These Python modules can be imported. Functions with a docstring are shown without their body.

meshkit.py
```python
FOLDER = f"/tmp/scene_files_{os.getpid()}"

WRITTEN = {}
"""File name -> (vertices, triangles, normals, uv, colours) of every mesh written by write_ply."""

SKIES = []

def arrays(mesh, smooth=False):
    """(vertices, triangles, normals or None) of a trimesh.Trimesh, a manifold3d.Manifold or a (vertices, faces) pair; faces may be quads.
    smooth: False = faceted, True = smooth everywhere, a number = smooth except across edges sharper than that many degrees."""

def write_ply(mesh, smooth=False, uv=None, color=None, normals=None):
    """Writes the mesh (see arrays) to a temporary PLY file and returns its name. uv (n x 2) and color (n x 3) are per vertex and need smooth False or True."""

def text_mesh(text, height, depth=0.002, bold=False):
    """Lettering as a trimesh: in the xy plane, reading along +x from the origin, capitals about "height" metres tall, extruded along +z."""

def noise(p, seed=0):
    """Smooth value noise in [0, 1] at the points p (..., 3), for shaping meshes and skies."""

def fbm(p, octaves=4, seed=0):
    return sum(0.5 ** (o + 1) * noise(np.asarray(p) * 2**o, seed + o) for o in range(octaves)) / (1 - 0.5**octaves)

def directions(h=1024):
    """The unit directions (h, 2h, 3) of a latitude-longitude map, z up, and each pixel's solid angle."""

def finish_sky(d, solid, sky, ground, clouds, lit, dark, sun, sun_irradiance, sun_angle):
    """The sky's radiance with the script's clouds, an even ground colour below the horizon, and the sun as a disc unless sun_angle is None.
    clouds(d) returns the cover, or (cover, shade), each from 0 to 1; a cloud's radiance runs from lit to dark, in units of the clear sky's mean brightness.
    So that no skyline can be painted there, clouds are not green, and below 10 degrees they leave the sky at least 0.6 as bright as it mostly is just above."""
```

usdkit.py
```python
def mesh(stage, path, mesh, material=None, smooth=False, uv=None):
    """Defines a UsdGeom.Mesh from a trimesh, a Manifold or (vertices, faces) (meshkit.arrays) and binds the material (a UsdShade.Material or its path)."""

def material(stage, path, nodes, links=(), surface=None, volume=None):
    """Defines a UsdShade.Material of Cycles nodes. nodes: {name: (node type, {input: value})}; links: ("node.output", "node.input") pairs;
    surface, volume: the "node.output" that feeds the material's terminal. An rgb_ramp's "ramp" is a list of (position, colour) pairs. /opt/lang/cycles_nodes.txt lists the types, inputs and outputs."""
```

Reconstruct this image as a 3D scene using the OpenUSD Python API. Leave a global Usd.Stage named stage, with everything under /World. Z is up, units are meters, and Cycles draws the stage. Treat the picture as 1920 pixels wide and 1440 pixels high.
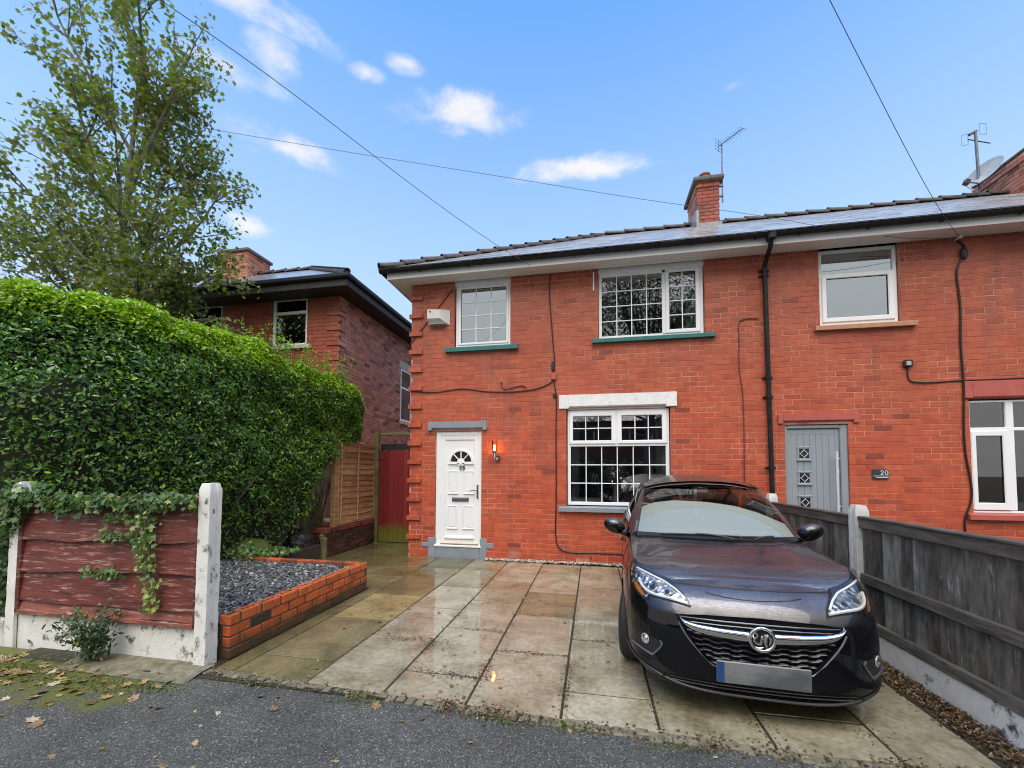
import math, random
import numpy as np
import trimesh
from shapely.geometry import Polygon, Point, box as sbox
from scipy.spatial import Delaunay
from manifold3d import Manifold, CrossSection
from pxr import Usd, UsdGeom, UsdLux, UsdShade, Gf, Sdf, Vt
import usdkit, meshkit
EXPOSURE = 1.15
SKY_STRENGTH, SKY_SAT, SKY_VAL, SKY_AERO = 0.10, 1.30, 1.85, 1.0
SUN_INT, SUN_ANGLE, SUN_COL = 0.4, 56.0, (1.0, 0.93, 0.84)
CLOUD = (4.9, 4.85, 4.8)
SKY_HAZE = (2.75, 3.45, 4.4)
LAMP = 12.0

rng = np.random.default_rng(18)
random.seed(18)
stage = Usd.Stage.CreateInMemory()
UsdGeom.SetStageUpAxis(stage, 'Z')
UsdGeom.SetStageMetersPerUnit(stage, 1.0)
UsdGeom.Xform.Define(stage, '/World')
UsdGeom.Scope.Define(stage, '/World/Looks')

# ------------------------------------------------------------------ camera
cam = UsdGeom.Camera.Define(stage, '/World/camera')
RT = (0.98081481, 0.1949035, 0.00386539)
UP = (0.00483174, -0.04412758, 0.99901421)
FW = (-0.19488194, 0.97982926, 0.0442227)
cam.AddTransformOp().Set(Gf.Matrix4d(*RT, 0, *UP, 0, *[-c for c in FW], 0, 0, 0, 1.51, 1))
cam.CreateHorizontalApertureAttr(36.0)
cam.CreateVerticalApertureAttr(27.0)
cam.CreateFocalLengthAttr(36.0 * 790 / 1920)
cam.CreateHorizontalApertureOffsetAttr(0.0825)
cam.CreateVerticalApertureOffsetAttr(2.4545)
cam.CreateClippingRangeAttr(Gf.Vec2f(0.05, 2000))
cam.CreateFStopAttr(0.0)
cam.CreateExposureAttr(EXPOSURE)

# ------------------------------------------------------------------ sky and sun
SUN_EL, SUN_DIR = math.radians(60), np.array([-0.04, -0.95])
SUN_ROT = math.atan2(SUN_DIR[0], SUN_DIR[1])
CLOUDS = [  # direction, half width, half height, density
    ((-0.2355, 0.7153, 0.6579), .098, .040, 1.0), ((-0.1990, 0.7180, 0.6660), .050, .036, .9), ((-0.0254, 0.8067, 0.5904), .115, .028, .95),
    ((-0.4960, 0.5560, 0.6660), .042, .036, .8), ((-0.5636, 0.5318, 0.6322), .090, .028, .55),
    ((-0.5333, 0.6243, 0.5708), .100, .030, .7), ((-0.6156, 0.6474, 0.4494), .034, .024, .85),
    ((-0.3087, 0.6447, 0.6993), .034, .018, .8), ((-0.3781, 0.6271, 0.681), .026, .016, .55),
    ((-0.5185, 0.4900, 0.7050), .130, .032, .8), ((0.2307, 0.7302, 0.6431), .026, .013, .6),
    ((0.27, 0.80, 0.42), .05, .02, .25), ((-0.45, 0.72, 0.45), .03, .015, .3)]


def make_sky():
    n = {'tc': ('texture_coordinate', {}),
         'sky': ('sky_texture', {'sky_type': 'single_scattering', 'sun_disc': False, 'sun_elevation': SUN_EL, 'sun_rotation': SUN_ROT,
                                 'altitude': 100.0, 'air_density': 1.0, 'aerosol_density': SKY_AERO, 'ozone_density': 1.6}),
         'tint': ('hsv', {'hue': 0.5, 'saturation': SKY_SAT, 'value': SKY_VAL}),
         'sep': ('separate_xyz', {}),
         'hz': ('map_range', {'range_type': 'linear', 'from_min': 0.80, 'from_max': 0.24, 'to_min': 0.0, 'to_max': 0.96, 'clamp': True}),
         'haze': ('mix_color', {'b': SKY_HAZE}),
         'nmap': ('mapping', {'scale': (1.0, 1.0, 2.0)}), 'n1': ('noise_texture', {'scale': 12.0, 'detail': 8.0, 'roughness': 0.58, 'distortion': 0.25}),
         'n2': ('noise_texture', {'scale': 2.6, 'detail': 7.0, 'roughness': 0.55}),
         'bg': ('background_shader', {'strength': SKY_STRENGTH})}
    l = [('sky.color', 'tint.color'), ('tc.generated', 'nmap.vector'), ('nmap.vector', 'n1.vector'), ('tc.generated', 'n2.vector'), ('tc.generated', 'sep.vector'), ('sep.z', 'hz.value'), ('hz.result', 'haze.fac'), ('tint.color', 'haze.a')]
    prev = None
    for i, (d, rw, rh, dens) in enumerate(CLOUDS):
        d = np.array(d) / np.linalg.norm(d)
        t = np.cross([0, 0, 1.0], d); t /= np.linalg.norm(t)
        b = np.cross(d, t)
        rw, rh = rw * 1.35, rh * 1.0
        n[f'a{i}'] = ('vector_math', {'math_type': 'dot_product', 'vector2': tuple(t / rw)})
        n[f'b{i}'] = ('vector_math', {'math_type': 'dot_product', 'vector2': tuple(b / rh)})
        n[f'ob{i}'] = ('math', {'math_type': 'subtract', 'value2': float(np.dot(b, d) / rh)})
        n[f'c{i}'] = ('combine_xyz', {})
        n[f'd{i}'] = ('vector_math', {'math_type': 'length'})
        n[f'e{i}'] = ('map_range', {'value': 0.0, 'from_min': 1.15, 'from_max': 0.0, 'to_min': 0.0, 'to_max': dens, 'clamp': True})
        n[f'f{i}'] = ('vector_math', {'math_type': 'dot_product', 'vector2': tuple(d)})
        n[f'g{i}'] = ('math', {'math_type': 'greater_than', 'value2': 0.5})
        n[f'h{i}'] = ('math', {'math_type': 'multiply'})
        l += [('tc.generated', f'a{i}.vector1'), ('tc.generated', f'b{i}.vector1'), (f'a{i}.value', f'c{i}.x'), (f'b{i}.value', f'ob{i}.value1'), (f'ob{i}.value', f'c{i}.y'),
              (f'c{i}.vector', f'd{i}.vector1'), (f'd{i}.value', f'e{i}.value'), ('tc.generated', f'f{i}.vector1'), (f'f{i}.value', f'g{i}.value1'),
              (f'e{i}.result', f'h{i}.value1'), (f'g{i}.value', f'h{i}.value2')]
        if prev:
            n[f'm{i}'] = ('math', {'math_type': 'maximum'})
            l += [(prev, f'm{i}.value1'), (f'h{i}.value', f'm{i}.value2')]
            prev = f'm{i}.value'
        else:
            prev = f'h{i}.value'
    # puffs in view: envelope + noise, thresholded softly
    n['nn'] = ('map_range', {'from_min': 0.3, 'from_max': 0.7, 'to_min': -0.34, 'to_max': 0.34})
    n['sum'] = ('math', {'math_type': 'add'})
    n['puff'] = ('map_range', {'range_type': 'smoothstep', 'from_min': 0.12, 'from_max': 0.95, 'to_min': 0.0, 'to_max': 0.90, 'clamp': True})
    n['gate'] = ('map_range', {'from_min': 0.0, 'from_max': 0.25, 'to_min': 0.0, 'to_max': 1.0, 'clamp': True})
    n['pg'] = ('math', {'math_type': 'multiply'})
    # broken rain cloud away from the gap the photograph looks into
    n['vd'] = ('vector_math', {'math_type': 'dot_product', 'vector2': (-0.17, 0.80, 0.57)})
    n['vm'] = ('map_range', {'range_type': 'smoothstep', 'from_min': 0.60, 'from_max': -0.05, 'to_min': -0.55, 'to_max': 0.30})
    n['cs'] = ('math', {'math_type': 'add'})
    n['cover'] = ('map_range', {'range_type': 'smoothstep', 'from_min': 0.42, 'from_max': 0.68, 'to_min': 0.0, 'to_max': 0.93, 'clamp': True})
    n['all'] = ('math', {'math_type': 'maximum'})
    n['shade'] = ('rgb_ramp', {'ramp': [(0.0, tuple(0.78 * c for c in CLOUD)), (1.0, CLOUD)]})
    n['mix'] = ('mix_color', {'use_clamp': True})
    l += [('n1.fac', 'nn.value'), (prev, 'sum.value1'), ('nn.result', 'sum.value2'), ('sum.value', 'puff.value'), (prev, 'gate.value'), ('puff.result', 'pg.value1'), ('gate.result', 'pg.value2'),
          ('tc.generated', 'vd.vector1'), ('vd.value', 'vm.value'), ('vm.result', 'cs.value1'), ('n2.fac', 'cs.value2'), ('cs.value', 'cover.value'),
          ('pg.value', 'all.value1'), ('cover.result', 'all.value2'), ('n1.fac', 'shade.fac'), ('haze.result', 'mix.a'), ('shade.color', 'mix.b'), ('all.value', 'mix.fac'), ('mix.result', 'bg.color')]
    return usdkit.material(stage, '/World/Looks/sky', n, l, surface='bg.background')


dome = UsdLux.DomeLight.Define(stage, '/World/sky')
dome.CreateIntensityAttr(1.0)
UsdShade.MaterialBindingAPI.Apply(dome.GetPrim()).Bind(make_sky())
dome.GetPrim().SetCustomDataByKey('kind', 'structure')
sun = UsdLux.DistantLight.Define(stage, '/World/sun')
sun.CreateNormalizeAttr(True)
sun.CreateIntensityAttr(SUN_INT)
sun.CreateAngleAttr(SUN_ANGLE)
sun.CreateColorAttr(Gf.Vec3f(*SUN_COL))
_d = np.array([SUN_DIR[0] / np.linalg.norm(SUN_DIR) * math.cos(SUN_EL), SUN_DIR[1] / np.linalg.norm(SUN_DIR) * math.cos(SUN_EL), math.sin(SUN_EL)])
_x = np.cross([0, 0, 1.0], _d); _x /= np.linalg.norm(_x); _y = np.cross(_d, _x)
sun.AddTransformOp().Set(Gf.Matrix4d(*_x, 0, *_y, 0, *_d, 0, 0, 0, 30, 1))

# ------------------------------------------------------------------ prim helpers
_used = {}


def numbered(path):
    k = _used.get(path, -1) + 1
    _used[path] = k
    return path if k == 0 else f'{path}_{k:03d}'


def thing(name, label=None, cat=None, group=None, kind=None):
    x = UsdGeom.Xform.Define(stage, numbered('/World/' + name))
    return tag(x.GetPrim(), label, cat, group, kind)


def tag(p, label=None, cat=None, group=None, kind=None):
    for k, v in (('label', label), ('category', cat), ('group', group), ('kind', kind)):
        if v:
            p.SetCustomDataByKey(k, v)
    return p


def obj(name, mesh, m, parent=None, smooth=False, label=None, kind=None, tone=None):
    """one Mesh prim under parent (or /World); mesh is an MB, trimesh, Manifold or (v, f)"""
    if isinstance(mesh, MB):
        v, f, t = mesh.arrays()
        if tone is None and mesh.tones:
            tone = t
        mesh = (v, f)
    path = numbered((str(parent.GetPath()) if parent else '/World') + '/' + name)
    if tone is not None and smooth not in (False, True):
        smooth = False
    g = usdkit.mesh(stage, path, mesh, '/World/Looks/' + m, smooth)
    if tone is not None:
        UsdGeom.PrimvarsAPI(g).CreatePrimvar('tone', Sdf.ValueTypeNames.FloatArray, 'vertex').Set(Vt.FloatArray.FromNumpy(np.asarray(tone, np.float32)))
    p = g.GetPrim()
    return tag(p, label, None, None, kind)


CH_V = CH_F = None


class MB:
    """collects simple solids into one mesh"""

    def __init__(self):
        self.v, self.f, self.t, self.n, self.tones = [], [], [], 0, False

    def add(self, v, f, tone=None):
        v = np.asarray(v, float); f = np.asarray(f, int)
        if f.shape[1] == 4:
            f = np.vstack([f[:, [0, 1, 2]], f[:, [0, 2, 3]]])
        self.v.append(v); self.f.append(f + self.n); self.n += len(v)
        if tone is not None:
            self.tones = True
        self.t.append(np.broadcast_to(np.asarray(0.5 if tone is None else tone, float), (len(v),)))
        return self

    def arrays(self):
        return np.vstack(self.v), np.vstack(self.f), np.concatenate(self.t)

    def mesh(self, m, tone=None):
        if hasattr(m, 'to_mesh'):
            q = m.to_mesh(); return self.add(q.vert_properties[:, :3], q.tri_verts, tone)
        return self.add(m.vertices, m.faces, tone)

    def box(self, a, b, ch=0.0, tone=None, rot=None, at=None):
        """axis box from corner a to corner b, edges chamfered by ch"""
        a, b = np.minimum(a, b).astype(float), np.maximum(a, b).astype(float)
        if ch <= 0:
            v = np.array([[x, y, z] for x in (a[0], b[0]) for y in (a[1], b[1]) for z in (a[2], b[2])])
            f = [[0, 1, 3, 2], [4, 6, 7, 5], [0, 4, 5, 1], [2, 3, 7, 6], [0, 2, 6, 4], [1, 5, 7, 3]]
        else:
            ch = min(ch, 0.45 * (b - a).min())
            v, f = chamfer_box(a, b, ch)
        if rot is not None:
            c = (a + b) / 2 if at is None else np.asarray(at)
            v = (v - c) @ np.asarray(rot).T + c
        return self.add(v, f, tone)

    def tube(self, pts, r, sides=6, tone=None, caps=True):
        p = np.asarray(pts, float)
        r = np.broadcast_to(r, (len(p),)).astype(float)
        t = np.gradient(p, axis=0); t /= np.linalg.norm(t, axis=1, keepdims=True) + 1e-12
        ref = np.array([0.3, 0.2, 1.0]) if abs(t[0, 2]) < 0.8 else np.array([1.0, 0.1, 0.2])
        u = np.cross(t[0], ref); u /= np.linalg.norm(u)
        us = []
        for i in range(len(p)):
            u = u - t[i] * np.dot(u, t[i]); u /= np.linalg.norm(u) + 1e-12
            us.append(u)
        us = np.array(us); w = np.cross(t, us)
        ang = np.arange(sides) * 2 * math.pi / sides
        v = p[:, None] + r[:, None, None] * (np.cos(ang)[None, :, None] * us[:, None] + np.sin(ang)[None, :, None] * w[:, None])
        v = v.reshape(-1, 3)
        i, j = np.meshgrid(np.arange(len(p) - 1), np.arange(sides), indexing='ij')
        q = np.stack([i * sides + j, i * sides + (j + 1) % sides, (i + 1) * sides + (j + 1) % sides, (i + 1) * sides + j], -1).reshape(-1, 4)
        f = np.vstack([q[:, [0, 1, 2]], q[:, [0, 2, 3]]])
        if caps:
            n = len(v)
            v = np.vstack([v, p[0], p[-1]])
            k = np.arange(sides)
            f = np.vstack([f, np.stack([np.full(sides, n), (k + 1) % sides, k], 1), np.stack([np.full(sides, n + 1), n - sides + k, n - sides + (k + 1) % sides], 1)])
        return self.add(v, f, tone)

    def prism(self, poly, axis, a, b, tone=None):
        """polygon (2-D points) extruded along axis from a to b; the polygon's coordinates are the two other axes in order"""
        c = CrossSection([np.asarray(poly, float)]) if not isinstance(poly, CrossSection) else poly
        if c.area() < 1e-9:
            c = CrossSection([np.asarray(poly, float)[::-1]])
        m = c.extrude(abs(b - a)).to_mesh()
        v = np.array(m.vert_properties[:, :3], float); f = np.array(m.tri_verts)
        v[:, 2] += min(a, b)
        if axis == 'x':
            v = v[:, [2, 0, 1]]
        elif axis == 'y':
            v = v[:, [0, 2, 1]]; f = f[:, ::-1]
        return self.add(v, f, tone)


def chamfer_box(a, b, ch):
    global CH_V, CH_F
    if CH_F is None:
        pts, codes = [], []
        for sx in (0, 1):
            for sy in (0, 1):
                for sz in (0, 1):
                    for k in range(3):
                        s = np.array([sx, sy, sz], float)
                        d = np.where(np.arange(3) == k, 0.0, 1.0)
                        codes.append((s, d))
                        pts.append(s * 10 + d * (1 - 2 * s))
        h = trimesh.convex.convex_hull(np.array(pts))
        order = [int(np.argmin(np.linalg.norm(np.array(pts) - p, axis=1))) for p in h.vertices]
        CH_V = [codes[o] for o in order]
        CH_F = np.array(h.faces)
    s = np.array([c[0] for c in CH_V]); d = np.array([c[1] for c in CH_V])
    return a + s * (b - a) + d * (1 - 2 * s) * ch, CH_F


def rotz(deg):
    c, s = math.cos(math.radians(deg)), math.sin(math.radians(deg))
    return np.array([[c, -s, 0], [s, c, 0], [0, 0, 1.0]])


def roty(deg):
    c, s = math.cos(math.radians(deg)), math.sin(math.radians(deg))
    return np.array([[c, 0, s], [0, 1, 0], [-s, 0, c]])


def rotx(deg):
    c, s = math.cos(math.radians(deg)), math.sin(math.radians(deg))
    return np.array([[1, 0, 0], [0, c, -s], [0, s, c]])


def rand_rot(n, g=rng):
    q = g.normal(size=(n, 4)); q /= np.linalg.norm(q, axis=1, keepdims=True)
    w, x, y, z = q.T
    return np.stack([np.stack([1 - 2 * (y * y + z * z), 2 * (x * y - z * w), 2 * (x * z + y * w)], -1), np.stack([2 * (x * y + z * w), 1 - 2 * (x * x + z * z), 2 * (y * z - x * w)], -1),
                     np.stack([2 * (x * z - y * w), 2 * (y * z + x * w), 1 - 2 * (x * x + y * y)], -1)], 1)


def smooth_curve(pts, n):
    """Catmull-Rom through the points"""
    from scipy.interpolate import CubicSpline
    p = np.asarray(pts, float)
    t = np.concatenate([[0], np.cumsum(np.linalg.norm(np.diff(p, axis=0), axis=1))])
    return CubicSpline(t, p)(np.linspace(0, t[-1], n))


# ------------------------------------------------------------------ materials
def mat(name, c1, c2=None, scale=6.0, detail=5.0, lo=0.3, hi=0.7, rough=0.5, rough2=None, rscale=3.0, bump=0.0, bscale=60.0, bdist=0.01, metal=0.0, spec=0.5,
        tone=None, stretch=(1, 1, 1), c3=None, s3=20.0, lo3=0.6, hi3=0.72, coat=0.0, coat_rough=0.05, ior=1.5, foot=None, emit=None, vor=None, trans=0.0):
    """principled material: colour c1..c2 by noise (or by the mesh's tone through a ramp), c3 as spots on top, noise bump"""
    n = {'g': ('geometry', {}), 'map': ('mapping', {'scale': stretch}), 'p': ('principled_bsdf', {'metallic': metal, 'specular_ior_level': spec, 'ior': ior, 'coat_weight': coat, 'coat_roughness': coat_rough})}
    l = [('g.position', 'map.vector')]
    col = None
    if tone is not None:
        n['at'] = ('attribute', {'attribute': 'tone'}); n['tr'] = ('rgb_ramp', {'ramp': tone})
        l.append(('at.fac', 'tr.fac')); col = 'tr.color'
        if c2 is not None:  # here c1..c2 multiply the tone's colour
            n['nz'] = ('noise_texture', {'scale': scale, 'detail': detail, 'roughness': 0.6}); n['nr'] = ('rgb_ramp', {'ramp': [(lo, c1), (hi, c2)]})
            n['mx'] = ('mix_color', {'blend_type': 'multiply', 'fac': 1.0})
            l += [('map.vector', 'nz.vector'), ('nz.fac', 'nr.fac'), (col, 'mx.a'), ('nr.color', 'mx.b')]; col = 'mx.result'
    elif c2 is not None:
        n['nz'] = ('noise_texture', {'scale': scale, 'detail': detail, 'roughness': 0.6}); n['nr'] = ('rgb_ramp', {'ramp': [(lo, c1), (hi, c2)]})
        l += [('map.vector', 'nz.vector'), ('nz.fac', 'nr.fac')]; col = 'nr.color'
    if c3 is not None:
        n['n3'] = ('noise_texture', {'scale': s3, 'detail': 6.0, 'roughness': 0.65}); n['m3'] = ('map_range', {'from_min': lo3, 'from_max': hi3, 'to_min': 0.0, 'to_max': 1.0, 'clamp': True})
        n['x3'] = ('mix_color', {'b': c3, 'a': c1})
        l += [('map.vector', 'n3.vector'), ('n3.fac', 'm3.value'), ('m3.result', 'x3.fac')]
        if col:
            l.append((col, 'x3.a'))
        col = 'x3.result'
    if foot is not None:  # algae and splashed dirt: colour, height it reaches
        n['fs'] = ('separate_xyz', {}); n['fn'] = ('noise_texture', {'scale': 7.0, 'detail': 6.0, 'roughness': 0.7}); n['fa'] = ('math', {'math_type': 'multiply_add', 'value2': foot[1] * 1.6, 'value3': 0.0})
        n['fd'] = ('math', {'math_type': 'subtract'}); n['fm'] = ('map_range', {'from_min': foot[1] * .25, 'from_max': -foot[1] * .35, 'to_min': 0.0, 'to_max': 0.9, 'clamp': True}); n['fx'] = ('mix_color', {'b': foot[0], 'a': c1})
        l += [('g.position', 'fs.vector'), ('g.position', 'fn.vector'), ('fn.fac', 'fa.value1'), ('fs.z', 'fd.value1'), ('fa.value', 'fd.value2'), ('fd.value', 'fm.value'), ('fm.result', 'fx.fac')]
        if col:
            l.append((col, 'fx.a'))
        col = 'fx.result'
    if col:
        l.append((col, 'p.base_color'))
    else:
        n['p'][1]['base_color'] = c1
    if rough2 is not None:
        n['rn'] = ('noise_texture', {'scale': rscale, 'detail': 5.0, 'roughness': 0.6}); n['rm'] = ('map_range', {'from_min': 0.38, 'from_max': 0.62, 'to_min': rough, 'to_max': rough2, 'clamp': True})
        l += [('map.vector', 'rn.vector'), ('rn.fac', 'rm.value'), ('rm.result', 'p.roughness')]
    else:
        n['p'][1]['roughness'] = rough
    if bump:
        n['bn'] = ('noise_texture', {'scale': bscale, 'detail': 5.0, 'roughness': 0.62}) if vor is None else ('voronoi_texture', {'scale': bscale, 'feature': 'f1'})
        n['bb'] = ('bump', {'strength': bump, 'distance': bdist})
        l += [('map.vector', 'bn.vector'), ('bn.fac' if vor is None else 'bn.distance', 'bb.height'), ('bb.normal', 'p.normal')]
    if emit:
        n['p'][1]['emission_color'] = emit[0]; n['p'][1]['emission_strength'] = emit[1]
    if trans:
        n['p'][1]['transmission_weight'] = trans
    return usdkit.material(stage, '/World/Looks/' + name, n, l, surface='p.BSDF')


def leaf_mat(name, tone, rough=0.4, spec=0.5, trans=0.3, tcol=(0.30, 0.42, 0.06), noise=None):
    n = {'at': ('attribute', {'attribute': 'tone'}), 'tr': ('rgb_ramp', {'ramp': tone}), 'p': ('principled_bsdf', {'roughness': rough, 'specular_ior_level': spec}),
         't': ('translucent_bsdf', {}), 'tm': ('mix_color', {'blend_type': 'multiply', 'fac': 1.0, 'b': tcol}), 'm': ('mix_closure', {'fac': trans}),
         'gain': ('mix_color', {'blend_type': 'multiply', 'fac': 1.0, 'b': (4.0, 4.0, 3.0), 'use_clamp': False})}
    l = [('at.fac', 'tr.fac'), ('tr.color', 'p.base_color'), ('tr.color', 'gain.a'), ('gain.result', 'tm.a'), ('tm.result', 't.color'), ('p.BSDF', 'm.closure1'), ('t.BSDF', 'm.closure2')]
    return usdkit.material(stage, '/World/Looks/' + name, n, l, surface='m.closure')


def pane_mat(name, ior=2.2, tint=(0.9, 0.95, 0.93), rough=0.0, gloss=(1, 1, 1)):
    n = {'t': ('transparent_bsdf', {'color': tint}), 'gl': ('glossy_bsdf', {'color': gloss, 'roughness': rough}), 'f': ('fresnel', {'IOR': ior}), 'm': ('mix_closure', {})}
    return usdkit.material(stage, '/World/Looks/' + name, n, [('f.fac', 'm.fac'), ('t.BSDF', 'm.closure1'), ('gl.BSDF', 'm.closure2')], surface='m.closure')


WIRE1 = [(-1.02, 6.87, 4.99), (-1.38, 6.2, 4.97), (-2.46, 4.17, 5.1), (-3.0, 3.16, 5.2), (-3.33, 2.56, 5.22), (-5.26, -0.94, 5.34)]
WIRE2 = [(5.206, 7.09, 4.93), (3.91, 6.93, 5.03), (2.58, 6.77, 5.34), (1.39, 6.62, 5.57), (-1.07, 6.32, 6.09), (-3.47, 6.03, 6.61), (-5.74, 5.75, 7.11), (-9.62, 5.27, 7.96)]
WIRE3 = [(5.206, 7.09, 4.93), (4.41, 6.35, 5.07), (3.28, 5.3, 5.51), (2.2, 4.28, 5.96), (-0.58, 1.65, 7.12)]
# brick tones: 0 dark burnt, 0.5 common, 1 bright orange red
def brick_mat():
    """facing brick: tone of each brick, blotches, soot and damp streaks, and a ramp by height, redder at the foot, darker and duller at the top"""
    n = {'g': ('geometry', {}), 'at': ('attribute', {'attribute': 'tone'}), 'tr': ('rgb_ramp', {'ramp': [(0.0, (0.26, 0.062, 0.044)), (0.25, (0.40, 0.080, 0.046)), (0.5, (0.475, 0.100, 0.054)), (0.8, (0.525, 0.116, 0.060)), (1.0, (0.57, 0.145, 0.078))]}),
         'n1': ('noise_texture', {'scale': 9.0, 'detail': 6.0, 'roughness': 0.65}), 'r1': ('rgb_ramp', {'ramp': [(0.3, (0.80, 0.78, 0.77)), (0.7, (1.13, 1.12, 1.12))]}), 'm1': ('mix_color', {'blend_type': 'multiply', 'fac': 1.0, 'use_clamp': False}),
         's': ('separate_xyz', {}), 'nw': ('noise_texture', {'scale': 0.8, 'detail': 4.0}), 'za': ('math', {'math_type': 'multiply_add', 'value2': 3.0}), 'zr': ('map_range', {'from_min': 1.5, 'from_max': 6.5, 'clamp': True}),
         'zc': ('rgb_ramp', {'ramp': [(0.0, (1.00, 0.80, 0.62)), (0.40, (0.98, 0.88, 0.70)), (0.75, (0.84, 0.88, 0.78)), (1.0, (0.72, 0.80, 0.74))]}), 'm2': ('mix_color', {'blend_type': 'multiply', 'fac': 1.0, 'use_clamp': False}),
         'st': ('mapping', {'scale': (2.6, 2.6, 0.35)}), 'n3': ('noise_texture', {'scale': 1.0, 'detail': 7.0, 'roughness': 0.66}), 'm3': ('map_range', {'from_min': 0.55, 'from_max': 0.80, 'to_min': 0.0, 'to_max': 0.75, 'clamp': True}), 'x3': ('mix_color', {'b': (0.15, 0.060, 0.048)}),
         'n4': ('noise_texture', {'scale': 22.0, 'detail': 5.0, 'roughness': 0.7}), 'm4': ('map_range', {'from_min': 0.70, 'from_max': 0.80, 'to_min': 0.0, 'to_max': 0.5, 'clamp': True}), 'x4': ('mix_color', {'b': (0.62, 0.42, 0.36)}),
         'rm': ('map_range', {'from_min': 0.38, 'from_max': 0.62, 'to_min': 0.45, 'to_max': 0.70, 'clamp': True}), 'bn': ('noise_texture', {'scale': 70.0, 'detail': 5.0, 'roughness': 0.62}), 'b': ('bump', {'strength': 0.5, 'distance': 0.004}), 'p': ('principled_bsdf', {})}
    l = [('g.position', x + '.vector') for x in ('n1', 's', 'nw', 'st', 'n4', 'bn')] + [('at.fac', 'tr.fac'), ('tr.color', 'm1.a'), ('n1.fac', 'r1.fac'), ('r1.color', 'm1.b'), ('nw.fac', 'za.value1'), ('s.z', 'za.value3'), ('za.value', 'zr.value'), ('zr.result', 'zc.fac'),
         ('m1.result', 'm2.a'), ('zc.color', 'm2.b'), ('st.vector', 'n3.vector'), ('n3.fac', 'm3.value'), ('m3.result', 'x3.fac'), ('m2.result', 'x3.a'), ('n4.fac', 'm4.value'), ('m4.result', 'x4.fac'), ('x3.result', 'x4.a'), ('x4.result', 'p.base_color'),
         ('nw.fac', 'rm.value'), ('rm.result', 'p.roughness'), ('bn.fac', 'b.height'), ('b.normal', 'p.normal')]
    usdkit.material(stage, '/World/Looks/brick_red', n, l, surface='p.BSDF')


brick_mat()
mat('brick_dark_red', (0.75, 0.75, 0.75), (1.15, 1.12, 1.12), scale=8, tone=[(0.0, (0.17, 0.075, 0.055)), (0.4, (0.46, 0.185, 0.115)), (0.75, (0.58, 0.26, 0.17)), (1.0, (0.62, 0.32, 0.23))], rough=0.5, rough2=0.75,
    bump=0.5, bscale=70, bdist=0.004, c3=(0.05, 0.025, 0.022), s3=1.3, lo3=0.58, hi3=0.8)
mat('brick_orange', (0.72, 0.72, 0.72), (1.15, 1.12, 1.1), scale=14, tone=[(0.0, (0.035, 0.028, 0.018)), (0.3, (0.22, 0.06, 0.03)), (0.6, (0.50, 0.105, 0.028)), (1.0, (0.62, 0.15, 0.035))], rough=0.4, rough2=0.7,
    bump=0.7, bscale=60, bdist=0.006, c3=(0.06, 0.045, 0.024), s3=6, lo3=0.55, hi3=0.74, foot=((0.045, 0.042, 0.018), .16))
mat('brick_plum', (0.7, 0.7, 0.7), (1.2, 1.2, 1.2), scale=12, tone=[(0.0, (0.035, 0.018, 0.016)), (0.5, (0.085, 0.030, 0.024)), (1.0, (0.22, 0.055, 0.03))], rough=0.4, rough2=0.7, bump=0.7, bscale=50, bdist=0.008,
    c3=(0.05, 0.055, 0.02), s3=5, lo3=0.6, hi3=0.75)
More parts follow.
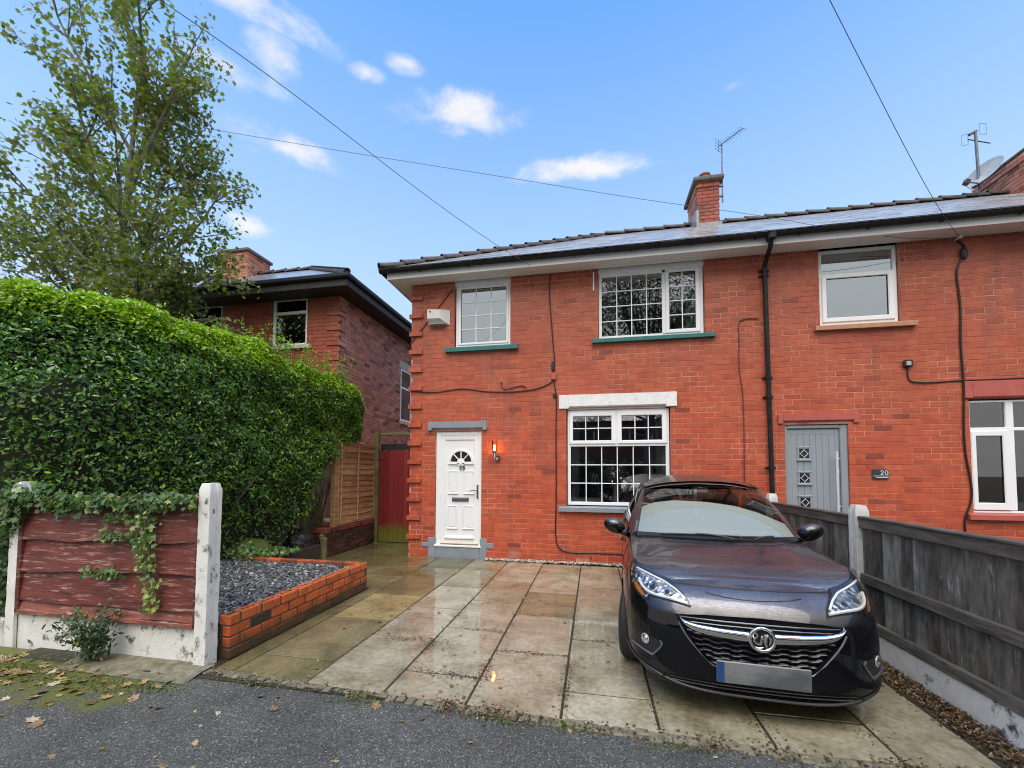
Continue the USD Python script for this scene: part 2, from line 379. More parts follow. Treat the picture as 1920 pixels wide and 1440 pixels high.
mat('mortar_pink', (0.40, 0.11, 0.065), (0.60, 0.33, 0.24), scale=1.9, lo=0.38, hi=0.62, rough=0.85, bump=0.4, bscale=120, bdist=0.003)
mat('mortar_dark', (0.10, 0.06, 0.05), (0.24, 0.15, 0.12), scale=2.5, rough=0.9, bump=0.4, bscale=120, bdist=0.003)
mat('mortar_black', (0.05, 0.04, 0.03), (0.12, 0.10, 0.07), scale=6, rough=0.9, bump=0.6, bscale=90, bdist=0.006)
mat('upvc_white', (0.84, 0.86, 0.88), (0.88, 0.90, 0.92), scale=3, rough=0.22, spec=0.5)
mat('upvc_grey', (0.25, 0.29, 0.325), (0.30, 0.335, 0.37), scale=3, rough=0.35)
mat('upvc_seal', (0.03, 0.03, 0.03), rough=0.5)
mat('door_grey', (0.265, 0.305, 0.335), (0.295, 0.335, 0.365), scale=40, stretch=(1, 1, 0.05), rough=0.42, bump=0.08, bscale=60, bdist=0.002)
mat('paint_teal', (0.018, 0.13, 0.125), (0.035, 0.17, 0.16), scale=15, rough=0.4, bump=0.4, bscale=50, bdist=0.004, c3=(0.22, 0.28, 0.27), s3=18, lo3=0.66, hi3=0.72)
mat('paint_grey', (0.21, 0.25, 0.29), (0.27, 0.31, 0.35), scale=6, rough=0.55, bump=0.5, bscale=60, bdist=0.005, c3=(0.09, 0.11, 0.12), s3=10, lo3=0.64, hi3=0.78)
mat('paint_white_rough', (0.72, 0.74, 0.74), (0.86, 0.87, 0.86), scale=10, rough=0.6, bump=0.9, bscale=35, bdist=0.010, c3=(0.25, 0.25, 0.24), s3=11, lo3=0.66, hi3=0.76)
mat('paint_terracotta', (0.40, 0.085, 0.065), (0.47, 0.115, 0.09), scale=9, rough=0.55, bump=0.4, bscale=50, bdist=0.004)
mat('stone_sand', (0.42, 0.20, 0.11), (0.50, 0.28, 0.17), scale=12, rough=0.7, bump=0.4, bscale=70, bdist=0.004)
mat('stone_cream', (0.50, 0.45, 0.36), (0.62, 0.57, 0.47), scale=7, rough=0.7, bump=0.4, bscale=70, bdist=0.004)
mat('soffit_white', (0.80, 0.80, 0.77), (0.86, 0.86, 0.83), scale=5, rough=0.5)
mat('fascia_white', (0.84, 0.85, 0.86), (0.88, 0.89, 0.90), scale=5, rough=0.3)
mat('gutter_black', (0.008, 0.009, 0.010), (0.02, 0.021, 0.022), scale=6, rough=0.4, rough2=0.6, spec=0.25)
mat('timber_black', (0.012, 0.012, 0.013), (0.03, 0.028, 0.027), scale=10, rough=0.6)
mat('slate', (0.75, 0.75, 0.75), (1.2, 1.2, 1.2), scale=12, tone=[(0, (0.22, 0.22, 0.22)), (0.5, (0.38, 0.38, 0.37)), (1, (0.52, 0.52, 0.50))], rough=0.25, rough2=0.45, rscale=9, bump=0.08, bscale=35, bdist=0.003, c3=(0.06, 0.07, 0.03), s3=7, lo3=0.66, hi3=0.76, spec=0.5, coat=0.7, coat_rough=0.18)
mat('ridge_clay', (0.05, 0.045, 0.045), (0.11, 0.095, 0.09), scale=10, rough=0.4, rough2=0.7, bump=0.5, bscale=50)
mat('pot_clay', (0.34, 0.085, 0.05), (0.42, 0.13, 0.08), scale=8, rough=0.7)
mat('lead_grey', (0.18, 0.19, 0.20), (0.30, 0.31, 0.32), scale=9, rough=0.45, metal=0.3)
mat('concrete_cap', (0.07, 0.07, 0.065), (0.17, 0.16, 0.15), scale=11, rough=0.8, bump=0.5, bscale=50)
mat('aerial_metal', (0.10, 0.11, 0.12), (0.2, 0.2, 0.21), scale=9, rough=0.45, metal=0.7)
mat('dish_grey', (0.30, 0.33, 0.36), (0.42, 0.45, 0.48), scale=7, rough=0.5)
mat('cable_black', (0.012, 0.012, 0.013), rough=0.5)
mat('cable_grey', (0.10, 0.11, 0.12), rough=0.6)
mat('cable_brick', (0.10, 0.03, 0.025), rough=0.6)
mat('plastic_cream', (0.62, 0.62, 0.59), (0.70, 0.70, 0.67), scale=5, rough=0.4)
mat('plastic_grey', (0.35, 0.37, 0.36), (0.42, 0.44, 0.43), scale=5, rough=0.4)
mat('plastic_black', (0.014, 0.014, 0.015), (0.02, 0.02, 0.021), scale=5, rough=0.45)
mat('chrome', (0.80, 0.80, 0.80), rough=0.12, metal=1.0)
mat('steel_brushed', (0.72, 0.73, 0.74), rough=0.3, metal=0.25)
mat('handle_dark', (0.16, 0.17, 0.18), rough=0.3, metal=0.6)
mat('brass_dull', (0.50, 0.42, 0.25), rough=0.4, metal=0.5)
mat('lead_came', (0.55, 0.58, 0.60), rough=0.4)
mat('room_wall', (0.30, 0.29, 0.27), (0.36, 0.35, 0.33), scale=2, rough=0.9)
mat('curtain_grey', (0.42, 0.43, 0.43), (0.56, 0.57, 0.57), scale=20, stretch=(1, 1, 0.2), rough=0.9)
mat('curtain_green', (0.25, 0.32, 0.28), (0.40, 0.45, 0.42), scale=20, stretch=(1, 1, 0.2), rough=0.9)
mat('blind_frost', (0.45, 0.53, 0.53), (0.52, 0.60, 0.60), scale=4, rough=0.35)
mat('ceramic_white', (0.72, 0.73, 0.75), (0.80, 0.80, 0.82), scale=5, rough=0.3)
mat('dried_flower', (0.50, 0.46, 0.40), (0.70, 0.67, 0.62), scale=40, rough=0.9)
mat('sofa_grey', (0.10, 0.11, 0.13), (0.14, 0.15, 0.17), scale=12, rough=0.9)
mat('card_pink', (0.50, 0.22, 0.40), (0.62, 0.40, 0.52), scale=60, rough=0.6)
mat('added_pale_sheet', (0.36, 0.43, 0.47), (0.42, 0.49, 0.53), scale=5, rough=0.9)
mat('curtain_teal', (0.02, 0.14, 0.20), (0.05, 0.22, 0.28), scale=10, rough=0.8)
mat('bulb_glow', (0.9, 0.6, 0.3), rough=0.3, emit=((1.0, 0.50, 0.15), LAMP))
mat('bulb_core', (1, 0.8, 0.5), rough=0.3, emit=((1.0, 0.66, 0.30), LAMP * 3.5))
pane_mat('lamp_glass', 1.4, (1.0, 0.86, 0.62))
pane_mat('pane', 2.25, (0.93, 0.96, 0.95))
pane_mat('pane_bright', 4.6, (0.85, 0.92, 0.95), gloss=(0.88, 0.97, 1.0))
pane_mat('windscreen', 1.6, (0.88, 0.95, 0.93))
mat('sign_slate', (0.030, 0.045, 0.055), rough=0.3)
mat('sign_white', (0.78, 0.80, 0.82), rough=0.4)
mat('number_grey', (0.14, 0.15, 0.16), rough=0.35, metal=0.4)
# ground


def asphalt_mat():
    """worn tarmac: dark binder, stones showing, moss in the gutter by the fence"""
    n = {'g': ('geometry', {}), 'v': ('voronoi_texture', {'scale': 150.0}), 'sc': ('separate_color', {}), 'sr': ('rgb_ramp', {'ramp': [(0.0, (0.038, 0.040, 0.035)), (0.45, (0.072, 0.075, 0.065)), (0.8, (0.104, 0.108, 0.092)), (0.96, (0.145, 0.148, 0.126)), (1.0, (0.36, 0.35, 0.31))]}),
         'n1': ('noise_texture', {'scale': 1.3, 'detail': 7.0, 'roughness': 0.65}), 'r1': ('rgb_ramp', {'ramp': [(0.3, (0.72, 0.72, 0.73)), (0.7, (1.30, 1.30, 1.28))]}), 'm1': ('mix_color', {'blend_type': 'multiply', 'fac': 1.0}),
         'vb': ('bump', {'strength': 0.7, 'distance': 0.004, 'invert': True}), 'nb': ('noise_texture', {'scale': 320.0, 'detail': 3.0}), 'add': ('math', {'math_type': 'multiply_add', 'value2': 0.35}),
         's': ('separate_xyz', {}), 'my': ('map_range', {'range_type': 'smoothstep', 'from_min': 1.45, 'from_max': 2.45, 'clamp': True}), 'mx': ('map_range', {'range_type': 'smoothstep', 'from_min': -2.2, 'from_max': -3.6, 'to_min': 0.12, 'to_max': 1.0, 'clamp': True}),
         'mm': ('math', {'math_type': 'multiply'}), 'n2': ('noise_texture', {'scale': 4.6, 'detail': 8.0, 'roughness': 0.72}), 'ma': ('math', {'math_type': 'multiply_add', 'value2': 0.54, 'value3': 0.0}), 'ms': ('map_range', {'from_min': 0.86, 'from_max': 1.0, 'to_max': 0.85, 'clamp': True}),
         'mc': ('mix_color', {'b': (0.115, 0.125, 0.018)}), 'rn': ('map_range', {'from_min': 0.35, 'from_max': 0.65, 'to_min': 0.38, 'to_max': 0.62, 'clamp': True}), 'p': ('principled_bsdf', {'specular_ior_level': 0.4})}
    l = [('g.position', x + '.vector') for x in ('v', 'n1', 'n2', 'nb', 's')] + [('v.color', 'sc.color'), ('sc.r', 'sr.fac'), ('sr.color', 'm1.a'), ('n1.fac', 'r1.fac'), ('r1.color', 'm1.b'), ('m1.result', 'mc.a'),
         ('s.y', 'my.value'), ('s.x', 'mx.value'), ('my.result', 'mm.value1'), ('mx.result', 'mm.value2'), ('mm.value', 'ma.value1'), ('n2.fac', 'ma.value3'), ('ma.value', 'ms.value'), ('ms.result', 'mc.fac'), ('mc.result', 'p.base_color'),
         ('v.distance', 'add.value1'), ('nb.fac', 'add.value3'), ('v.distance', 'vb.height'), ('vb.normal', 'p.normal'), ('n1.fac', 'rn.value'), ('rn.result', 'p.roughness')]
    usdkit.material(stage, '/World/Looks/asphalt', n, l, surface='p.BSDF')


asphalt_mat()
mat('soil', (0.030, 0.022, 0.014), (0.085, 0.062, 0.04), scale=25, rough=0.85, bump=1.0, bscale=60, bdist=0.02)
mat('litter', (0.7, 0.7, 0.7), (1.2, 1.2, 1.2), scale=60, tone=[(0, (0.035, 0.022, 0.012)), (0.35, (0.10, 0.06, 0.03)), (0.6, (0.19, 0.12, 0.055)), (0.8, (0.34, 0.22, 0.10)), (0.93, (0.36, 0.30, 0.06)), (1, (0.5, 0.42, 0.3))], rough=0.5)
mat('moss', (0.7, 0.7, 0.7), (1.3, 1.3, 1.3), scale=40, tone=[(0, (0.035, 0.040, 0.010)), (0.5, (0.085, 0.105, 0.014)), (1, (0.17, 0.21, 0.03))], rough=0.85)
mat('pebble', (0.8, 0.8, 0.8), (1.1, 1.1, 1.1), scale=30, tone=[(0, (0.20, 0.14, 0.11)), (0.5, (0.40, 0.33, 0.28)), (1, (0.60, 0.55, 0.50))], rough=0.45)
mat('slate_chip', (0.7, 0.7, 0.7), (1.2, 1.2, 1.2), scale=50, tone=[(0, (0.022, 0.025, 0.025)), (0.45, (0.085, 0.092, 0.092)), (0.75, (0.19, 0.20, 0.20)), (1, (0.52, 0.52, 0.50))], rough=0.22, rough2=0.5, rscale=30, spec=0.7)


def slab_mat():
    """wet concrete flag: dirty tan, a film of water with patchy gloss, moss towards the edges of the yard"""
    n = {'g': ('geometry', {}), 'at': ('attribute', {'attribute': 'tone'}),
         'tr': ('rgb_ramp', {'ramp': [(0.0, (0.12, 0.11, 0.036)), (0.22, (0.20, 0.175, 0.08)), (0.5, (0.36, 0.33, 0.235)), (0.8, (0.43, 0.40, 0.30)), (1.0, (0.33, 0.265, 0.105))]}),
         'n1': ('noise_texture', {'scale': 2.6, 'detail': 8.0, 'roughness': 0.68, 'distortion': 0.4}), 'r1': ('rgb_ramp', {'ramp': [(0.27, (0.30, 0.26, 0.18)), (0.42, (0.70, 0.67, 0.58)), (0.55, (0.95, 0.94, 0.90)), (0.74, (1.25, 1.25, 1.22))]}),
         'm1': ('mix_color', {'blend_type': 'multiply', 'fac': 1.0}),
         'n2': ('noise_texture', {'scale': 26.0, 'detail': 6.0, 'roughness': 0.7}), 'r2': ('rgb_ramp', {'ramp': [(0.3, (0.60, 0.58, 0.54)), (0.55, (1.02, 1.02, 1.0)), (0.75, (1.22, 1.2, 1.18))]}),
         'm2': ('mix_color', {'blend_type': 'multiply', 'fac': 1.0}),
         'n4': ('noise_texture', {'scale': 0.9, 'detail': 4.0, 'roughness': 0.6}), 'w': ('map_range', {'from_min': 0.36, 'from_max': 0.54, 'to_min': 0.0, 'to_max': 1.0, 'clamp': True}),
         'cr': ('map_range', {'from_min': 0.0, 'from_max': 1.0, 'to_min': 0.20, 'to_max': 0.045}), 'cw': ('map_range', {'from_min': 0.0, 'from_max': 1.0, 'to_min': 0.55, 'to_max': 1.0}),
         'b': ('bump', {'strength': 0.5, 'distance': 0.004}), 'n5': ('noise_texture', {'scale': 3.5, 'detail': 3.0}), 'cb': ('bump', {'strength': 0.10, 'distance': 0.012}),
         'p': ('principled_bsdf', {'roughness': 0.55, 'coat_ior': 1.6})}
    l = [('g.position', x + '.vector') for x in ('n1', 'n2', 'n4', 'n5')] + [('at.fac', 'tr.fac'), ('tr.color', 'm1.a'), ('n1.fac', 'r1.fac'), ('r1.color', 'm1.b'), ('m1.result', 'm2.a'), ('n2.fac', 'r2.fac'), ('r2.color', 'm2.b'),
         ('m2.result', 'p.base_color'), ('n4.fac', 'w.value'), ('w.result', 'cr.value'), ('w.result', 'cw.value'), ('cr.result', 'p.coat_roughness'), ('cw.result', 'p.coat_weight'),
         ('n2.fac', 'b.height'), ('b.normal', 'p.normal'), ('n5.fac', 'cb.height'), ('cb.normal', 'p.coat_normal')]
    usdkit.material(stage, '/World/Looks/slab', n, l, surface='p.BSDF')


slab_mat()
# fences and timber
mat('concrete_white', (0.70, 0.70, 0.66), (0.82, 0.82, 0.78), scale=8, rough=0.7, bump=0.8, bscale=80, bdist=0.005, c3=(0.08, 0.08, 0.065), s3=9, lo3=0.55, hi3=0.66)
mat('concrete_pale', (0.50, 0.51, 0.50), (0.64, 0.65, 0.63), scale=8, rough=0.7, bump=0.6, bscale=80, bdist=0.004, c3=(0.12, 0.13, 0.09), s3=7, lo3=0.62, hi3=0.76)
mat('concrete_mossy', (0.09, 0.085, 0.05), (0.24, 0.22, 0.15), scale=14, rough=0.8, bump=0.6, bscale=60, bdist=0.008)
mat('timber_red', (0.45, 0.45, 0.45), (1.35, 1.3, 1.3), scale=9, stretch=(0.5, 0.5, 5), tone=[(0, (0.085, 0.018, 0.015)), (0.5, (0.165, 0.036, 0.028)), (1, (0.32, 0.12, 0.08))], rough=0.45, rough2=0.7, bump=0.6, bscale=30, bdist=0.006,
    c3=(0.50, 0.33, 0.28), s3=11, lo3=0.55, hi3=0.70)
mat('timber_gate', (0.75, 0.75, 0.75), (1.2, 1.2, 1.2), scale=6, stretch=(6, 6, 0.5), foot=((0.14, 0.17, 0.02), .42), tone=[(0, (0.14, 0.014, 0.015)), (0.5, (0.22, 0.022, 0.022)), (1, (0.28, 0.04, 0.036))], rough=0.45, bump=0.3, bscale=30, bdist=0.003)
mat('timber_grey', (0.40, 0.40, 0.39), (1.65, 1.65, 1.6), scale=6, stretch=(4, 4, 0.9), tone=[(0, (0.042, 0.034, 0.027)), (0.5, (0.105, 0.092, 0.077)), (0.8, (0.165, 0.165, 0.145)), (1, (0.27, 0.27, 0.235))], rough=0.6, rough2=0.8, bump=0.6, bscale=40, bdist=0.004,
    c3=(0.36, 0.37, 0.33), s3=5, lo3=0.60, hi3=0.74)
mat('timber_rail', (0.45, 0.45, 0.44), (1.5, 1.5, 1.45), scale=5, stretch=(6, 0.7, 6), tone=[(0, (0.05, 0.042, 0.033)), (0.5, (0.11, 0.098, 0.082)), (1, (0.18, 0.17, 0.145))], rough=0.6, bump=0.5, bscale=40, bdist=0.004, c3=(0.02, 0.02, 0.018), s3=4, lo3=0.58, hi3=0.7)
mat('timber_brown', (0.6, 0.6, 0.6), (1.35, 1.3, 1.3), scale=4, stretch=(1, 1, 9), tone=[(0, (0.24, 0.12, 0.052)), (0.5, (0.38, 0.21, 0.10)), (1, (0.54, 0.35, 0.20))], rough=0.6, bump=0.5, bscale=30, bdist=0.005)
mat('timber_moss', (0.08, 0.075, 0.022), (0.22, 0.19, 0.08), scale=7, rough=0.75, bump=0.5, bscale=40, bdist=0.006)
mat('bark', (0.085, 0.075, 0.06), (0.20, 0.18, 0.15), scale=14, stretch=(1, 1, 0.3), rough=0.8, bump=0.6, bscale=40, bdist=0.01)
mat('twig', (0.05, 0.035, 0.022), (0.14, 0.10, 0.065), scale=20, rough=0.8)
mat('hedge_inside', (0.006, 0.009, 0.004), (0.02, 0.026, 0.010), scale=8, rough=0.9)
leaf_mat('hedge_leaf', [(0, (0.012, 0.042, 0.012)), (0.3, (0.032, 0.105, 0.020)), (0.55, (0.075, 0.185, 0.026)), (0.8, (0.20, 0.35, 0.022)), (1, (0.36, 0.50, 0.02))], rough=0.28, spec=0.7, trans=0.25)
leaf_mat('tree_leaf', [(0, (0.075, 0.105, 0.032)), (0.45, (0.165, 0.190, 0.055)), (0.7, (0.25, 0.225, 0.058)), (0.86, (0.25, 0.165, 0.045)), (1, (0.40, 0.27, 0.045))], rough=0.5, trans=0.42)
leaf_mat('ivy_leaf', [(0, (0.018, 0.05, 0.016)), (0.4, (0.055, 0.12, 0.03)), (0.7, (0.13, 0.22, 0.06)), (0.9, (0.26, 0.36, 0.08)), (1, (0.36, 0.40, 0.10))], rough=0.4, trans=0.2)
leaf_mat('bush_leaf', [(0, (0.018, 0.05, 0.022)), (0.6, (0.045, 0.095, 0.035)), (0.93, (0.10, 0.15, 0.05)), (1, (0.42, 0.20, 0.02))], rough=0.35, trans=0.15)
leaf_mat('far_leaf', [(0, (0.015, 0.028, 0.010)), (1, (0.04, 0.06, 0.02))], rough=0.5, trans=0.2)
mat('bag_black', (0.012, 0.012, 0.014), (0.03, 0.03, 0.033), scale=20, rough=0.3, bump=0.8, bscale=18, bdist=0.02)


def paint_mat():
    """wet black car paint: rain drops stand on what faces upwards, where added sheen imitates a paler sky"""
    n = {'g': ('geometry', {}), 's': ('separate_xyz', {}), 'up': ('map_range', {'from_min': 0.45, 'from_max': 0.80, 'to_min': 0.0, 'to_max': 1.0, 'clamp': True}),
         'v': ('voronoi_texture', {'scale': 135.0, 'feature': 'f1'}), 'vm': ('map_range', {'range_type': 'smoothstep', 'from_min': 0.10, 'from_max': 0.42, 'to_min': 1.0, 'to_max': 0.0, 'clamp': True}),
         'v2': ('voronoi_texture', {'scale': 280.0, 'feature': 'f1'}), 'vm2': ('map_range', {'range_type': 'smoothstep', 'from_min': 0.05, 'from_max': 0.45, 'to_min': 0.5, 'to_max': 0.0, 'clamp': True}),
         'ad': ('math', {'math_type': 'add'}), 'mu': ('math', {'math_type': 'multiply'}), 'b': ('bump', {'strength': 0.55, 'distance': 0.0025}),
         'p': ('principled_bsdf', {'base_color': (0.004, 0.004, 0.005), 'roughness': 0.35, 'specular_ior_level': 0.0, 'coat_weight': 1.0, 'coat_roughness': 0.015, 'coat_ior': 1.42}),
         'w': ('principled_bsdf', {'base_color': (0.012, 0.012, 0.014), 'roughness': 0.3, 'specular_ior_level': 0.5, 'coat_weight': 1.0, 'coat_roughness': 0.03, 'coat_ior': 2.5}), 'wn': ('noise_texture', {'scale': 3.0, 'detail': 4.0}), 'wm': ('map_range', {'from_min': 0.25, 'from_max': 0.6, 'to_min': 0.45, 'to_max': 0.95, 'clamp': True}), 'wf': ('math', {'math_type': 'multiply'}), 'mix': ('mix_closure', {})}
    l = [('g.position', 'v.vector'), ('g.position', 'v2.vector'), ('g.true_normal', 's.vector'), ('s.z', 'up.value'), ('v.distance', 'vm.value'), ('v2.distance', 'vm2.value'), ('vm.result', 'ad.value1'), ('vm2.result', 'ad.value2'),
         ('ad.value', 'mu.value1'), ('up.result', 'mu.value2'), ('mu.value', 'b.height'), ('b.normal', 'p.normal'), ('b.normal', 'p.coat_normal'), ('b.normal', 'w.normal'), ('b.normal', 'w.coat_normal'), ('g.position', 'wn.vector'), ('wn.fac', 'wm.value'), ('wm.result', 'wf.value1'), ('up.result', 'wf.value2'), ('wf.value', 'mix.fac'), ('p.BSDF', 'mix.closure1'), ('w.BSDF', 'mix.closure2')]
    usdkit.material(stage, '/World/Looks/car_paint', n, l, surface='mix.closure')


paint_mat()
mat('car_trim', (0.010, 0.010, 0.011), rough=0.45)
mat('car_dark', (0.004, 0.004, 0.005), rough=0.6)
mat('grille_black', (0.010, 0.010, 0.012), rough=0.25, spec=0.6)
mat('grille_edge', (0.16, 0.165, 0.18), rough=0.25, metal=0.6)
mat('lamp_chrome', (0.58, 0.56, 0.52), rough=0.22, metal=1.0, bump=0.5, bscale=24, bdist=0.02, vor=True)
mat('lamp_white', (0.80, 0.82, 0.84), rough=0.2)
mat('lamp_orange', (0.60, 0.20, 0.03), rough=0.25)
mat('lens_dark', (0.02, 0.02, 0.022), rough=0.2)
pane_mat('lens', 1.55, (0.97, 0.98, 0.98))
mat('number_plate', (0.10, 0.105, 0.11), (0.22, 0.225, 0.23), scale=3.2, stretch=(1, 1, 2), lo=0.4, hi=0.6, rough=0.35)
mat('plate_blue', (0.02, 0.07, 0.19), rough=0.35)
mat('tyre', (0.012, 0.012, 0.013), (0.022, 0.022, 0.023), scale=30, rough=0.7)
mat('alloy', (0.50, 0.51, 0.53), rough=0.25, metal=0.9)
mat('seat_cloth', (0.014, 0.014, 0.016), (0.026, 0.026, 0.028), scale=30, rough=0.9)
mat('dash', (0.10, 0.11, 0.115), (0.14, 0.15, 0.155), scale=30, rough=0.6)
mat('headliner', (0.38, 0.36, 0.33), rough=0.9)
mat('freshener', (0.01, 0.30, 0.26), rough=0.5)
usdkit.material(stage, '/World/Looks/mist', {'t': ('transparent_bsdf', {}), 'd': ('diffuse_bsdf', {'color': (0.86, 0.86, 0.84)}), 'r': ('translucent_bsdf', {'color': (0.5, 0.55, 0.56)}), 'dr': ('mix_closure', {'fac': 0.35}), 'm': ('mix_closure', {'fac': 0.60})},
                [('d.BSDF', 'dr.closure1'), ('r.BSDF', 'dr.closure2'), ('t.BSDF', 'm.closure1'), ('dr.closure', 'm.closure2')], surface='m.closure')
mat('grille_wave', (0.075, 0.078, 0.085), rough=0.3, metal=0.5)
mat('joint_dirt', (0.016, 0.013, 0.008), (0.05, 0.043, 0.02), scale=18, rough=0.7, bump=0.6, bscale=80, bdist=0.004)
pane_mat('tinted_glass', 1.6, (0.22, 0.26, 0.25))
# ------------------------------------------------------------------ ground
D = 7.19          # the plane of the house fronts
XW = -3.29        # left corner of the end house
XP = 2.70         # party line between the two houses


def project(p):
    """picture position (1920 x 1440) of points, only used to rank which bricks show largest"""
    q = np.atleast_2d(p) - np.array([0, 0, 1.51])
    x, y, z = q @ np.array(RT), q @ -np.array(UP), q @ np.array(FW)
    return np.stack([955.6 + 790 * x / np.maximum(z, .05), 850.9 + 790 * y / np.maximum(z, .05)], -1), z


def grid_mesh(x0, x1, y0, y1, nx, ny, zf):
    x, y = np.meshgrid(np.linspace(x0, x1, nx), np.linspace(y0, y1, ny), indexing='ij')
    v = np.stack([x, y, zf(x, y)], -1).reshape(-1, 3)
    i, j = np.meshgrid(np.arange(nx - 1), np.arange(ny - 1), indexing='ij')
    f = np.stack([i * ny + j, (i + 1) * ny + j, (i + 1) * ny + j + 1, i * ny + j + 1], -1).reshape(-1, 4)
    return v, f


# one sheet to the horizon
tag(obj('ground', MB().box((-300, -300, -0.30), (300, 300, -0.035)), 'soil'), kind='structure')
# the asphalt footway and road, slightly uneven, in front of the plots
edge_y = lambda x: 2.70 - 0.042 * (x + 0.7)


def asphalt_z(x, y):
    p = np.stack([x, y, 0 * x], -1)
    return -0.012 + 0.010 * (meshkit.fbm(p * 1.1, 3, 4) - 0.5) + 0.004 * (meshkit.noise(p * 6, 7) - 0.5)


xs = np.concatenate([np.linspace(-40, -7, 12)[:-1], np.linspace(-7, 4.5, 190), np.linspace(4.5, 40, 12)[1:]])
ys = np.linspace(0, 1, 70)
X, S = np.meshgrid(xs, ys, indexing='ij')
wob = 0.05 * (meshkit.fbm(np.stack([X * 2.2, 0 * X, 0 * X], -1), 3, 9) - 0.5)
far = np.where(X < -2.95, 2.80, edge_y(X)) + wob
Yg = -14.0 + (far + 14.0) * (1 - (1 - S) ** 3.0)
Zg = asphalt_z(X, Yg)
ny = len(ys)
i, j = np.meshgrid(np.arange(len(xs) - 1), np.arange(ny - 1), indexing='ij')
q = np.stack([i * ny + j, (i + 1) * ny + j, (i + 1) * ny + j + 1, i * ny + j + 1], -1).reshape(-1, 4)
tag(obj('pavement', (np.stack([X, Yg, Zg], -1).reshape(-1, 3), q), 'asphalt', smooth=True), kind='structure')

# the paved yard: bedding and one mesh for every flag
yard = thing('driveway', kind='structure')
obj('bedding', MB().box((-4.66, 2.66, -0.30), (2.24, D + 0.02, -0.0045)).box((-4.66, D + 0.02, -0.30), (XW - 0.01, 12.5, -0.0045)), 'joint_dirt', yard)


def flag(x0, x1, y0, y1, tone, cut=None):
    g = 0.0075
    t = rng.normal(0, 0.0012, 3)
    mb = MB()
    a = [(x0 + g, y0 + g), (x1 - g, y0 + g), (x1 - g, y1 - g), (x0 + g, y1 - g)]
    if cut:
        a = [(x, max(y, edge_y(x) + rng.normal(0, 0.012))) for x, y in a]
    zt = lambda x, y: t[0] + 2 * t[1] * (x - (x0 + x1) / 2) + 2 * t[2] * (y - (y0 + y1) / 2)
    c = 0.0025
    cx, cy = sum(p[0] for p in a) / 4, sum(p[1] for p in a) / 4
    ins = [(x + np.sign(cx - x) * c, y + np.sign(cy - y) * c) for x, y in a]
    v = [(x, y, zt(x, y)) for x, y in ins] + [(x, y, zt(x, y) - 0.006) for x, y in a] + [(x, y, -0.03) for x, y in a]
    f = [[0, 1, 2, 3]] + [[k + 4, (k + 1) % 4 + 4, (k + 1) % 4, k] for k in range(4)] + [[k + 8, (k + 1) % 4 + 8, (k + 1) % 4 + 4, k + 4] for k in range(4)]
    mb.add(v, f, tone)
    return mb


COLS = [(-2.865, -2.69, [2.70, 3.52, 4.42, 5.30], 'm'), (-2.69, -2.025, [2.70, 3.10, 4.035, 4.89, 5.40, 6.3, 7.17], 'A'), (-2.025, -1.42, [2.68, 3.626, 4.523, 5.42, 6.32, 7.17], 'B'),
        (-1.42, -0.825, [2.66, 3.07, 3.97, 4.89, 5.82, 6.72, 7.17], 'C'), (-0.825, -0.205, [2.62, 3.562, 4.492, 5.37, 6.276, 7.02], 'D'), (-0.205, 0.376, [2.60, 3.005, 3.93, 4.83, 5.72, 6.62, 7.02], 'E'),
        (0.376, 0.985, [2.55, 3.40, 4.30, 5.2, 6.1, 7.02], 'F'), (0.985, 1.59, [2.50, 2.98, 3.88, 4.78, 5.68, 6.58, 7.02], 'G'), (1.59, 2.06, [2.50, 3.42, 4.32, 5.22, 6.12, 7.02], 'H')]
for x0, x1, yy, k in COLS:
    for n_, (a, b) in enumerate(zip(yy[:-1], yy[1:])):
        tone = 0.5 + rng.normal(0, 0.12)
        if k in 'mA':
            tone = 0.22 + rng.normal(0, 0.06)
        if k == 'A' and n_ == 2:
            tone = 0.98
        if k == 'B' and n_ < 2:
            tone = 0.62
        if k in 'DE':
            tone += 0.12
        if k in 'GH' :
            tone = 0.40 + rng.normal(0, 0.06)
        if b > 5.8 and x0 < -1.5:
            tone -= 0.12
        obj('paving_slab', flag(x0, x1, a, b, np.clip(tone, 0, 1), cut=n_ == 0), 'slab', yard)
for x0, x1 in ((-4.62, -3.95), (-3.95, -3.30), (-3.30, -2.69)):   # mossy flags of the side path
    for y0 in (5.10, 5.72, 6.36, 7.0, 7.62, 8.24, 8.9, 9.6, 10.3, 11.0):
        if x0 < -3.0 and not (x0 == -3.30 and y0 > 6.9) or (x0 == -3.30 and y0 < 6.3):
            y1 = y0 + 0.62 if not (x0 == -3.30 and y0 > 6.2) else D - 0.02
            obj('paving_slab', flag(x0, min(x1, -2.69), y0, y1, np.clip(0.10 + rng.normal(0, 0.06), 0, 1)), 'slab', yard)
obj('paving_slab', flag(-3.30, -2.69, 6.36, 7.17, 0.12), 'slab', yard)
# broken mortar haunch along the joint between flags and asphalt
mb = MB()
for x in np.arange(-2.95, 2.05, 0.07):
    w = 0.05 + 0.04 * rng.random()
    y = edge_y(x) + rng.normal(0, 0.006)
    mb.box((x - 0.035 + rng.normal(0, .006), y - w, -0.05), (x + 0.035 + rng.normal(0, .006), y + 0.004, 0.004 - 0.008 * rng.random()), 0.008)
tag(obj('mortar_haunch', mb, 'concrete_mossy'), kind='structure')

# ------------------------------------------------------------------ brickwork


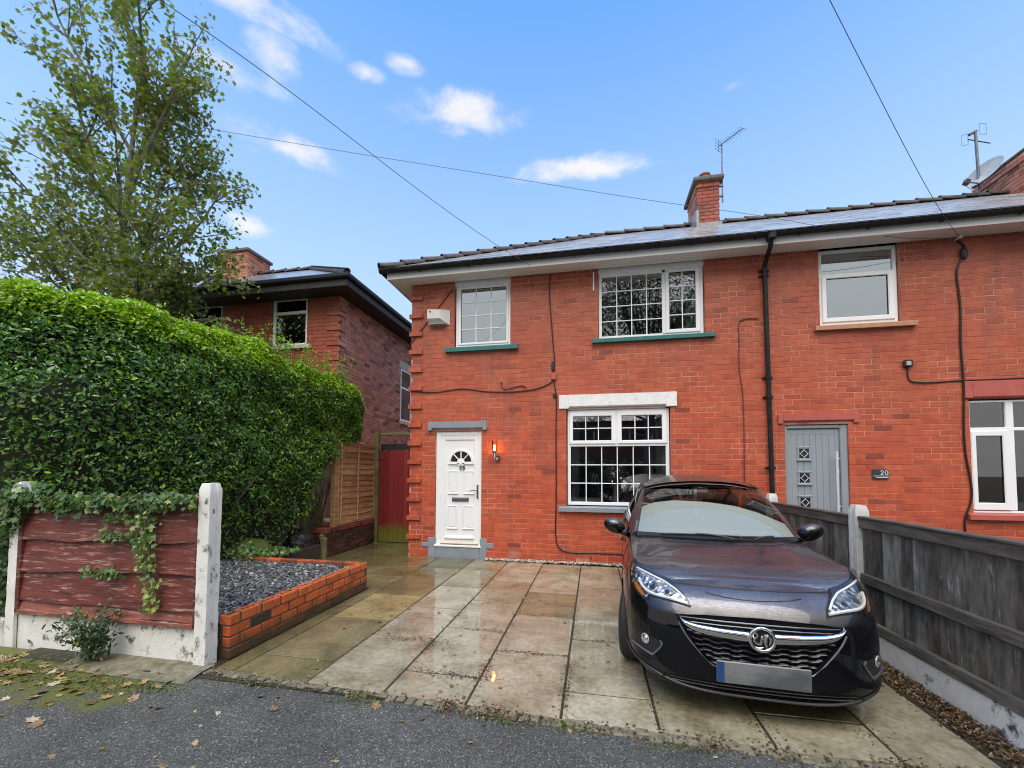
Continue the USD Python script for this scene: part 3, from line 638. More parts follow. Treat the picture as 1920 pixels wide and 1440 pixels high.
def cut_rects(x0, x1, z0, z1, holes):
    """what is left of a brick beside the openings"""
    out = [(x0, x1, z0, z1)]
    for hx0, hx1, hz0, hz1 in holes:
        nxt = []
        for a, b, c, d in out:
            if b <= hx0 or a >= hx1 or d <= hz0 or c >= hz1:
                nxt.append((a, b, c, d)); continue
            if c < hz0 - 0.012:
                nxt.append((max(a, hx0), min(b, hx1), c, hz0))
            if d > hz1 + 0.012:
                nxt.append((max(a, hx0), min(b, hx1), hz1, d))
            if a < hx0 - 0.012:
                nxt.append((a, hx0, c, d))
            if b > hx1 + 0.012:
                nxt.append((hx1, b, c, d))
        out = nxt
    return [r for r in out if r[1] - r[0] > 0.02 and r[3] - r[2] > 0.015]


def brick_shape(u0, u1, z0, z1, proud=0.0, depth=0.02, ch=0.003):
    """a brick's face in wall coordinates: u along, w outwards, z up"""
    j = rng.normal(0, 0.0008, 4)
    w = proud + rng.normal(0, 0.0009)
    o = [(u0 + j[0], z0 + j[1]), (u1 + j[2], z0 + j[3]), (u1 + j[2], z1 + j[1]), (u0 + j[0], z1 + j[3])]
    cu, cz = (u0 + u1) / 2, (z0 + z1) / 2
    i_ = [(u + np.sign(cu - u) * ch, z + np.sign(cz - z) * ch) for u, z in o]
    v = [(u, w, z) for u, z in i_] + [(u, w - ch, z) for u, z in o] + [(u, w - depth - proud, z) for u, z in o]
    f = [[0, 1, 2, 3]] + [[k + 4, (k + 1) % 4 + 4, (k + 1) % 4, k] for k in range(4)] + [[k + 8, (k + 1) % 4 + 8, (k + 1) % 4 + 4, k + 4] for k in range(4)]
    return np.array(v), np.array(f)


def lay(parent, m, to_world, u0, u1, z0, z1, holes, course=0.084, length=0.24, gap=0.0075, phase=0.0, tones=None, hide=None, most=300, special=None, headers=0.0):
    """lays a wall's bricks: those that show largest one Mesh each, the rest joined"""
    rows = []
    k = 0
    z = z0
    while z < z1 - 0.02:
        zt = min(z + course - gap, z1)
        u = u0 - (length / 2 if k % 2 else 0) + phase
        while u < u1:
            ln = length
            a, b = max(u, u0), min(u + ln - gap, u1)
            if b - a > 0.03:
                for r in cut_rects(a, b, z, zt, holes):
                    rows.append((r, 0.0, k))
            u += ln
        z += course; k += 1
    if special:
        rows += special
    shapes = []
    for (a, b, c, d), proud, kk in rows:
        v, f = brick_shape(a, b, c, d, proud)
        t = tones() if tones else float(np.clip(rng.normal(0.55, 0.18), 0.0, 1))
        w = to_world(v)
        p, dep = project(w[:4])
        area = 0.5 * abs(np.dot(p[:, 0], np.roll(p[:, 1], 1)) - np.dot(p[:, 1], np.roll(p[:, 0], 1)))
        c2 = p.mean(0)
        if dep.min() < 0.3 or not (0 < c2[0] < 1920 and 0 < c2[1] < 1440) or (hide and hide(c2)):
            area *= 1e-3
        shapes.append((area, w, f, t))
    shapes.sort(key=lambda s: -s[0])
    for area, w, f, t in shapes[:most]:
        obj('brick', MB().add(w, f, t), m, parent)
    if len(shapes) > most:
        mb = MB()
        for area, w, f, t in shapes[most:]:
            mb.add(w, f, t)
        obj('brickwork', mb, m, parent, kind='stuff')


front = lambda v: np.stack([v[:, 0], D - v[:, 1], v[:, 2]], -1)


def flip(to):
    return to


def hidden_main(c):
    x, y = c
    if 1150 < x < 1640 and y > 905:
        return True
    return x > 1440 and y > 935 + 0.19 * (x - 1455)


def usual():
    r = rng.random()
    if r < 0.03:
        return float(rng.uniform(0.0, 0.3))
    return float(np.clip(rng.normal(0.60, 0.15), 0.25, 1))


def shell(name, parent, x0, x1, y0, y1, z0, z1, holes, m, t=0.22):
    """hollow masonry box with openings cut through its front"""
    box = Manifold.cube((x1 - x0, y1 - y0, z1 - z0)).translate((x0, y0, z0))
    inner = Manifold.cube((x1 - x0 - 2 * t, y1 - y0 - 2 * t, z1 - z0 - 2 * t)).translate((x0 + t, y0 + t, z0 + t))
    out = box - inner
    for a, b, c, d in holes:
        out = out - Manifold.cube((b - a, 1.0, d - c)).translate((a, y0 - 0.5, c))
    return obj(name, out, m, parent)


# ------------------------------------------------------------------ windows
def members(mb, x0, x1, z0, z1, w, ya, yb, ch=0.006, sides='lrtb'):
    """a rectangular frame of four members w wide"""
    wl, wr, wt, wb = [w if not isinstance(w, tuple) else w[k] for k in range(4)] if isinstance(w, tuple) else (w, w, w, w)
    mb.box((x0, ya, z0), (x0 + wl, yb, z1), ch)
    mb.box((x1 - wr, ya, z0), (x1, yb, z1), ch)
    mb.box((x0 + wl - .002, ya + .001, z1 - wt), (x1 - wr + .002, yb, z1), ch)
    mb.box((x0 + wl - .002, ya + .001, z0), (x1 - wr + .002, yb, z0 + wb), ch)
    return mb


def pane(parent, x0, x1, z0, z1, y, m='pane'):
    return obj('pane', MB().box((x0 - .008, y, z0 - .008), (x1 + .008, y + 0.006, z1 + .008)), m, parent)


def bars(parent, x0, x1, z0, z1, cols, rows, y, w=0.017, m='upvc_white'):
    """glazing bars on the glass, each its own piece"""
    for k in range(1, cols):
        x = x0 + (x1 - x0) * k / cols
        obj('glazing_bar', MB().box((x - w / 2, y - 0.007, z0 - .003), (x + w / 2, y + 0.002, z1 + .003), 0.004), m, parent)
    for k in range(1, rows):
        z = z0 + (z1 - z0) * k / rows
        obj('glazing_bar', MB().box((x0 - .003, y - 0.0065, z - w / 2), (x1 + .003, y + 0.0015, z + w / 2), 0.004), m, parent)


def sash(parent, x0, x1, z0, z1, gx0, gx1, gz0, gz1, ya, m='upvc_white'):
    """opening light: its frame stands proud of the outer frame, with a dark seal line round the glass"""
    mb = MB()
    w = (gx0 - x0, x1 - gx1, z1 - gz1, gz0 - z0)
    members(mb, x0, x1, z0, z1, w, ya, ya + 0.05, 0.010)
    s = obj('sash', mb, m, parent)
    sm = MB(); members(sm, gx0 - .001, gx1 + .001, gz0 - .001, gz1 + .001, 0.005, ya + 0.012, ya + 0.03, 0.001)
    obj('seal', sm, 'upvc_seal', parent)
    return s


def sill(parent, x0, x1, z0, z1, m, proud=0.07, label=None):
    mb = MB()
    n_ = 14
    pr = [(D + 0.06, z0), (D - proud, z0), (D - proud, z1 - 0.018), (D - proud + 0.012, z1 - 0.006), (D + 0.06, z1 + 0.004)]
    mb.prism([(y, z) for y, z in pr], 'x', x0, x1)
    return obj('sill', mb, m, parent, label=label)


def lintel(parent, x0, x1, z0, z1, m, soff, ear=0.075, proud=0.028, zc=None, label=None):
    """stone head with plain ears and a splayed underside between them"""
    mb = MB()
    mb.box((x0, D - proud, z0), (x0 + ear, D + 0.10, z1), 0.006)
    mb.box((x1 - ear, D - proud, z0), (x1, D + 0.10, z1), 0.006)
    zc = z0 + 0.05 if zc is None else zc
    mb.prism([(D + 0.10, z1 - .001), (D - proud - 0.004, z1 - .001), (D - proud - 0.004, zc), (D + 0.055, soff), (D + 0.10, soff)], 'x', x0 + ear - .004, x1 - ear + .004)
    return obj('lintel', mb, m, parent, label=label)


def curtain(x0, x1, z0, z1, y, folds, m, label, amp=0.02):
    n_ = folds * 8
    x = np.linspace(x0, x1, n_)
    yy = y + amp * np.sin(np.linspace(0, folds * 2 * math.pi, n_)) + 0.006 * rng.normal(size=n_)
    v = np.concatenate([np.stack([x, yy, np.full(n_, z0)], -1), np.stack([x, yy * 0 + y + (yy - y) * 0.6, np.full(n_, z1)], -1)])
    f = [[k, k + 1, n_ + k + 1, n_ + k] for k in range(n_ - 1)]
    o = obj('curtain', (v, np.array(f)), m, smooth=True)
    return tag(o, label, 'curtain')
# ------------------------------------------------------------------ the end house with the white door
H18 = [(-2.47, -1.42, 3.757, 5.02), (0.09, 1.785, 3.765, 5.02), (-0.45, 1.235, 0.94, 2.60), (-2.80, -1.935, 0.05, 2.25)]
h18 = thing('brick_house', 'red brick end house with white front door, teal sills and Georgian-barred windows', 'house')
wall = shell('wall', h18, XW, XP - 0.002, D + 0.0035, 14.3, -0.2, 5.0, H18, 'mortar_pink')
quoins = []
z = 0.336 - 0.025
qh = []
while z < 4.9:
    quoins.append(((XW - 0.034, XW + 0.225, z, z + 0.076), 0.038, 0))
    qh.append((XW - 1, XW + 0.225, z - 0.004, z + 0.082))
    z += 0.336
stone18 = [(-2.935, -1.84, 2.258, 2.417), (-0.572, 1.332, 2.595, 2.83), (-2.918, -2.78, -0.1, 0.346), (-3.044, -2.918, 0.179, 0.256), (-1.955, -1.836, -0.1, 0.351), (-1.836, -1.718, 0.184, 0.276), (-2.80, -1.93, -0.1, 0.06)]
vents = [(-1.457, -1.214, 0.032, 0.176), (-0.311, -0.066, 0.012, 0.106)]
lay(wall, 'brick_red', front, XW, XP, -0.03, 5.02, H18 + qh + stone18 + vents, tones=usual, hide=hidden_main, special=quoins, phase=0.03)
obj('floor', MB().box((XW + .21, D + .21, 2.66), (XP - .21, 11.5, 2.94)).box((XW + .21, D + 3.6, 0), (XP - .21, D + 3.7, 4.9)), 'room_wall', h18)
# upper left window
w = MB(); members(w, -2.449, -1.434, 3.77, 4.92, 0.055, D + .055, D + .12); w.box((-2.47, D + .035, 4.905), (-1.42, D + .12, 5.0), .006)
w1 = obj('window', w, 'upvc_white', h18)
sash(w1, -2.40, -1.47, 3.81, 4.885, -2.35, -1.513, 3.855, 4.84, D + .04)
pane(w1, -2.35, -1.513, 3.855, 4.84, D + .066, 'pane_bright')
bars(w1, -2.35, -1.513, 3.855, 4.84, 3, 4, D + .064)
sill(h18, -2.619, -1.282, 3.672, 3.757, 'paint_teal', label='teal painted stone sill')
# upper right window
w = MB(); members(w, .099, 1.772, 3.772, 4.905, 0.055, D + .055, D + .12); w.box((.09, D + .035, 4.90), (1.785, D + .12, 5.0), .006); w.box((1.132, D + .056, 3.80), (1.187, D + .12, 4.90), .006)
w2 = obj('window', w, 'upvc_white', h18)
pane(w2, .158, 1.13, 3.815, 4.86, D + .078); bars(w2, .158, 1.13, 3.825, 4.855, 4, 4, D + .076)
sash(w2, 1.185, 1.722, 3.815, 4.875, 1.243, 1.652, 3.88, 4.835, D + .035)
pane(w2, 1.243, 1.652, 3.88, 4.835, D + .06); bars(w2, 1.243, 1.652, 3.88, 4.835, 2, 4, D + .058)
sill(h18, -0.011, 1.921, 3.694, 3.765, 'paint_teal', label='teal painted stone sill')
# ground floor window
w = MB(); members(w, -.432, 1.218, .965, 2.575, 0.055, D + .055, D + .12); w.box((-.40, D + .056, 1.955), (1.19, D + .12, 2.005), .006); w.box((.358, D + .057, 2.0), (.408, D + .12, 2.55), .006)
w3 = obj('window', w, 'upvc_white', h18)
for a, b, c, d in ((-.40, .372, -.34, .299), (.394, 1.185, .466, 1.105)):
    sash(w3, a, b, 1.995, 2.535, c, d, 2.055, 2.466, D + .035)
    pane(w3, c, d, 2.055, 2.466, D + .06); bars(w3, c, d, 2.055, 2.466, 3, 2, D + .058)
pane(w3, -.378, 1.143, 1.02, 1.942, D + .08); bars(w3, -.378, 1.165, 1.02, 1.955, 6, 3, D + .078)
lintel(h18, -0.572, 1.332, 2.595, 2.83, 'paint_white_rough', 2.585, ear=.17, zc=2.635, label='rough white painted stone lintel')
sill(h18, -0.578, 1.30, .86, .945, 'paint_grey', label='grey painted stone sill')
# front door
d = MB(); members(d, -2.795, -1.938, .185, 2.245, (.10, .065, .075, .05), D + .03, D + .10, .010)
d.box((-2.80, D - .02, .19), (-1.935, D + .06, .225), .006)
door = obj('door', d, 'upvc_white', h18)
dx = lambda cx: -2.795 + (cx - 370) * .0021
dz = lambda cy: 2.245 - (cy - 235) * .00199
lf = MB(); members(lf, -2.70, -2.0, .235, 2.175, (.085, .085, .09, .09), D + .036, D + .09, .012); lf.box((-2.62, D + .055, .32), (-2.08, D + .09, 2.09))
obj('door_leaf', lf, 'upvc_white', door)
for xa, xb, ya, yb in ((480, 567, 590, 797), (618, 710, 590, 797), (472, 560, 902, 1110), (610, 708, 902, 1110)):
    x0, x1, z1, z0 = dx(xa), dx(xb), dz(ya), dz(yb)
    p = MB(); members(p, x0, x1, z0, z1, .022, D + .040, D + .06, .009); p.box((x0 + .035, D + .046, z0 + .035), (x1 - .035, D + .06, z1 - .035), .008); p.box((x0 - .008, D + .034, z0 - .006), (x1 + .008, D + .06, z0 + .016), .008)
    obj('door_panel', p, 'upvc_white', door)
fx, fz = dx(592), dz(512)
arc = lambda r, n_=28, a0=0.0, a1=math.pi: [(fx + r * math.cos(t), fz + r * math.sin(t)) for t in np.linspace(a0, a1, n_)]
fan = CrossSection([arc(.225)]) - CrossSection([arc(.195)])
p = MB().prism(fan, 'y', D + .034, D + .06); p.box((fx - .24, D + .032, fz - .045), (fx + .24, D + .06, fz - .012), .008); p.mesh(trimesh.creation.cylinder(.07, .03, sections=24).apply_transform(trimesh.transformations.rotation_matrix(math.pi / 2, [1, 0, 0])).apply_translation([fx, D + .047, fz - .005]))
p.mesh(trimesh.creation.cylinder(.035, .02, sections=20).apply_transform(trimesh.transformations.rotation_matrix(math.pi / 2, [1, 0, 0])).apply_translation([fx, D + .034, fz - .008]))
for k in (1, 2, 3):
    t = math.pi * k / 4
    p.tube([(fx + .05 * math.cos(t), D + .046, fz + .05 * math.sin(t)), (fx + .2 * math.cos(t), D + .046, fz + .2 * math.sin(t))], .011, 6)
obj('fanlight', p, 'upvc_white', door)
for k in range(4):
    a0, a1 = math.pi * k / 4 + .06, math.pi * (k + 1) / 4 - .06
    poly = arc(.19, 8, a0, a1) + arc(.07, 5, a1, a0)
    obj('pane', MB().prism(poly, 'y', D + .050, D + .054), 'lens_dark', door)
obj('letterbox', MB().box((dx(515), D + .036, dz(865)), (dx(663), D + .06, dz(830)), .006).box((dx(527), D + .030, dz(857)), (dx(651), D + .05, dz(841)), .005), 'handle_dark', door)
obj('handle', MB().box((dx(735), D + .022, dz(838)), (dx(750), D + .05, dz(715)), .006).tube([(dx(742), D + .02, dz(764)), (dx(742), D - .015, dz(764)), (dx(735), D - .022, dz(765)), (dx(686), D - .018, dz(767))], .009, 8), 'handle_dark', door)
t = meshkit.text_mesh('18', 0.066, 0.008, True); t.apply_transform(trimesh.transformations.rotation_matrix(math.pi / 2, [1, 0, 0])); t.apply_translation([dx(575), D + .040, dz(578)])
obj('number', t, 'number_grey', door)
obj('threshold', MB().box((-2.70, D - .005, .232), (-2.0, D + .05, .262), .008), 'brass_dull', door)
obj('weatherboard', MB().box((-2.62, D + .018, .325), (-2.08, D + .06, .365), .010), 'upvc_white', door)
lintel(h18, -2.935, -1.84, 2.258, 2.417, 'paint_grey', 2.25, ear=.075, proud=.045, zc=2.305, label='grey painted stone lintel over the door')
mb = MB()
for a, b, c, e in stone18[2:6]:
    mb.box((a, D - .012, max(c, -.03)), (b, D + .05, e), .006)
mb.box((-2.78, D - .006, -.03), (-1.955, D + .12, .188), .008)
obj('doorstep', mb, 'paint_grey', h18, label='grey painted step and quoin stones')
for a, b, c, e in vents:
    mb = MB(); members(mb, a, b, c, e, .014, D - .004, D + .03, .003)
    for kx in range(5):
        mb.box((a + (b - a) * (kx + .6) / 5.2 , D + .004, c), (a + (b - a) * (kx + .6) / 5.2 + .012, D + .03, e))
    for kz in range(3):
        mb.box((a, D + .006, c + (e - c) * (kz + .7) / 3.4), (b, D + .03, c + (e - c) * (kz + .7) / 3.4 + .010))
    obj('air_brick', mb, 'pot_clay', h18)

# ------------------------------------------------------------------ roofs
TAN = 0.608
YE, ZE = 6.76, 5.115          # eaves edge
YR = 10.74                    # ridge
ZR = ZE + TAN * (YR - YE)
CS, SN = 1 / math.hypot(1, TAN), TAN / math.hypot(1, TAN)


def slate_piece(a, b, s0, ln, tone, lift):
    """one slate of the front slope: along x from a to b, s0 metres up the slope from the eaves"""
    v = []
    for t in (0.0, 0.003):
        for x, s in ((a, s0), (b, s0), (b, s0 + ln), (a, s0 + ln)):
            n_ = t + lift * (1 - (s - s0) / ln) + 0.004
            v.append((x, YE + s * CS - n_ * SN, ZE + s * SN + n_ * CS))
    f = [[3, 2, 1, 0], [4, 5, 6, 7], [0, 1, 5, 4], [1, 2, 6, 5], [2, 3, 7, 6], [3, 0, 4, 7]]
    return np.array(v), np.array(f)


def slates(roof, x0, x1, hip=None):
    L = (YR - YE) / CS
    out = []
    k = 0
    s = -0.04
    while s < L - 0.05:
        ln = min(0.40, L - s)
        x = x0 - (0.14 if k % 2 else 0)
        while x < x1:
            a, b = max(x, x0), min(x + 0.276, x1)
            if hip is not None:
                a = max(a, hip + (s + 0.1) * CS)
            if b - a > 0.05:
                j = rng.normal(0, 0.004)
                v, f = slate_piece(a, b, s + j, ln, 0, 0.003 + abs(rng.normal(0, 0.0015)))
                p, dep = project(v[4:]); c = p.mean(0)
                area = 0.5 * abs(np.dot(p[:, 0], np.roll(p[:, 1], 1)) - np.dot(p[:, 1], np.roll(p[:, 0], 1)))
                if not (0 < c[0] < 1920) or dep.min() < .5:
                    area = 0
                out.append((area, v, f, float(np.clip(rng.normal(.5, .22), 0, 1))))
            x += 0.28
        s += 0.20; k += 1
    out.sort(key=lambda o: -o[0])
    for a_, v, f, t in out[:300]:
        obj('slate', MB().add(v, f, t), 'slate', roof)
    if len(out) > 300:
        mb = MB()
        for a_, v, f, t in out[300:]:
            mb.add(v, f, t)
        obj('slates', mb, 'slate', roof, kind='stuff')


def ridge_tile(p, q, r=0.072):
    """half-round tile from p to q, its lower end lifted over the next"""
    p, q = np.asarray(p, float), np.asarray(q, float)
    d = q - p; ln = np.linalg.norm(d); d /= ln
    side = np.cross(d, [0, 0, 1.0]); side /= np.linalg.norm(side); up = np.cross(side, d)
    ang = np.linspace(-0.12 * math.pi, 1.12 * math.pi, 11)
    v, n_ = [], len(ang)
    for e, lift in ((p - d * .02, 0.045), (p + d * .06, 0.030), (q, 0.0)):
        for rr in (r, r - .016):
            for t in ang:
                v.append(e + side * rr * math.cos(t) + up * (rr * math.sin(t) * .9 + lift - .02))
    f = []
    for k in range(2):
        for i_ in range(n_ - 1):
            o = k * 2 * n_
            f += [[o + i_, o + i_ + 1, o + 2 * n_ + i_ + 1, o + 2 * n_ + i_], [o + n_ + i_ + 1, o + n_ + i_, o + 3 * n_ + i_, o + 3 * n_ + i_ + 1]]
    for i_ in range(n_ - 1):
        f.append([i_ + 1, i_, n_ + i_, n_ + i_ + 1])
    return MB().add(v, f)


def along(roof, p, q, ln=0.45):
    p, q = np.asarray(p, float), np.asarray(q, float)
    n_ = max(1, int(round(np.linalg.norm(q - p) / ln)))
    for k in range(n_):
        obj('ridge_tile', ridge_tile(p + (q - p) * k / n_, p + (q - p) * (k + 1) / n_), 'ridge_clay', roof)


XE = XW - 0.41                # outer edge of the hipped end
apex = (XE + (YR - YE), YR, ZR)
YB = 2 * YR - YE
v = [(XE, YE, ZE), (XP, YE, ZE), (XP, YR, ZR), apex, (XE, YB, ZE), (XP, YB, ZE)]
f = [[0, 1, 2], [0, 2, 3], [0, 3, 4], [3, 2, 5], [3, 5, 4], [0, 4, 5], [0, 5, 1], [1, 5, 2]]
roof = obj('roof', (v, np.array(f)), 'slate', h18)
slates(roof, XE, XP, hip=XE)
along(roof, (XE, YE, ZE + .03), (apex[0], apex[1], apex[2] + .03))
along(roof, (apex[0] + .05, YR, ZR + .04), (XP, YR, ZR + .04))


def eaves(house, xa, xb, end=False):
    """soffit, white fascia and black half-round gutter along the front, and round the end"""
    s = MB().box((xa - (.32 if end else 0), D - .32, 4.985), (xb, D + .0, 5.0))
    if end:
        s.box((xa - .32, D + .0, 4.9852), (xa + .0, 14.0, 5.0002))
    for k in range(3):   # soffit boards
        s.box((xa - (.32 if end else 0), D - .31 + k * .105, 4.980), (xb, D - .31 + k * .105 + .098, 4.986), .002)
    obj('soffit', s, 'soffit_white', house)
    fa = MB().box((xa - (.335 if end else 0), D - .338, 4.958), (xb, D - .32, 5.09), .003)
    if end:
        fa.box((xa - .338, D - .335, 4.9655), (xa - .32, 14.0, 5.0605), .004)
    obj('fascia', fa, 'fascia_white', house)
    prof = [(.0, .0)] + [(-.062 - .062 * math.cos(t), .0 - .075 * math.sin(t)) for t in np.linspace(0, math.pi, 11)][::-1]
    g = MB().prism([(D - .338 + y, 5.118 + z_) for y, z_ in prof], 'x', xa - (.44 if end else 0), xb)
    if end:
        g.prism([(xa - .338 + y, 5.1175 + z_) for y, z_ in prof], 'y', D - .34, 14.0)
    for x in np.arange(xa + .3, xb, .9):   # brackets
        g.tube([(x, D - .338, 5.10), (x, D - .36, 5.042), (x, D - .40, 5.037), (x, D - .45, 5.055), (x, D - .468, 5.115)], .008, 5)
    obj('gutter', g, 'gutter_black', house)


eaves(h18, XW, XP - .001, True)
# downpipe with its swan neck
dp = MB().tube([(2.62, D - .40, 5.03), (2.62, D - .40, 4.98), (2.625, D - .36, 4.92), (2.645, D - .12, 4.80), (2.650, D - .06, 4.74), (2.650, D - .055, 4.60)], .034, 10)
dp.tube([(2.650, D - .055, 4.72), (2.70, D - .055, .06)], .034, 12)
for z_ in (4.70, 4.62, 3.0, 2.7, 1.6):
    x = 2.65 + (4.72 - z_) / 4.66 * .05
    dp.tube([(x, D - .055, z_ - .03), (x, D - .055, z_ + .03)], .042, 12)
    dp.box((x - .075, D - .03, z_ - .012), (x + .075, D - .006, z_ + .012), .003)
obj('downpipe', dp, 'gutter_black', h18)
obj('hopper_joint', MB().box((2.565, D - .475, 4.985), (2.675, D - .335, 5.10), .02), 'gutter_black', h18)

# chimney on the ridge
ch = (2.40, 2.88, 10.19, 11.15, 7.05, 8.28)
chim = obj('chimney', MB().box((ch[0] + .012, ch[2] + .012, ch[4]), (ch[1] - .012, ch[3] - .012, ch[5])), 'mortar_dark', h18)
for zz in range(15):
    z0_ = ch[4] + zz * .084
    if z0_ > ch[5] - .05:
        break
    big = 0.02 if z0_ > 8.12 else 0.0
    for side, (u0, u1), tw in (('f', (ch[0], ch[1]), lambda v: np.stack([v[:, 0], ch[2] - v[:, 1], v[:, 2]], -1)), ('l', (-ch[3], -ch[2]), lambda v: np.stack([ch[0] - v[:, 1], -v[:, 0], v[:, 2]], -1))):
        u = u0 - (.12 if zz % 2 else 0)
        while u < u1:
            a, b = max(u, u0), min(u + .23, u1)
            if b - a > .03:
                vv, ff = brick_shape(a, b, z0_, z0_ + .074, big)
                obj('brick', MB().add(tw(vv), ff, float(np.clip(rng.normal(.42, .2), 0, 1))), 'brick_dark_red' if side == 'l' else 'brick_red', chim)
            u += .24
obj('chimney_cap', MB().box((ch[0] - .09, ch[2] - .09, 8.27), (ch[1] + .09, ch[3] + .09, 8.37), .02), 'concrete_cap', h18)
pr = [(0, 0), (.135, 0), (.135, .03), (.115, .06), (.108, .22), (.13, .24), (.13, .27), (.095, .27), (.09, .1), (0, .1)]
pot = trimesh.creation.revolve(np.array(pr), sections=20); pot.apply_translation([2.64, 10.5, 8.365])
obj('chimney_pot', pot, 'pot_clay', h18, smooth=40)
obj('chimney_flashing', MB().box((ch[0] - .04, ch[2] - .05, 7.02), (ch[1] + .04, ch[2] + .03, 7.28), .01).box((ch[0] - .045, ch[2] - .04, 7.03), (ch[0] + .03, ch[3], 7.60), .01), 'lead_grey', h18)

# ------------------------------------------------------------------ the neighbouring house with the grey door
XR = 9.3
H20 = [(3.43, 4.51, 3.765, 5.02), (2.90, 3.765, 0.05, 2.265), (5.30, 7.05, 0.955, 2.60)]
h20 = thing('brick_house', 'red brick house with grey composite door and plain white windows, joined on past the downpipe', 'house')
wall2 = shell('wall', h20, XP + 0.002, XR, D + 0.0037, 14.3, -0.2, 5.0, H20, 'mortar_pink')
stone20 = [(2.803, 3.905, 2.275, 2.425), (5.24, 7.15, 2.60, 2.845)]
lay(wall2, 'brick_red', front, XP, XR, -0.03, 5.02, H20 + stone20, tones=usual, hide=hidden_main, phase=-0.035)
obj('floor', MB().box((XP + .22, D + .21, 2.66), (XR - .23, 11.5, 2.94)).box((XP + .22, D + 3.6, 0), (XR - .23, D + 3.7, 4.9)), 'room_wall', h20)
w = MB(); members(w, 3.445, 4.497, 3.79, 4.975, 0.05, D + .05, D + .12); w.box((3.48, D + .051, 4.555), (4.46, D + .12, 4.60), .006)
w4 = obj('window', w, 'upvc_white', h20)
pane(w4, 3.487, 4.44, 4.60, 4.92, D + .075, 'pane_bright')
sash(w4, 3.482, 4.452, 3.835, 4.575, 3.55, 4.372, 3.91, 4.52, D + .03)
pane(w4, 3.55, 4.372, 3.91, 4.52, D + .056, 'pane_bright')
sill(h20, 3.339, 4.672, 3.695, 3.772, 'stone_sand', label='sandstone window sill')
# ground floor window
w = MB(); members(w, 5.305, 7.045, .96, 2.57, 0.03, D + .04, D + .12)
w.box((5.33, D + .041, 2.13), (7.02, D + .12, 2.18), .006)
for x in (5.762, 6.54):
    w.box((x, D + .042, 1.0), (x + .095, D + .12, 2.55), .008)
w5 = obj('window', w, 'upvc_white', h20)
for a, b in ((5.335, 5.762), (5.857, 6.54), (6.635, 7.015)):
    pane(w5, a, b, 2.18, 2.54, D + .07)
for a, b in ((5.325, 5.775), (6.625, 7.025)):
    sash(w5, a, b, 1.0, 2.135, a + .066, b - .072, 1.105, 2.055, D + .025)
    pane(w5, a + .066, b - .072, 1.105, 2.055, D + .05)
pane(w5, 5.857, 6.54, 1.0, 2.13, D + .07)
lintel(h20, 5.24, 7.15, 2.60, 2.845, 'paint_terracotta', 2.59, ear=.10, zc=2.62, label='terracotta painted lintel over the wide window')
sill(h20, 5.21, 7.15, .87, .955, 'paint_terracotta', label='chipped terracotta painted sill')
# door
d = MB(); members(d, 2.905, 3.765, .19, 2.26, (.042, .10, .058, .05), D + .025, D + .10, .010)
door2 = obj('door', d, 'upvc_grey', h20)
mb = MB(); members(mb, 2.95, 3.662, .22, 2.195, (.055, .055, .085, .16), D + .052, D + .09, .004)
obj('door_leaf', mb, 'door_grey', door2)
gx = np.linspace(3.004, 3.608, 8)
for a, b in zip(gx[:-1], gx[1:]):
    obj('plank', MB().box((a + .0012, D + .054, .375), (b - .0012, D + .085, 2.112), .004), 'door_grey', door2)
for zc in (1.816, 1.441, 1.068, .69):
    x0, x1, z0, z1 = 3.085, 3.275, zc - .10, zc + .10
    p = MB(); members(p, x0, x1, z0, z1, .028, D + .036, D + .06, .009); p.box((x0 - .008, D + .03, z0 - .014), (x1 + .008, D + .06, z0 + .018), .008); p.box((x0 - .006, D + .034, z1 - .012), (x1 + .006, D + .06, z1 + .008), .007)
    obj('light_frame', p, 'door_grey', door2)
    obj('pane', MB().box((x0 + .025, D + .047, z0 + .025), (x1 - .025, D + .053, z1 - .025)), 'lens_dark', door2)
    xc = (x0 + x1) / 2
    q_ = [(xc, D + .044, zc - .058), (xc + .052, D + .044, zc), (xc, D + .044, zc + .058), (xc - .052, D + .044, zc), (xc, D + .044, zc - .058)]
    lead = MB()
    for a, b in zip(q_[:-1], q_[1:]):
        lead.tube([a, b], .0055, 5)
    for a, b in (((xc - .07, zc), (xc - .05, zc)), ((xc + .05, zc), (xc + .07, zc)), ((xc, zc + .056), (xc, zc + .075)), ((xc, zc - .056), (xc, zc - .075))):
        lead.tube([(a[0], D + .044, a[1]), (b[0], D + .044, b[1])], .004, 5)
    obj('lead_pattern', lead, 'lead_came', door2)
obj('handle', MB().tube([(3.583, D - .035, .90), (3.583, D - .035, 1.845)], .016, 10).tube([(3.583, D - .035, 1.735), (3.632, D + .0, 1.735), (3.632, D + .06, 1.735)], .009, 8).tube([(3.583, D - .035, 1.02), (3.632, D + .0, 1.02), (3.632, D + .06, 1.02)], .009, 8), 'steel_brushed', door2)
obj('lock', MB().box((3.622, D + .035, 1.49), (3.648, D + .06, 1.58), .008), 'steel_brushed', door2)
lintel(h20, 2.803, 3.905, 2.275, 2.425, 'paint_terracotta', 2.262, ear=.075, proud=.03, zc=2.325, label='terracotta painted lintel over the door')
obj('doorstep', MB().box((2.86, D - .06, -.03), (3.80, D + .12, .19), .008), 'concrete_pale', h20)
v = [(XP + .001, YE, ZE), (XR, YE, ZE), (XR, YR, ZR), (XP + .001, YR, ZR), (XP + .001, YB, ZE), (XR, YB, ZE)]
f = [[0, 1, 2], [0, 2, 3], [3, 2, 5], [3, 5, 4], [0, 3, 4], [1, 5, 2], [0, 4, 5], [0, 5, 1]]
roof2 = obj('roof', (v, np.array(f)), 'slate', h20)
slates(roof2, XP + .001, XR)
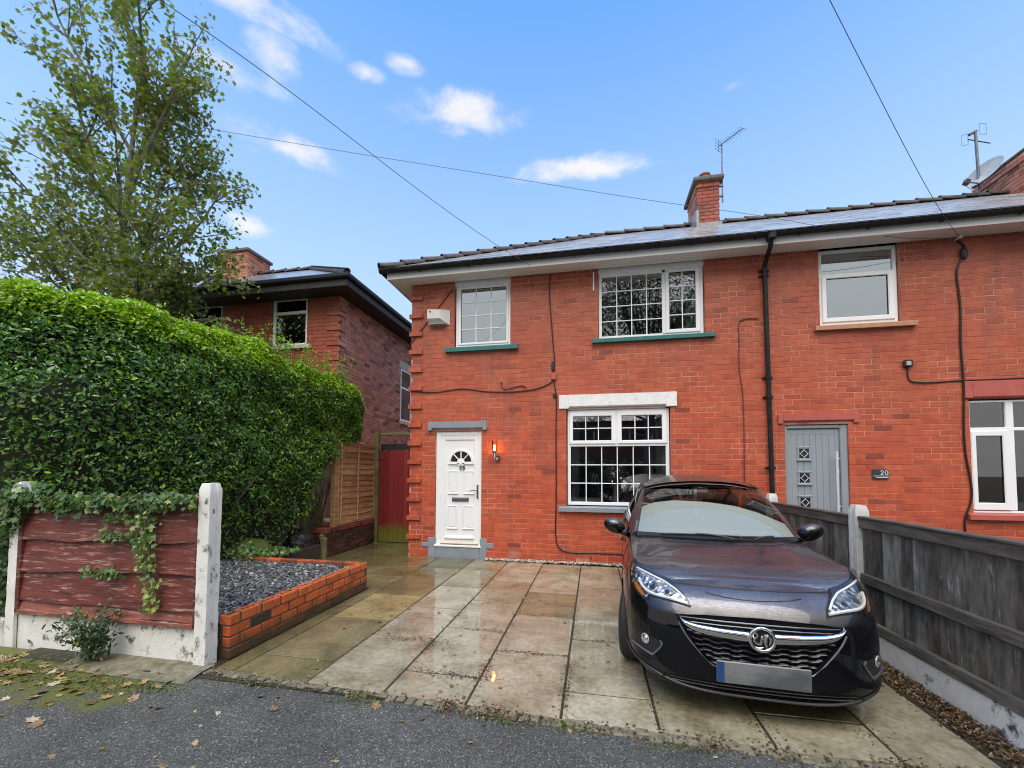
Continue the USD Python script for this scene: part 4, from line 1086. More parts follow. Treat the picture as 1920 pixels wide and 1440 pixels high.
along(roof2, (XP + .02, YR, ZR + .04), (XR, YR, ZR + .04))
eaves(h20, XP + .001, XR)
# its stack, at the right edge of the picture
c2_ = (8.78, 9.5, 10.15, 11.55, 7.0, 8.22)
chim2 = obj('chimney', MB().box((c2_[0] + .012, c2_[2] + .012, c2_[4]), (c2_[1] - .012, c2_[3] - .012, c2_[5])), 'mortar_dark', h20)
for zz in range(15):
    z0_ = c2_[4] + zz * .084
    if z0_ > c2_[5] - .05:
        break
    big = .03 if zz in (12, 13) else .0
    for (u0, u1), tw in (((c2_[0], c2_[1]), lambda v: np.stack([v[:, 0], c2_[2] - v[:, 1], v[:, 2]], -1)), ((-c2_[3], -c2_[2]), lambda v: np.stack([c2_[0] - v[:, 1], -v[:, 0], v[:, 2]], -1))):
        u = u0 - (.12 if zz % 2 else 0)
        while u < u1:
            a, b = max(u, u0), min(u + .23, u1)
            if b - a > .03:
                vv, ff = brick_shape(a, b, z0_, z0_ + .074, big)
                obj('brick', MB().add(tw(vv), ff, float(np.clip(rng.normal(.45, .25), 0, 1))), 'brick_dark_red', chim2)
            u += .24
obj('chimney_cap', MB().box((c2_[0] - .03, c2_[2] - .05, 8.215), (c2_[1] + .05, c2_[3] + .03, 8.27), .02), 'concrete_mossy', h20)

# ------------------------------------------------------------------ the house on the left, behind the hedge
NX, NY, NZ = -5.45, 8.2, 5.54
HN = [(-7.17, -6.25, 4.33, 5.45), (-9.6, -8.5, 4.33, 5.45)]
h3 = thing('brick_house', 'red brick house behind the hedge, with black eaves and a hipped slate roof', 'house')
wall3 = shell('wall', h3, -12.5, NX - .007, NY + .007, 14.5, -.2, NZ + .1, HN, 'mortar_dark')
side_win = (11.22, 11.95, 2.99, 4.52)
sq, sh = [], []
z = 2.6
while z < 5.7:
    sq.append(((NX - .30, NX + .02, z, z + .076), .022, 0)); sh.append((NX - .30, NX + 1, z - .004, z + .082)); z += .336
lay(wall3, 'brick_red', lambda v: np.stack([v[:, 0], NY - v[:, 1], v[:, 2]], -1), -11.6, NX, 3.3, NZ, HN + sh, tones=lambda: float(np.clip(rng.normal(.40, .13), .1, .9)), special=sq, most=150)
sqs, shs = [], []
z = 2.6
while z < 5.7:
    sqs.append(((NY - .02, NY + .22, z, z + .076), .022, 0)); shs.append((NY - 1, NY + .22, z - .004, z + .082)); z += .336
sidew = obj('side_wall', MB().box((NX - .03, NY + .01, -.2), (NX - .0069, 14.4, NZ + .1)), 'mortar_dark', h3)
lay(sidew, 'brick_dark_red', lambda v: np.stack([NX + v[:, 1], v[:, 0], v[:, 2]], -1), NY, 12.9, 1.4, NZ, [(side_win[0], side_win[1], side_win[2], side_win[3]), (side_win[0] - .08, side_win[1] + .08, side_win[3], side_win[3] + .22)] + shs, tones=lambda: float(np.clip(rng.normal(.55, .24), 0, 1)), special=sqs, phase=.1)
w = MB()
for (a, b, c, e) in HN:
    w = MB()
    for part_ in ((a + .01, a + .07, c, e), (b - .07, b - .01, c, e)):
        w.box((part_[0], NY + .04, part_[2]), (part_[1], NY + .10, part_[3]), .006)
    for z_ in (c, e - .065, c + (e - c) * .66):
        w.box((a + .01, NY + .041, z_), (b - .01, NY + .10, z_ + .065), .006)
    wn = obj('window', w, 'upvc_white', h3)
    obj('pane', MB().box((a + .05, NY + .07, c + .03), (b - .05, NY + .076, c + (e - c) * .67)), 'pane', wn)
    obj('pane', MB().box((a + .05, NY + .07, c + (e - c) * .72), (b - .05, NY + .076, e - .04)), 'pane', wn)
    obj('sill', MB().box((a - .12, NY - .07, c - .085), (b + .12, NY + .05, c), .008), 'stone_cream', h3)
a, b, c, e = side_win
w = MB()
for y in (a + .01, b - .07):
    w.box((NX - .05, y, c), (NX - .004, y + .06, e), .006)
for z_ in (c, e - .06, c + (e - c) * .62):
    w.box((NX - .05, a + .01, z_), (NX - .0041, b - .01, z_ + .06), .006)
wn = obj('window', w, 'upvc_white', h3)
obj('pane', MB().box((NX - .03, a + .04, c + .03), (NX - .024, b - .04, c + (e - c) * .63)), 'pane_bright', wn)
obj('pane', MB().box((NX - .03, a + .04, c + (e - c) * .66), (NX - .024, b - .04, e - .03)), 'pane_bright', wn)
obj('lintel', MB().box((NX - .02, a - .08, e), (NX + .008, b + .08, e + .22), .005), 'stone_cream', h3)
obj('sill', MB().box((NX - .02, a - .06, c - .10), (NX + .06, b + .06, c), .008), 'stone_cream', h3)
o = .44
ex, ey, ez = NX + o, NY - o, NZ + .09
yr = NY + 2.9
zr = ez + .60 * (yr - ey)
ax = ex - (yr - ey)
v = [(ex, ey, ez), (-12.9, ey, ez), (-12.9, yr, zr), (ax, yr, zr), (ex, 2 * yr - ey, ez), (-12.9, 2 * yr - ey, ez)]
f = [[1, 0, 3], [1, 3, 2], [0, 4, 3], [4, 5, 2], [4, 2, 3], [0, 1, 5], [0, 5, 4], [1, 2, 5]]
r3 = obj('roof', (v, np.array(f)), 'slate', h3)
along(r3, (ex, ey, ez + .03), (ax, yr, zr + .03), .33)
along(r3, (ax, yr, zr + .03), (-12.8, yr, zr + .03))
obj('gutter', MB().box((-12.9, ey - .10, ez - .11), (ex + .10, ey + .01, ez + .005), .03).box((ex - .01, ey - .09, ez - .1105), (ex + .105, 14.6, ez + .0045), .03), 'gutter_black', h3)
obj('soffit', MB().box((-12.9, ey - .02, ez - .26), (ex + .02, ey + .02, ez - .08), .01).box((ex - .02, ey + .02, ez - .26), (ex + .02, 14.6, ez - .081), .01).box((-12.9, ey + .02, ez - .25), (ex - .02, NY + .0, ez - .22)).box((NX, NY, ez - .251), (ex - .02, 14.6, ez - .221)), 'timber_black', h3)
c3 = (-11.2, -10.2, yr - .45, yr + .45, zr - .5, zr + .55)
ch3 = obj('chimney', MB().box((c3[0] + .012, c3[2] + .012, c3[4]), (c3[1] - .012, c3[3] - .012, c3[5])), 'mortar_pink', h3)
for zz in range(14):
    z0_ = c3[4] + zz * .084
    if z0_ > c3[5] - .05:
        break
    for (u0, u1), tw in (((c3[0], c3[1]), lambda v: np.stack([v[:, 0], c3[2] - v[:, 1], v[:, 2]], -1)), ((c3[2], c3[3]), lambda v: np.stack([c3[1] + v[:, 1], v[:, 0], v[:, 2]], -1))):
        u = u0 - (.12 if zz % 2 else 0)
        while u < u1:
            a, b = max(u, u0), min(u + .23, u1)
            if b - a > .03:
                vv, ff = brick_shape(a, b, z0_, z0_ + .074, 0)
                obj('brick', MB().add(tw(vv), ff, float(np.clip(rng.normal(.5, .2), 0, 1))), 'brick_dark_red', ch3)
            u += .24
obj('chimney_cap', MB().box((c3[0] - .06, c3[2] - .06, c3[5] - .02), (c3[1] + .06, c3[3] + .06, c3[5] + .07), .015), 'concrete_cap', h3)
# ------------------------------------------------------------------ the parked car (x across, y backwards from the front bumper, z up)
CAR_AT, CAR_ROT = (0.976, 2.80, 0.0), -3.8
from scipy.interpolate import PchipInterpolator, CubicSpline
_o = np.array([.972, 1]) * np.array([(0, 0), (.22, .006), (.42, .032), (.56, .080), (.655, .145), (.725, .235), (.770, .345), (.796, .48), (.811, .65), (.819, .85), (.823, 1.2), (.826, 2.2), (.820, 2.9), (.795, 3.42), (.735, 3.74), (.60, 3.92), (.40, 4.0), (.0, 4.03)])
_s = np.concatenate([[0], np.cumsum(np.linalg.norm(np.diff(_o, axis=0), axis=1))])
_ox, _oy = CubicSpline(_s, _o[:, 0]), CubicSpline(_s, _o[:, 1])
SMAX = _s[-1]
FRONT = np.array([(.115, .145), (.035, .158), (.010, .215), (0, .29), (0, .42), (.006, .52), (.026, .590), (.052, .635), (.085, .676), (.125, .711), (.180, .740), (.26, .766)])
SIDE = np.array([(.07, .165), (.035, .18), (.014, .24), (.003, .34), (-.004, .46), (-.002, .57), (.004, .65), (.010, .71), (.020, .76), (.035, .80), (.055, .835), (.080, .860)])
REAR = np.array([(.10, .22), (.03, .24), (.0, .30), (-.01, .40), (-.01, .5), (.0, .6), (.01, .68), (.02, .74), (.035, .80), (.05, .86), (.065, .91), (.085, .945)])
_k = np.linspace(0, 1, len(FRONT))
_kf = [[PchipInterpolator(_k, P_[:, c]) for c in (0, 1)] for P_ in (FRONT, SIDE, REAR)]
sstep = lambda a, b, x: (lambda t: t * t * (3 - 2 * t))(np.clip((x - a) / (b - a), 0, 1))


def shell_sk(s, k):
    """point of the body side for arc length s (0 at the front centre, >0 to the right) and k from sill (0) to shoulder (1)"""
    s = np.asarray(s, float); sg = np.where(s < 0, -1.0, 1.0); a = np.abs(s)
    x, y = _ox(a), _oy(a)
    tx, ty = _ox(a, 1), _oy(a, 1)
    ln = np.hypot(tx, ty); nx, ny = ty / ln, -tx / ln
    wf = 1 - sstep(.06, .62, y); wr = sstep(2.8, 3.8, y); ws = 1 - wf - wr
    d = wf * _kf[0][0](k) + ws * _kf[1][0](k) + wr * _kf[2][0](k)
    zs = _kf[1][1](k) + (np.interp(y, [0, .4, 1.2, 2.0, 3.5], [-.04, -.02, .04, .065, .085])) * k ** 3
    z = wf * _kf[0][1](k) + ws * zs + wr * _kf[2][1](k)
    z = z + .085 * np.exp(-((a - .93) / .24) ** 2) * np.clip(1 - k / .3, 0, 1) ** 1.2
    return np.stack([sg * (x - nx * d), y - ny * d, z], -1)


def surf(s, z, off=0.0):
    """point of the body side at arc length s and height z, pushed out by off along the surface normal"""
    s = np.atleast_1d(np.asarray(s, float)); z = np.broadcast_to(np.asarray(z, float), s.shape)
    kk = np.linspace(0, 1, 241)
    out = np.zeros(s.shape + (3,))
    ks = np.zeros(s.shape)
    for i_ in range(len(s)):
        zz = shell_sk(np.full(241, s[i_]), kk)[:, 2]
        ks[i_] = np.interp(z[i_], zz, kk)
    p = shell_sk(s, ks)
    e = 1e-3
    ds = shell_sk(s + e, ks) - shell_sk(s - e, ks)
    dk = shell_sk(s, np.minimum(ks + e, 1)) - shell_sk(s, np.maximum(ks - e, 0))
    n_ = np.cross(ds, dk); n_ /= np.linalg.norm(n_, axis=-1, keepdims=True) + 1e-12
    return p + n_ * np.asarray(off)[..., None] if np.ndim(off) else p + n_ * off


def body_mesh():
    nk = 34
    sp = np.concatenate([np.linspace(0, 1.25, 64)[:-1], np.linspace(1.25, SMAX - .5, 40)[:-1], np.linspace(SMAX - .5, SMAX, 14)])
    n_ = len(sp)
    kk = np.linspace(0, 1, nk)
    grid = np.stack([shell_sk(np.full(nk, s), kk) for s in sp])        # right half, n x nk
    grid[0, :, 0] = 0; grid[-1, :, 0] = 0
    V, F = [], []

    def quad(a, flipit=False):
        m_, l_ = a.shape[:2]
        o = sum(len(x) for x in V)
        V.append(a.reshape(-1, 3))
        i_, j_ = np.meshgrid(np.arange(m_ - 1), np.arange(l_ - 1), indexing='ij')
        q = np.stack([i_ * l_ + j_, (i_ + 1) * l_ + j_, (i_ + 1) * l_ + j_ + 1, i_ * l_ + j_ + 1], -1).reshape(-1, 4) + o
        F.append(q[:, ::-1] if flipit else q)
    quad(grid)
    quad(grid * np.array([-1, 1, 1]), True)
    # top deck: hood in front, plain deck under the glasshouse
    e = grid[:, -1]
    nv = 25
    u = np.linspace(-1, 1, nv)
    zc = np.interp(e[:, 1], [.26, .34, .5, .75, 1.0, 1.3, 3.7, 4.0], [.766, .793, .832, .880, .918, .950, .96, .96])
    zc = np.maximum(zc, e[:, 2] + .004); zc[0] = e[0, 2]; zc[-1] = e[-1, 2]
    top = np.stack([u[None] * e[:, :1], np.repeat(e[:, 1:2], nv, 1), e[:, 2:3] + (zc - e[:, 2])[:, None] * (1 - np.abs(u[None]) ** 2.6)], -1)
    # two soft creases along the hood
    cre = np.exp(-((np.abs(u) - .66) / .05) ** 2)[None] * sstep(.3, .6, e[:, 1])[:, None] * 0.006 * (1 - sstep(1.2, 1.35, e[:, 1]))[:, None]
    top[..., 2] += cre
    quad(top)
    b0 = grid[:, 0]
    bot = np.stack([u[None] * b0[:, :1], np.repeat(b0[:, 1:2], nv, 1), np.repeat(b0[:, 2:3], nv, 1)], -1)
    quad(bot, True)
    v = np.vstack(V); f = np.vstack(F)
    f = np.vstack([f[:, [0, 1, 2]], f[:, [0, 2, 3]]])
    m = trimesh.Trimesh(v, f, process=False)
    m.merge_vertices(digits_vertex=5)
    m.update_faces(m.nondegenerate_faces()); m.remove_unreferenced_vertices()
    trimesh.repair.fix_normals(m)
    return m


def to_manifold(m):
    from manifold3d import Mesh
    return Manifold(Mesh(np.asarray(m.vertices, np.float32), np.asarray(m.faces, np.uint32)))


def prism_y(poly, y0, y1, yaw=0.0, about=(0, 0)):
    c = CrossSection([np.asarray(poly, float)])
    if c.area() < 1e-9:
        c = CrossSection([np.asarray(poly, float)[::-1]])
    m = c.extrude(y1 - y0).rotate((90, 0, 0)).translate((0, y1, 0))
    if yaw:
        m = m.translate((-about[0], -about[1], 0)).rotate((0, 0, yaw)).translate((about[0], about[1], 0))
    return m


GRILLE = [(-.468, .606), (-.30, .622), (0, .630), (.30, .622), (.468, .606), (.455, .570), (.41, .49), (.34, .40), (.27, .335), (.20, .318), (0, .312), (-.20, .318), (-.27, .335), (-.34, .40), (-.41, .49), (-.455, .57)]
LOWER = [(-.50, .234), (.50, .234), (.56, .208), (.52, .176), (-.52, .176), (-.56, .208)]
FOG = [(-.085, .045), (-.03, .075), (.06, .060), (.085, .015), (.055, -.050), (0.0, -.075), (-.075, -.02)]


def patch(poly, off, step=.014):
    """a piece of skin over the body for a polygon in (s, z)"""
    P_ = Polygon(poly).buffer(0)
    x0, z0, x1, z1 = P_.bounds
    pts = [(x, z) for x in np.arange(x0, x1, step) for z in np.arange(z0, z1, step) if P_.buffer(-step * .4).contains(Point(x, z))]
    ring = P_.exterior
    edge = [ring.interpolate(d_).coords[0] for d_ in np.arange(0, ring.length, step * .7)]
    pts = np.array(edge + pts)
    t = Delaunay(pts).simplices
    cen = pts[t].mean(1)
    t = t[[P_.contains(Point(*c)) for c in cen]]
    v = surf(pts[:, 0], pts[:, 1], off)
    ab = np.cross(v[t[:, 1]] - v[t[:, 0]], v[t[:, 2]] - v[t[:, 0]])
    out = surf(pts[t[:, 0], 0], pts[t[:, 0], 1], off + .01) - v[t[:, 0]]
    bad = (ab * out).sum(1) < 0
    t[bad] = t[bad][:, ::-1]
    return trimesh.Trimesh(v, t, process=False)


def strip(pts, r, off, sides=6, n_=40):
    """a bead following the skin through (s, z) points"""
    c = smooth_curve(pts, n_)
    return MB().tube(surf(c[:, 0], c[:, 1], off), r, sides)


def mir(poly):
    return [(-a, b) for a, b in poly][::-1]


def build_car():
    car = thing('parked_car', 'black hatchback parked nose out on the flags, beaded with rain', 'car')
    x = UsdGeom.Xformable(car)
    x.AddTranslateOp().Set(Gf.Vec3d(*CAR_AT)); x.AddRotateZOp().Set(CAR_ROT)
    body = body_mesh()
    B = to_manifold(body)
    if B.status().name == 'NoError' and B.volume() > 0:
        for xs_ in (-1, 1):
            for yw in (.835, 3.38):
                B = B - Manifold.cylinder(.5, .335, .335, 36).rotate((0, 90, 0)).translate((.53 if xs_ > 0 else -1.03, yw, .295))
        B = B - prism_y(GRILLE, -.2, .115)
        B = B - prism_y(LOWER, -.2, .12)
        m = B.to_mesh()
        body = trimesh.Trimesh(np.array(m.vert_properties[:, :3]), np.array(m.tri_verts), process=False)
    else:
        print('car body not closed', B.status())
    obj('body', body, 'car_paint', car, smooth=28)
    # ---- grille
    gr = obj('grille', MB().prism([(a * .995, b) for a, b in GRILLE], 'y', .085, .108), 'car_dark', car)
    fy = lambda x_: float(np.interp(abs(x_), [0, .22, .42, .5], [.0, .006, .032, .055]))
    ring = MB()
    g2 = smooth_curve([(a, b) for a, b in GRILLE[5:16]], 50)
    ring.tube([(a, fy(a) + .004 + .12 * max(0, b - .56), b) for a, b in g2], .006, 6)
    obj('grille_surround', ring, 'grille_edge', gr)
    for zz, amp in ((.592, 0), (.566, 0)):
        hw = .44 if zz > .58 else .40
        obj('slat', MB().tube([(a, fy(a) + .045, zz - .02 * (a / hw) ** 2 * 0) for a in np.linspace(-hw, hw, 24)], .0045, 5), 'grille_edge', gr)
    for i_, zz in enumerate((.492, .460, .428, .396, .364, .336)):
        hw = np.interp(zz, [.32, .40, .49, .57], [.25, .335, .40, .45])
        xs_ = np.linspace(-hw, hw, 97)
        wav = .0045 * np.clip(2.2 * np.sin(xs_ / .105 * 2 * math.pi + (math.pi if i_ % 2 else 0) * 0), -1, 1)
        mb = MB()
        rise = .022 * (xs_ / .42) ** 2
        pts = np.stack([xs_, [fy(a) + .028 for a in xs_], zz + wav + rise], -1)
        mb.tube(pts, .0032, 5)
        obj('slat', mb, 'grille_wave', gr)
        pts2 = pts.copy(); pts2[:, 1] += .022; pts2[:, 2] -= .006
        obj('slat', MB().tube(pts2, .009, 5), 'grille_black', gr)
    # chrome wing bar, thick at the badge and turned up at its ends
    cp = smooth_curve([(-.448, .604), (-.425, .575), (-.37, .550), (-.25, .534), (-.08, .524), (.08, .524), (.25, .534), (.37, .550), (.425, .575), (.448, .604)], 60)
    hh = np.interp(np.abs(cp[:, 0]), [0, .3, .40, .45], [.034, .029, .021, .006])
    vv = []
    for (a, b), h_ in zip(cp, hh):
        y_ = fy(a)
        for t in np.linspace(0, 2 * math.pi, 12, endpoint=False):
            vv.append((a, y_ + .018 - .026 * max(0, math.cos(t)) ** .7 + .01 * (math.cos(t) < 0), b + h_ * math.sin(t)))
    n_ = 12
    ff = [[i_ * n_ + j_, i_ * n_ + (j_ + 1) % n_, (i_ + 1) * n_ + (j_ + 1) % n_, (i_ + 1) * n_ + j_] for i_ in range(len(cp) - 1) for j_ in range(n_)]
    obj('chrome_bar', (np.array(vv), np.array(ff)), 'chrome', car, smooth=True)
    # round badge with a beast's head holding a banner, in relief
    bd = trimesh.creation.torus(.066, .010, 40, 12); bd.apply_transform(trimesh.transformations.rotation_matrix(math.pi / 2, [1, 0, 0])); bd.apply_translation([0, -.018, .527])
    bg = obj('badge', bd, 'chrome', car, smooth=True)
    dk = trimesh.creation.cylinder(.064, .018, sections=32); dk.apply_transform(trimesh.transformations.rotation_matrix(math.pi / 2, [1, 0, 0])); dk.apply_translation([0, -.006, .527])
    obj('badge_ground', dk, 'car_dark', bg)
    em = MB()
    for pts, r in (([(-.052, .008), (-.030, .032), (-.028, .014), (-.044, .0), (-.030, -.024), (-.004, -.02)], [.004, .008, .006, .007, .008, .006]),
                   ([(-.004, -.018), (.0, .012), (.020, .026), (.040, .016), (.044, -.004), (.036, -.030)], [.006, .010, .012, .010, .008, .004]),
                   ([(.022, .018), (.016, -.012), (.022, -.042), (.030, -.054)], [.010, .011, .009, .003]),
                   ([(-.044, -.040), (-.02, -.050), (.004, -.044)], [.003, .006, .003])):
        c = smooth_curve(pts, 22)
        em.tube([(a, -.019, .527 + b) for a, b in c], np.interp(np.linspace(0, 1, 22), np.linspace(0, 1, len(r)), r), 8)
    obj('emblem', em, 'chrome', bg, smooth=40)
    # ---- number plate, unreadable
    pl = obj('number_plate', MB().box((-.250, -.022, .252), (.250, -.008, .380), .004), 'number_plate', car)
    obj('blue_band', MB().box((-.248, -.0235, .255), (-.208, -.020, .377), .001), 'plate_blue', pl)
    # ---- lower intake
    li = obj('lower_intake', MB().prism([(a * .99, b) for a, b in LOWER], 'y', .08, .118), 'car_dark', car)
    for zz in (.194, .214):
        obj('slat', MB().tube([(a, fy(a) + .03, zz) for a in np.linspace(-.52, .52, 24)], .004, 5), 'grille_edge', li)
    obj('splitter', strip([(-1.02, .270), (-.83, .252), (-.65, .222), (-.45, .182), (-.25, .168), (0, .166), (.25, .168), (.45, .182), (.65, .222), (.83, .252), (1.02, .270)], .009, .004, n_=70), 'plastic_black', car)
    # ---- panel gaps
    obj('bonnet_gap', strip([(-.60, .755), (-.52, .757), (-.393, .757), (-.129, .754), (.129, .754), (.393, .757), (.52, .757), (.60, .755)], .0042, -.0005, n_=60), 'car_dark', car)
    obj('nose_crease', strip([(-.29, .732), (-.143, .716), (0, .711), (.143, .716), (.29, .732)], .0032, .0005), 'car_dark', car)
    # ---- headlights
    HL = HEADLIGHT
    for sg in (1, -1):
        P_ = HL if sg < 0 else mir(HL)
        ps = Polygon(P_)
        hl = obj('headlight', patch(list(ps.buffer(.006).exterior.coords)[:-1], .0022), 'car_dark', car, smooth=True)
        inner = ps.buffer(-.012)
        obj('reflector', patch(list(inner.exterior.coords)[:-1], .004), 'lamp_chrome', hl, smooth=True)
        md = lambda pts: pts if sg < 0 else mir(pts)
        obj('light_bar', strip(md(HL_BAR), .010, .008), 'lamp_white', hl)
        obj('light_bar', strip(md(HL_TOP), .007, .008), 'lamp_white', hl)
        obj('indicator', patch(md(HL_IND), .0075), 'lamp_orange', hl, smooth=True)
        obj('divider', strip(md(HL_DIV), .009, .006), 'car_dark', hl)
        for c_, r_ in HL_EYES:
            s_ = c_[0] if sg < 0 else -c_[0]
            p = surf([s_], [c_[1]], .004)[0]; n_ = surf([s_], [c_[1]], .104)[0] - p; n_ /= np.linalg.norm(n_)
            for rr, hh_, mt in ((r_, .010, 'chrome'), (r_ * .72, .013, 'lens_dark')):
                cy = trimesh.creation.cylinder(rr, hh_, sections=22); cy.apply_transform(trimesh.geometry.align_vectors([0, 0, 1], n_)); cy.apply_translation(p + n_ * hh_ * .4)
                obj('projector', cy, mt, hl)
        obj('lens', patch(list(ps.buffer(.002).exterior.coords)[:-1], .020), 'lens', hl, smooth=True)
        # fog lamp: dark hexagonal recess, chrome-edged below, round lamp
        fgp = [(sg * a_, b_) for a_, b_ in FOGP]
        fg = obj('fog_light', patch(fgp if sg < 0 else fgp[::-1], .002), 'car_trim', car, smooth=True)
        cy = trimesh.creation.icosphere(3, .026); n1 = surf([sg * FOGC[0]], [FOGC[1]], 0)[0]; n2 = surf([sg * FOGC[0]], [FOGC[1]], .1)[0]
        cy.apply_scale([1, 1, .45]); cy.apply_transform(trimesh.geometry.align_vectors([0, 0, 1], (n2 - n1) / .1)); cy.apply_translation(n1 + (n2 - n1) * .04)
        obj('lamp', cy, 'chrome', fg, smooth=True)
        tr_ = trimesh.creation.torus(.030, .0035, 28, 8); tr_.apply_transform(trimesh.geometry.align_vectors([0, 0, 1], (n2 - n1) / .1)); tr_.apply_translation(n1 + (n2 - n1) * .05)
        obj('lamp_ring', tr_, 'plastic_grey', fg, smooth=True)
        cc = np.vstack([np.linspace(FOGR[q], FOGR[q + 1], 8) for q in range(len(FOGR) - 1)])
        obj('fog_surround', MB().tube(surf(sg * cc[:, 0], cc[:, 1], .005), .007, 6), 'grille_edge', fg)
        # gaps along the wings
        ed = [(sg * .66, 1.00, .905), (sg * .655, .80, .874), (sg * .62, .60, .835), (sg * .585, .49, .802)]
        obj('side_repeater', patch([(sg * 1.34 - .02, .775), (sg * 1.34 + .02, .778), (sg * 1.34 + .02, .797), (sg * 1.34 - .02, .794)], .004), 'lamp_orange', car)
        # door gaps, handle and lower moulding
        for s0 in (1.72, 2.72):
            obj('door_gap', strip([(sg * (s0 - .05), .24), (sg * s0, .5), (sg * (s0 + .02), .86)], .003, .0005), 'car_dark', car)
        obj('door_handle', strip([(sg * 2.52, .775), (sg * 2.60, .785), (sg * 2.68, .785)], .013, .022, n_=12), 'car_paint', car)
        obj('sill_moulding', strip([(sg * 1.45, .22), (sg * 2.0, .215), (sg * 3.0, .22)], .02, .0, n_=20), 'plastic_black', car)
        # tail lamp
        obj('tail_light', patch([(sg * 4.0 - .1, .66), (sg * 4.0 + .1, .66), (sg * 4.0 + .12, .9), (sg * 4.0 - .1, .9)], .004, .03), 'lamp_orange', car)
    # ---- glasshouse
    n_ = 21
    u = np.linspace(-1, 1, n_)
    wb = np.stack([u * .668, 1.36 - .20 * (1 - u ** 2), .955 + .014 * (1 - u ** 2)], -1)
    wt = np.stack([u * .560, 2.09 - .105 * (1 - u ** 2), 1.340 + .036 * (1 - np.abs(u) ** 2.5)], -1)
    t = np.linspace(0, 1, 14)[:, None, None]
    bul = .022 * np.sin(math.pi * t) * np.array([0, -.6, .8])
    ws = wb[None] * (1 - t) + wt[None] * t + bul

    def skin(name, g, m, parent=None, flipit=False, thick=0.0):
        m_, l_ = g.shape[:2]
        i_, j_ = np.meshgrid(np.arange(m_ - 1), np.arange(l_ - 1), indexing='ij')
        q = np.stack([i_ * l_ + j_, i_ * l_ + j_ + 1, (i_ + 1) * l_ + j_ + 1, (i_ + 1) * l_ + j_], -1).reshape(-1, 4)
        return obj(name, (g.reshape(-1, 3), q[:, ::-1] if flipit else q), m, parent or car, smooth=True)
    wsn = skin('windscreen', ws, 'windscreen')
    # breath-misted lower part of the screen
    tm = np.interp(u, [-1, -.8, -.5, 0, .4, .7, 1], [.50, .60, .64, .61, .54, .42, .22])
    tq = np.linspace(0.01, 1, 12)[:, None, None] * tm[None, :, None]
    ms_ = wb[None] * (1 - tq) + wt[None] * tq + .022 * np.sin(math.pi * tq) * np.array([0, -.6, .8]) + np.array([0, .004, -.006])
    skin('misted_glass', ms_, 'mist', wsn)
    # roof
    ny_ = 16
    yy = np.linspace(0, 1, ny_)
    rows = []
    for q in yy:
        hw = .560 + .012 * math.sin(math.pi * min(1, q * 1.3)) - .05 * q ** 2
        ye = 2.09 + q * 1.45
        ze = 1.340 + .055 * math.sin(math.pi * min(.8, q * .9 + .1)) - .055 * q ** 3
        cr = .036 + .072 * math.sin(math.pi * min(1, .15 + q * .8))
        rows.append(np.stack([u * hw, ye - .105 * (1 - u ** 2) * (1 - q) + .06 * (1 - u ** 2) * q, ze + cr * (1 - np.abs(u) ** 2.5)], -1))
    rf = np.stack(rows)
    roof_ = skin('roof', rf, 'car_paint')
    skin('headlining', rf + np.array([0, 0, -.03]), 'headliner', flipit=True)
    # sides: pillars, doors' glass
    fb, ft = np.array([.768, 1.50, .905]), np.array([.592, 1.80, 1.358])
    rb, rt = np.array([.742, 3.58, .955]), np.array([.53, 3.50, 1.31])
    for sg in (1, -1):
        M_ = np.array([sg, 1, 1])
        re = rf[:, -1]                                               # roof edge, right
        belt = np.stack([np.interp(yy, [0, .5, 1], [.768, .785, .752]), fb[1] + yy * (rb[1] - fb[1]), np.interp(yy, [0, 1], [.905, .955])], -1)
        tt = np.linspace(0, 1, 8)[:, None, None]
        sd = belt[None] * (1 - tt) + (re + np.array([.006, .02, -.004]))[None] * tt + np.array([.022, 0, 0]) * np.sin(math.pi * tt)
        skin('side_glass', sd * M_, 'tinted_glass', flipit=sg > 0)
        # A pillar between windscreen and door glass
        e0 = ws[:, -1] - np.array([.012, 0, 0]); e1 = np.linspace(fb, re[0] + np.array([.006, .05, -.004]), 14) + np.array([.018, 0, .0]) * np.sin(np.linspace(0, math.pi, 14))[:, None]
        pil = np.stack([e0 * (1 - a) + e1 * a + np.array([.010, -.012, .008]) * math.sin(math.pi * a) for a in np.linspace(0, 1, 6)], 1)
        skin('front_pillar', pil * M_, 'car_paint', flipit=sg < 0)
        # roof rail, door frames and rear quarter
        obj('window_trim', MB().tube(re * M_ + np.array([sg * .006, 0, -.004]), .012, 6), 'car_trim', car)
        obj('window_trim', MB().tube(belt * M_ + np.array([sg * .004, 0, .0]), .011, 6), 'car_trim', car)
        for q, wd in ((.46, .06), (.93, .22)):
            g = np.stack([np.array([np.interp(np.clip(q + dq, 0, 1), yy, sd[i_, :, c]) for c in range(3)]) + np.array([.006, 0, 0]) for i_ in range(8) for dq in (-wd / 2, wd / 2)]).reshape(8, 2, 3)
            skin('door_pillar', g * M_, 'car_paint' if q > .8 else 'car_trim', flipit=sg > 0)
        # mirror on its foot
        ms = trimesh.creation.icosphere(4, 1.0)
        mv = ms.vertices.copy()
        mv[:, 0] *= np.where(mv[:, 0] > 0, .118, .098); mv[:, 2] *= .080; mv[:, 1] = np.where(mv[:, 1] < 0, mv[:, 1] * .085, mv[:, 1] * .035)
        mv[:, 2] += .018 * mv[:, 0] / .1
        ms.vertices = mv; ms.apply_translation([.868, 1.66, .965])
        ms.vertices = ms.vertices * M_
        if sg < 0:
            ms.invert()
        mr = obj('mirror', ms, 'car_paint', car, smooth=True)
        ft_ = MB().tube([np.array([.745, 1.63, .90]) * M_, np.array([.79, 1.645, .905]) * M_, np.array([.845, 1.655, .935]) * M_], [.04, .034, .03], 10)
        obj('mirror_foot', ft_, 'car_trim', mr, smooth=40)
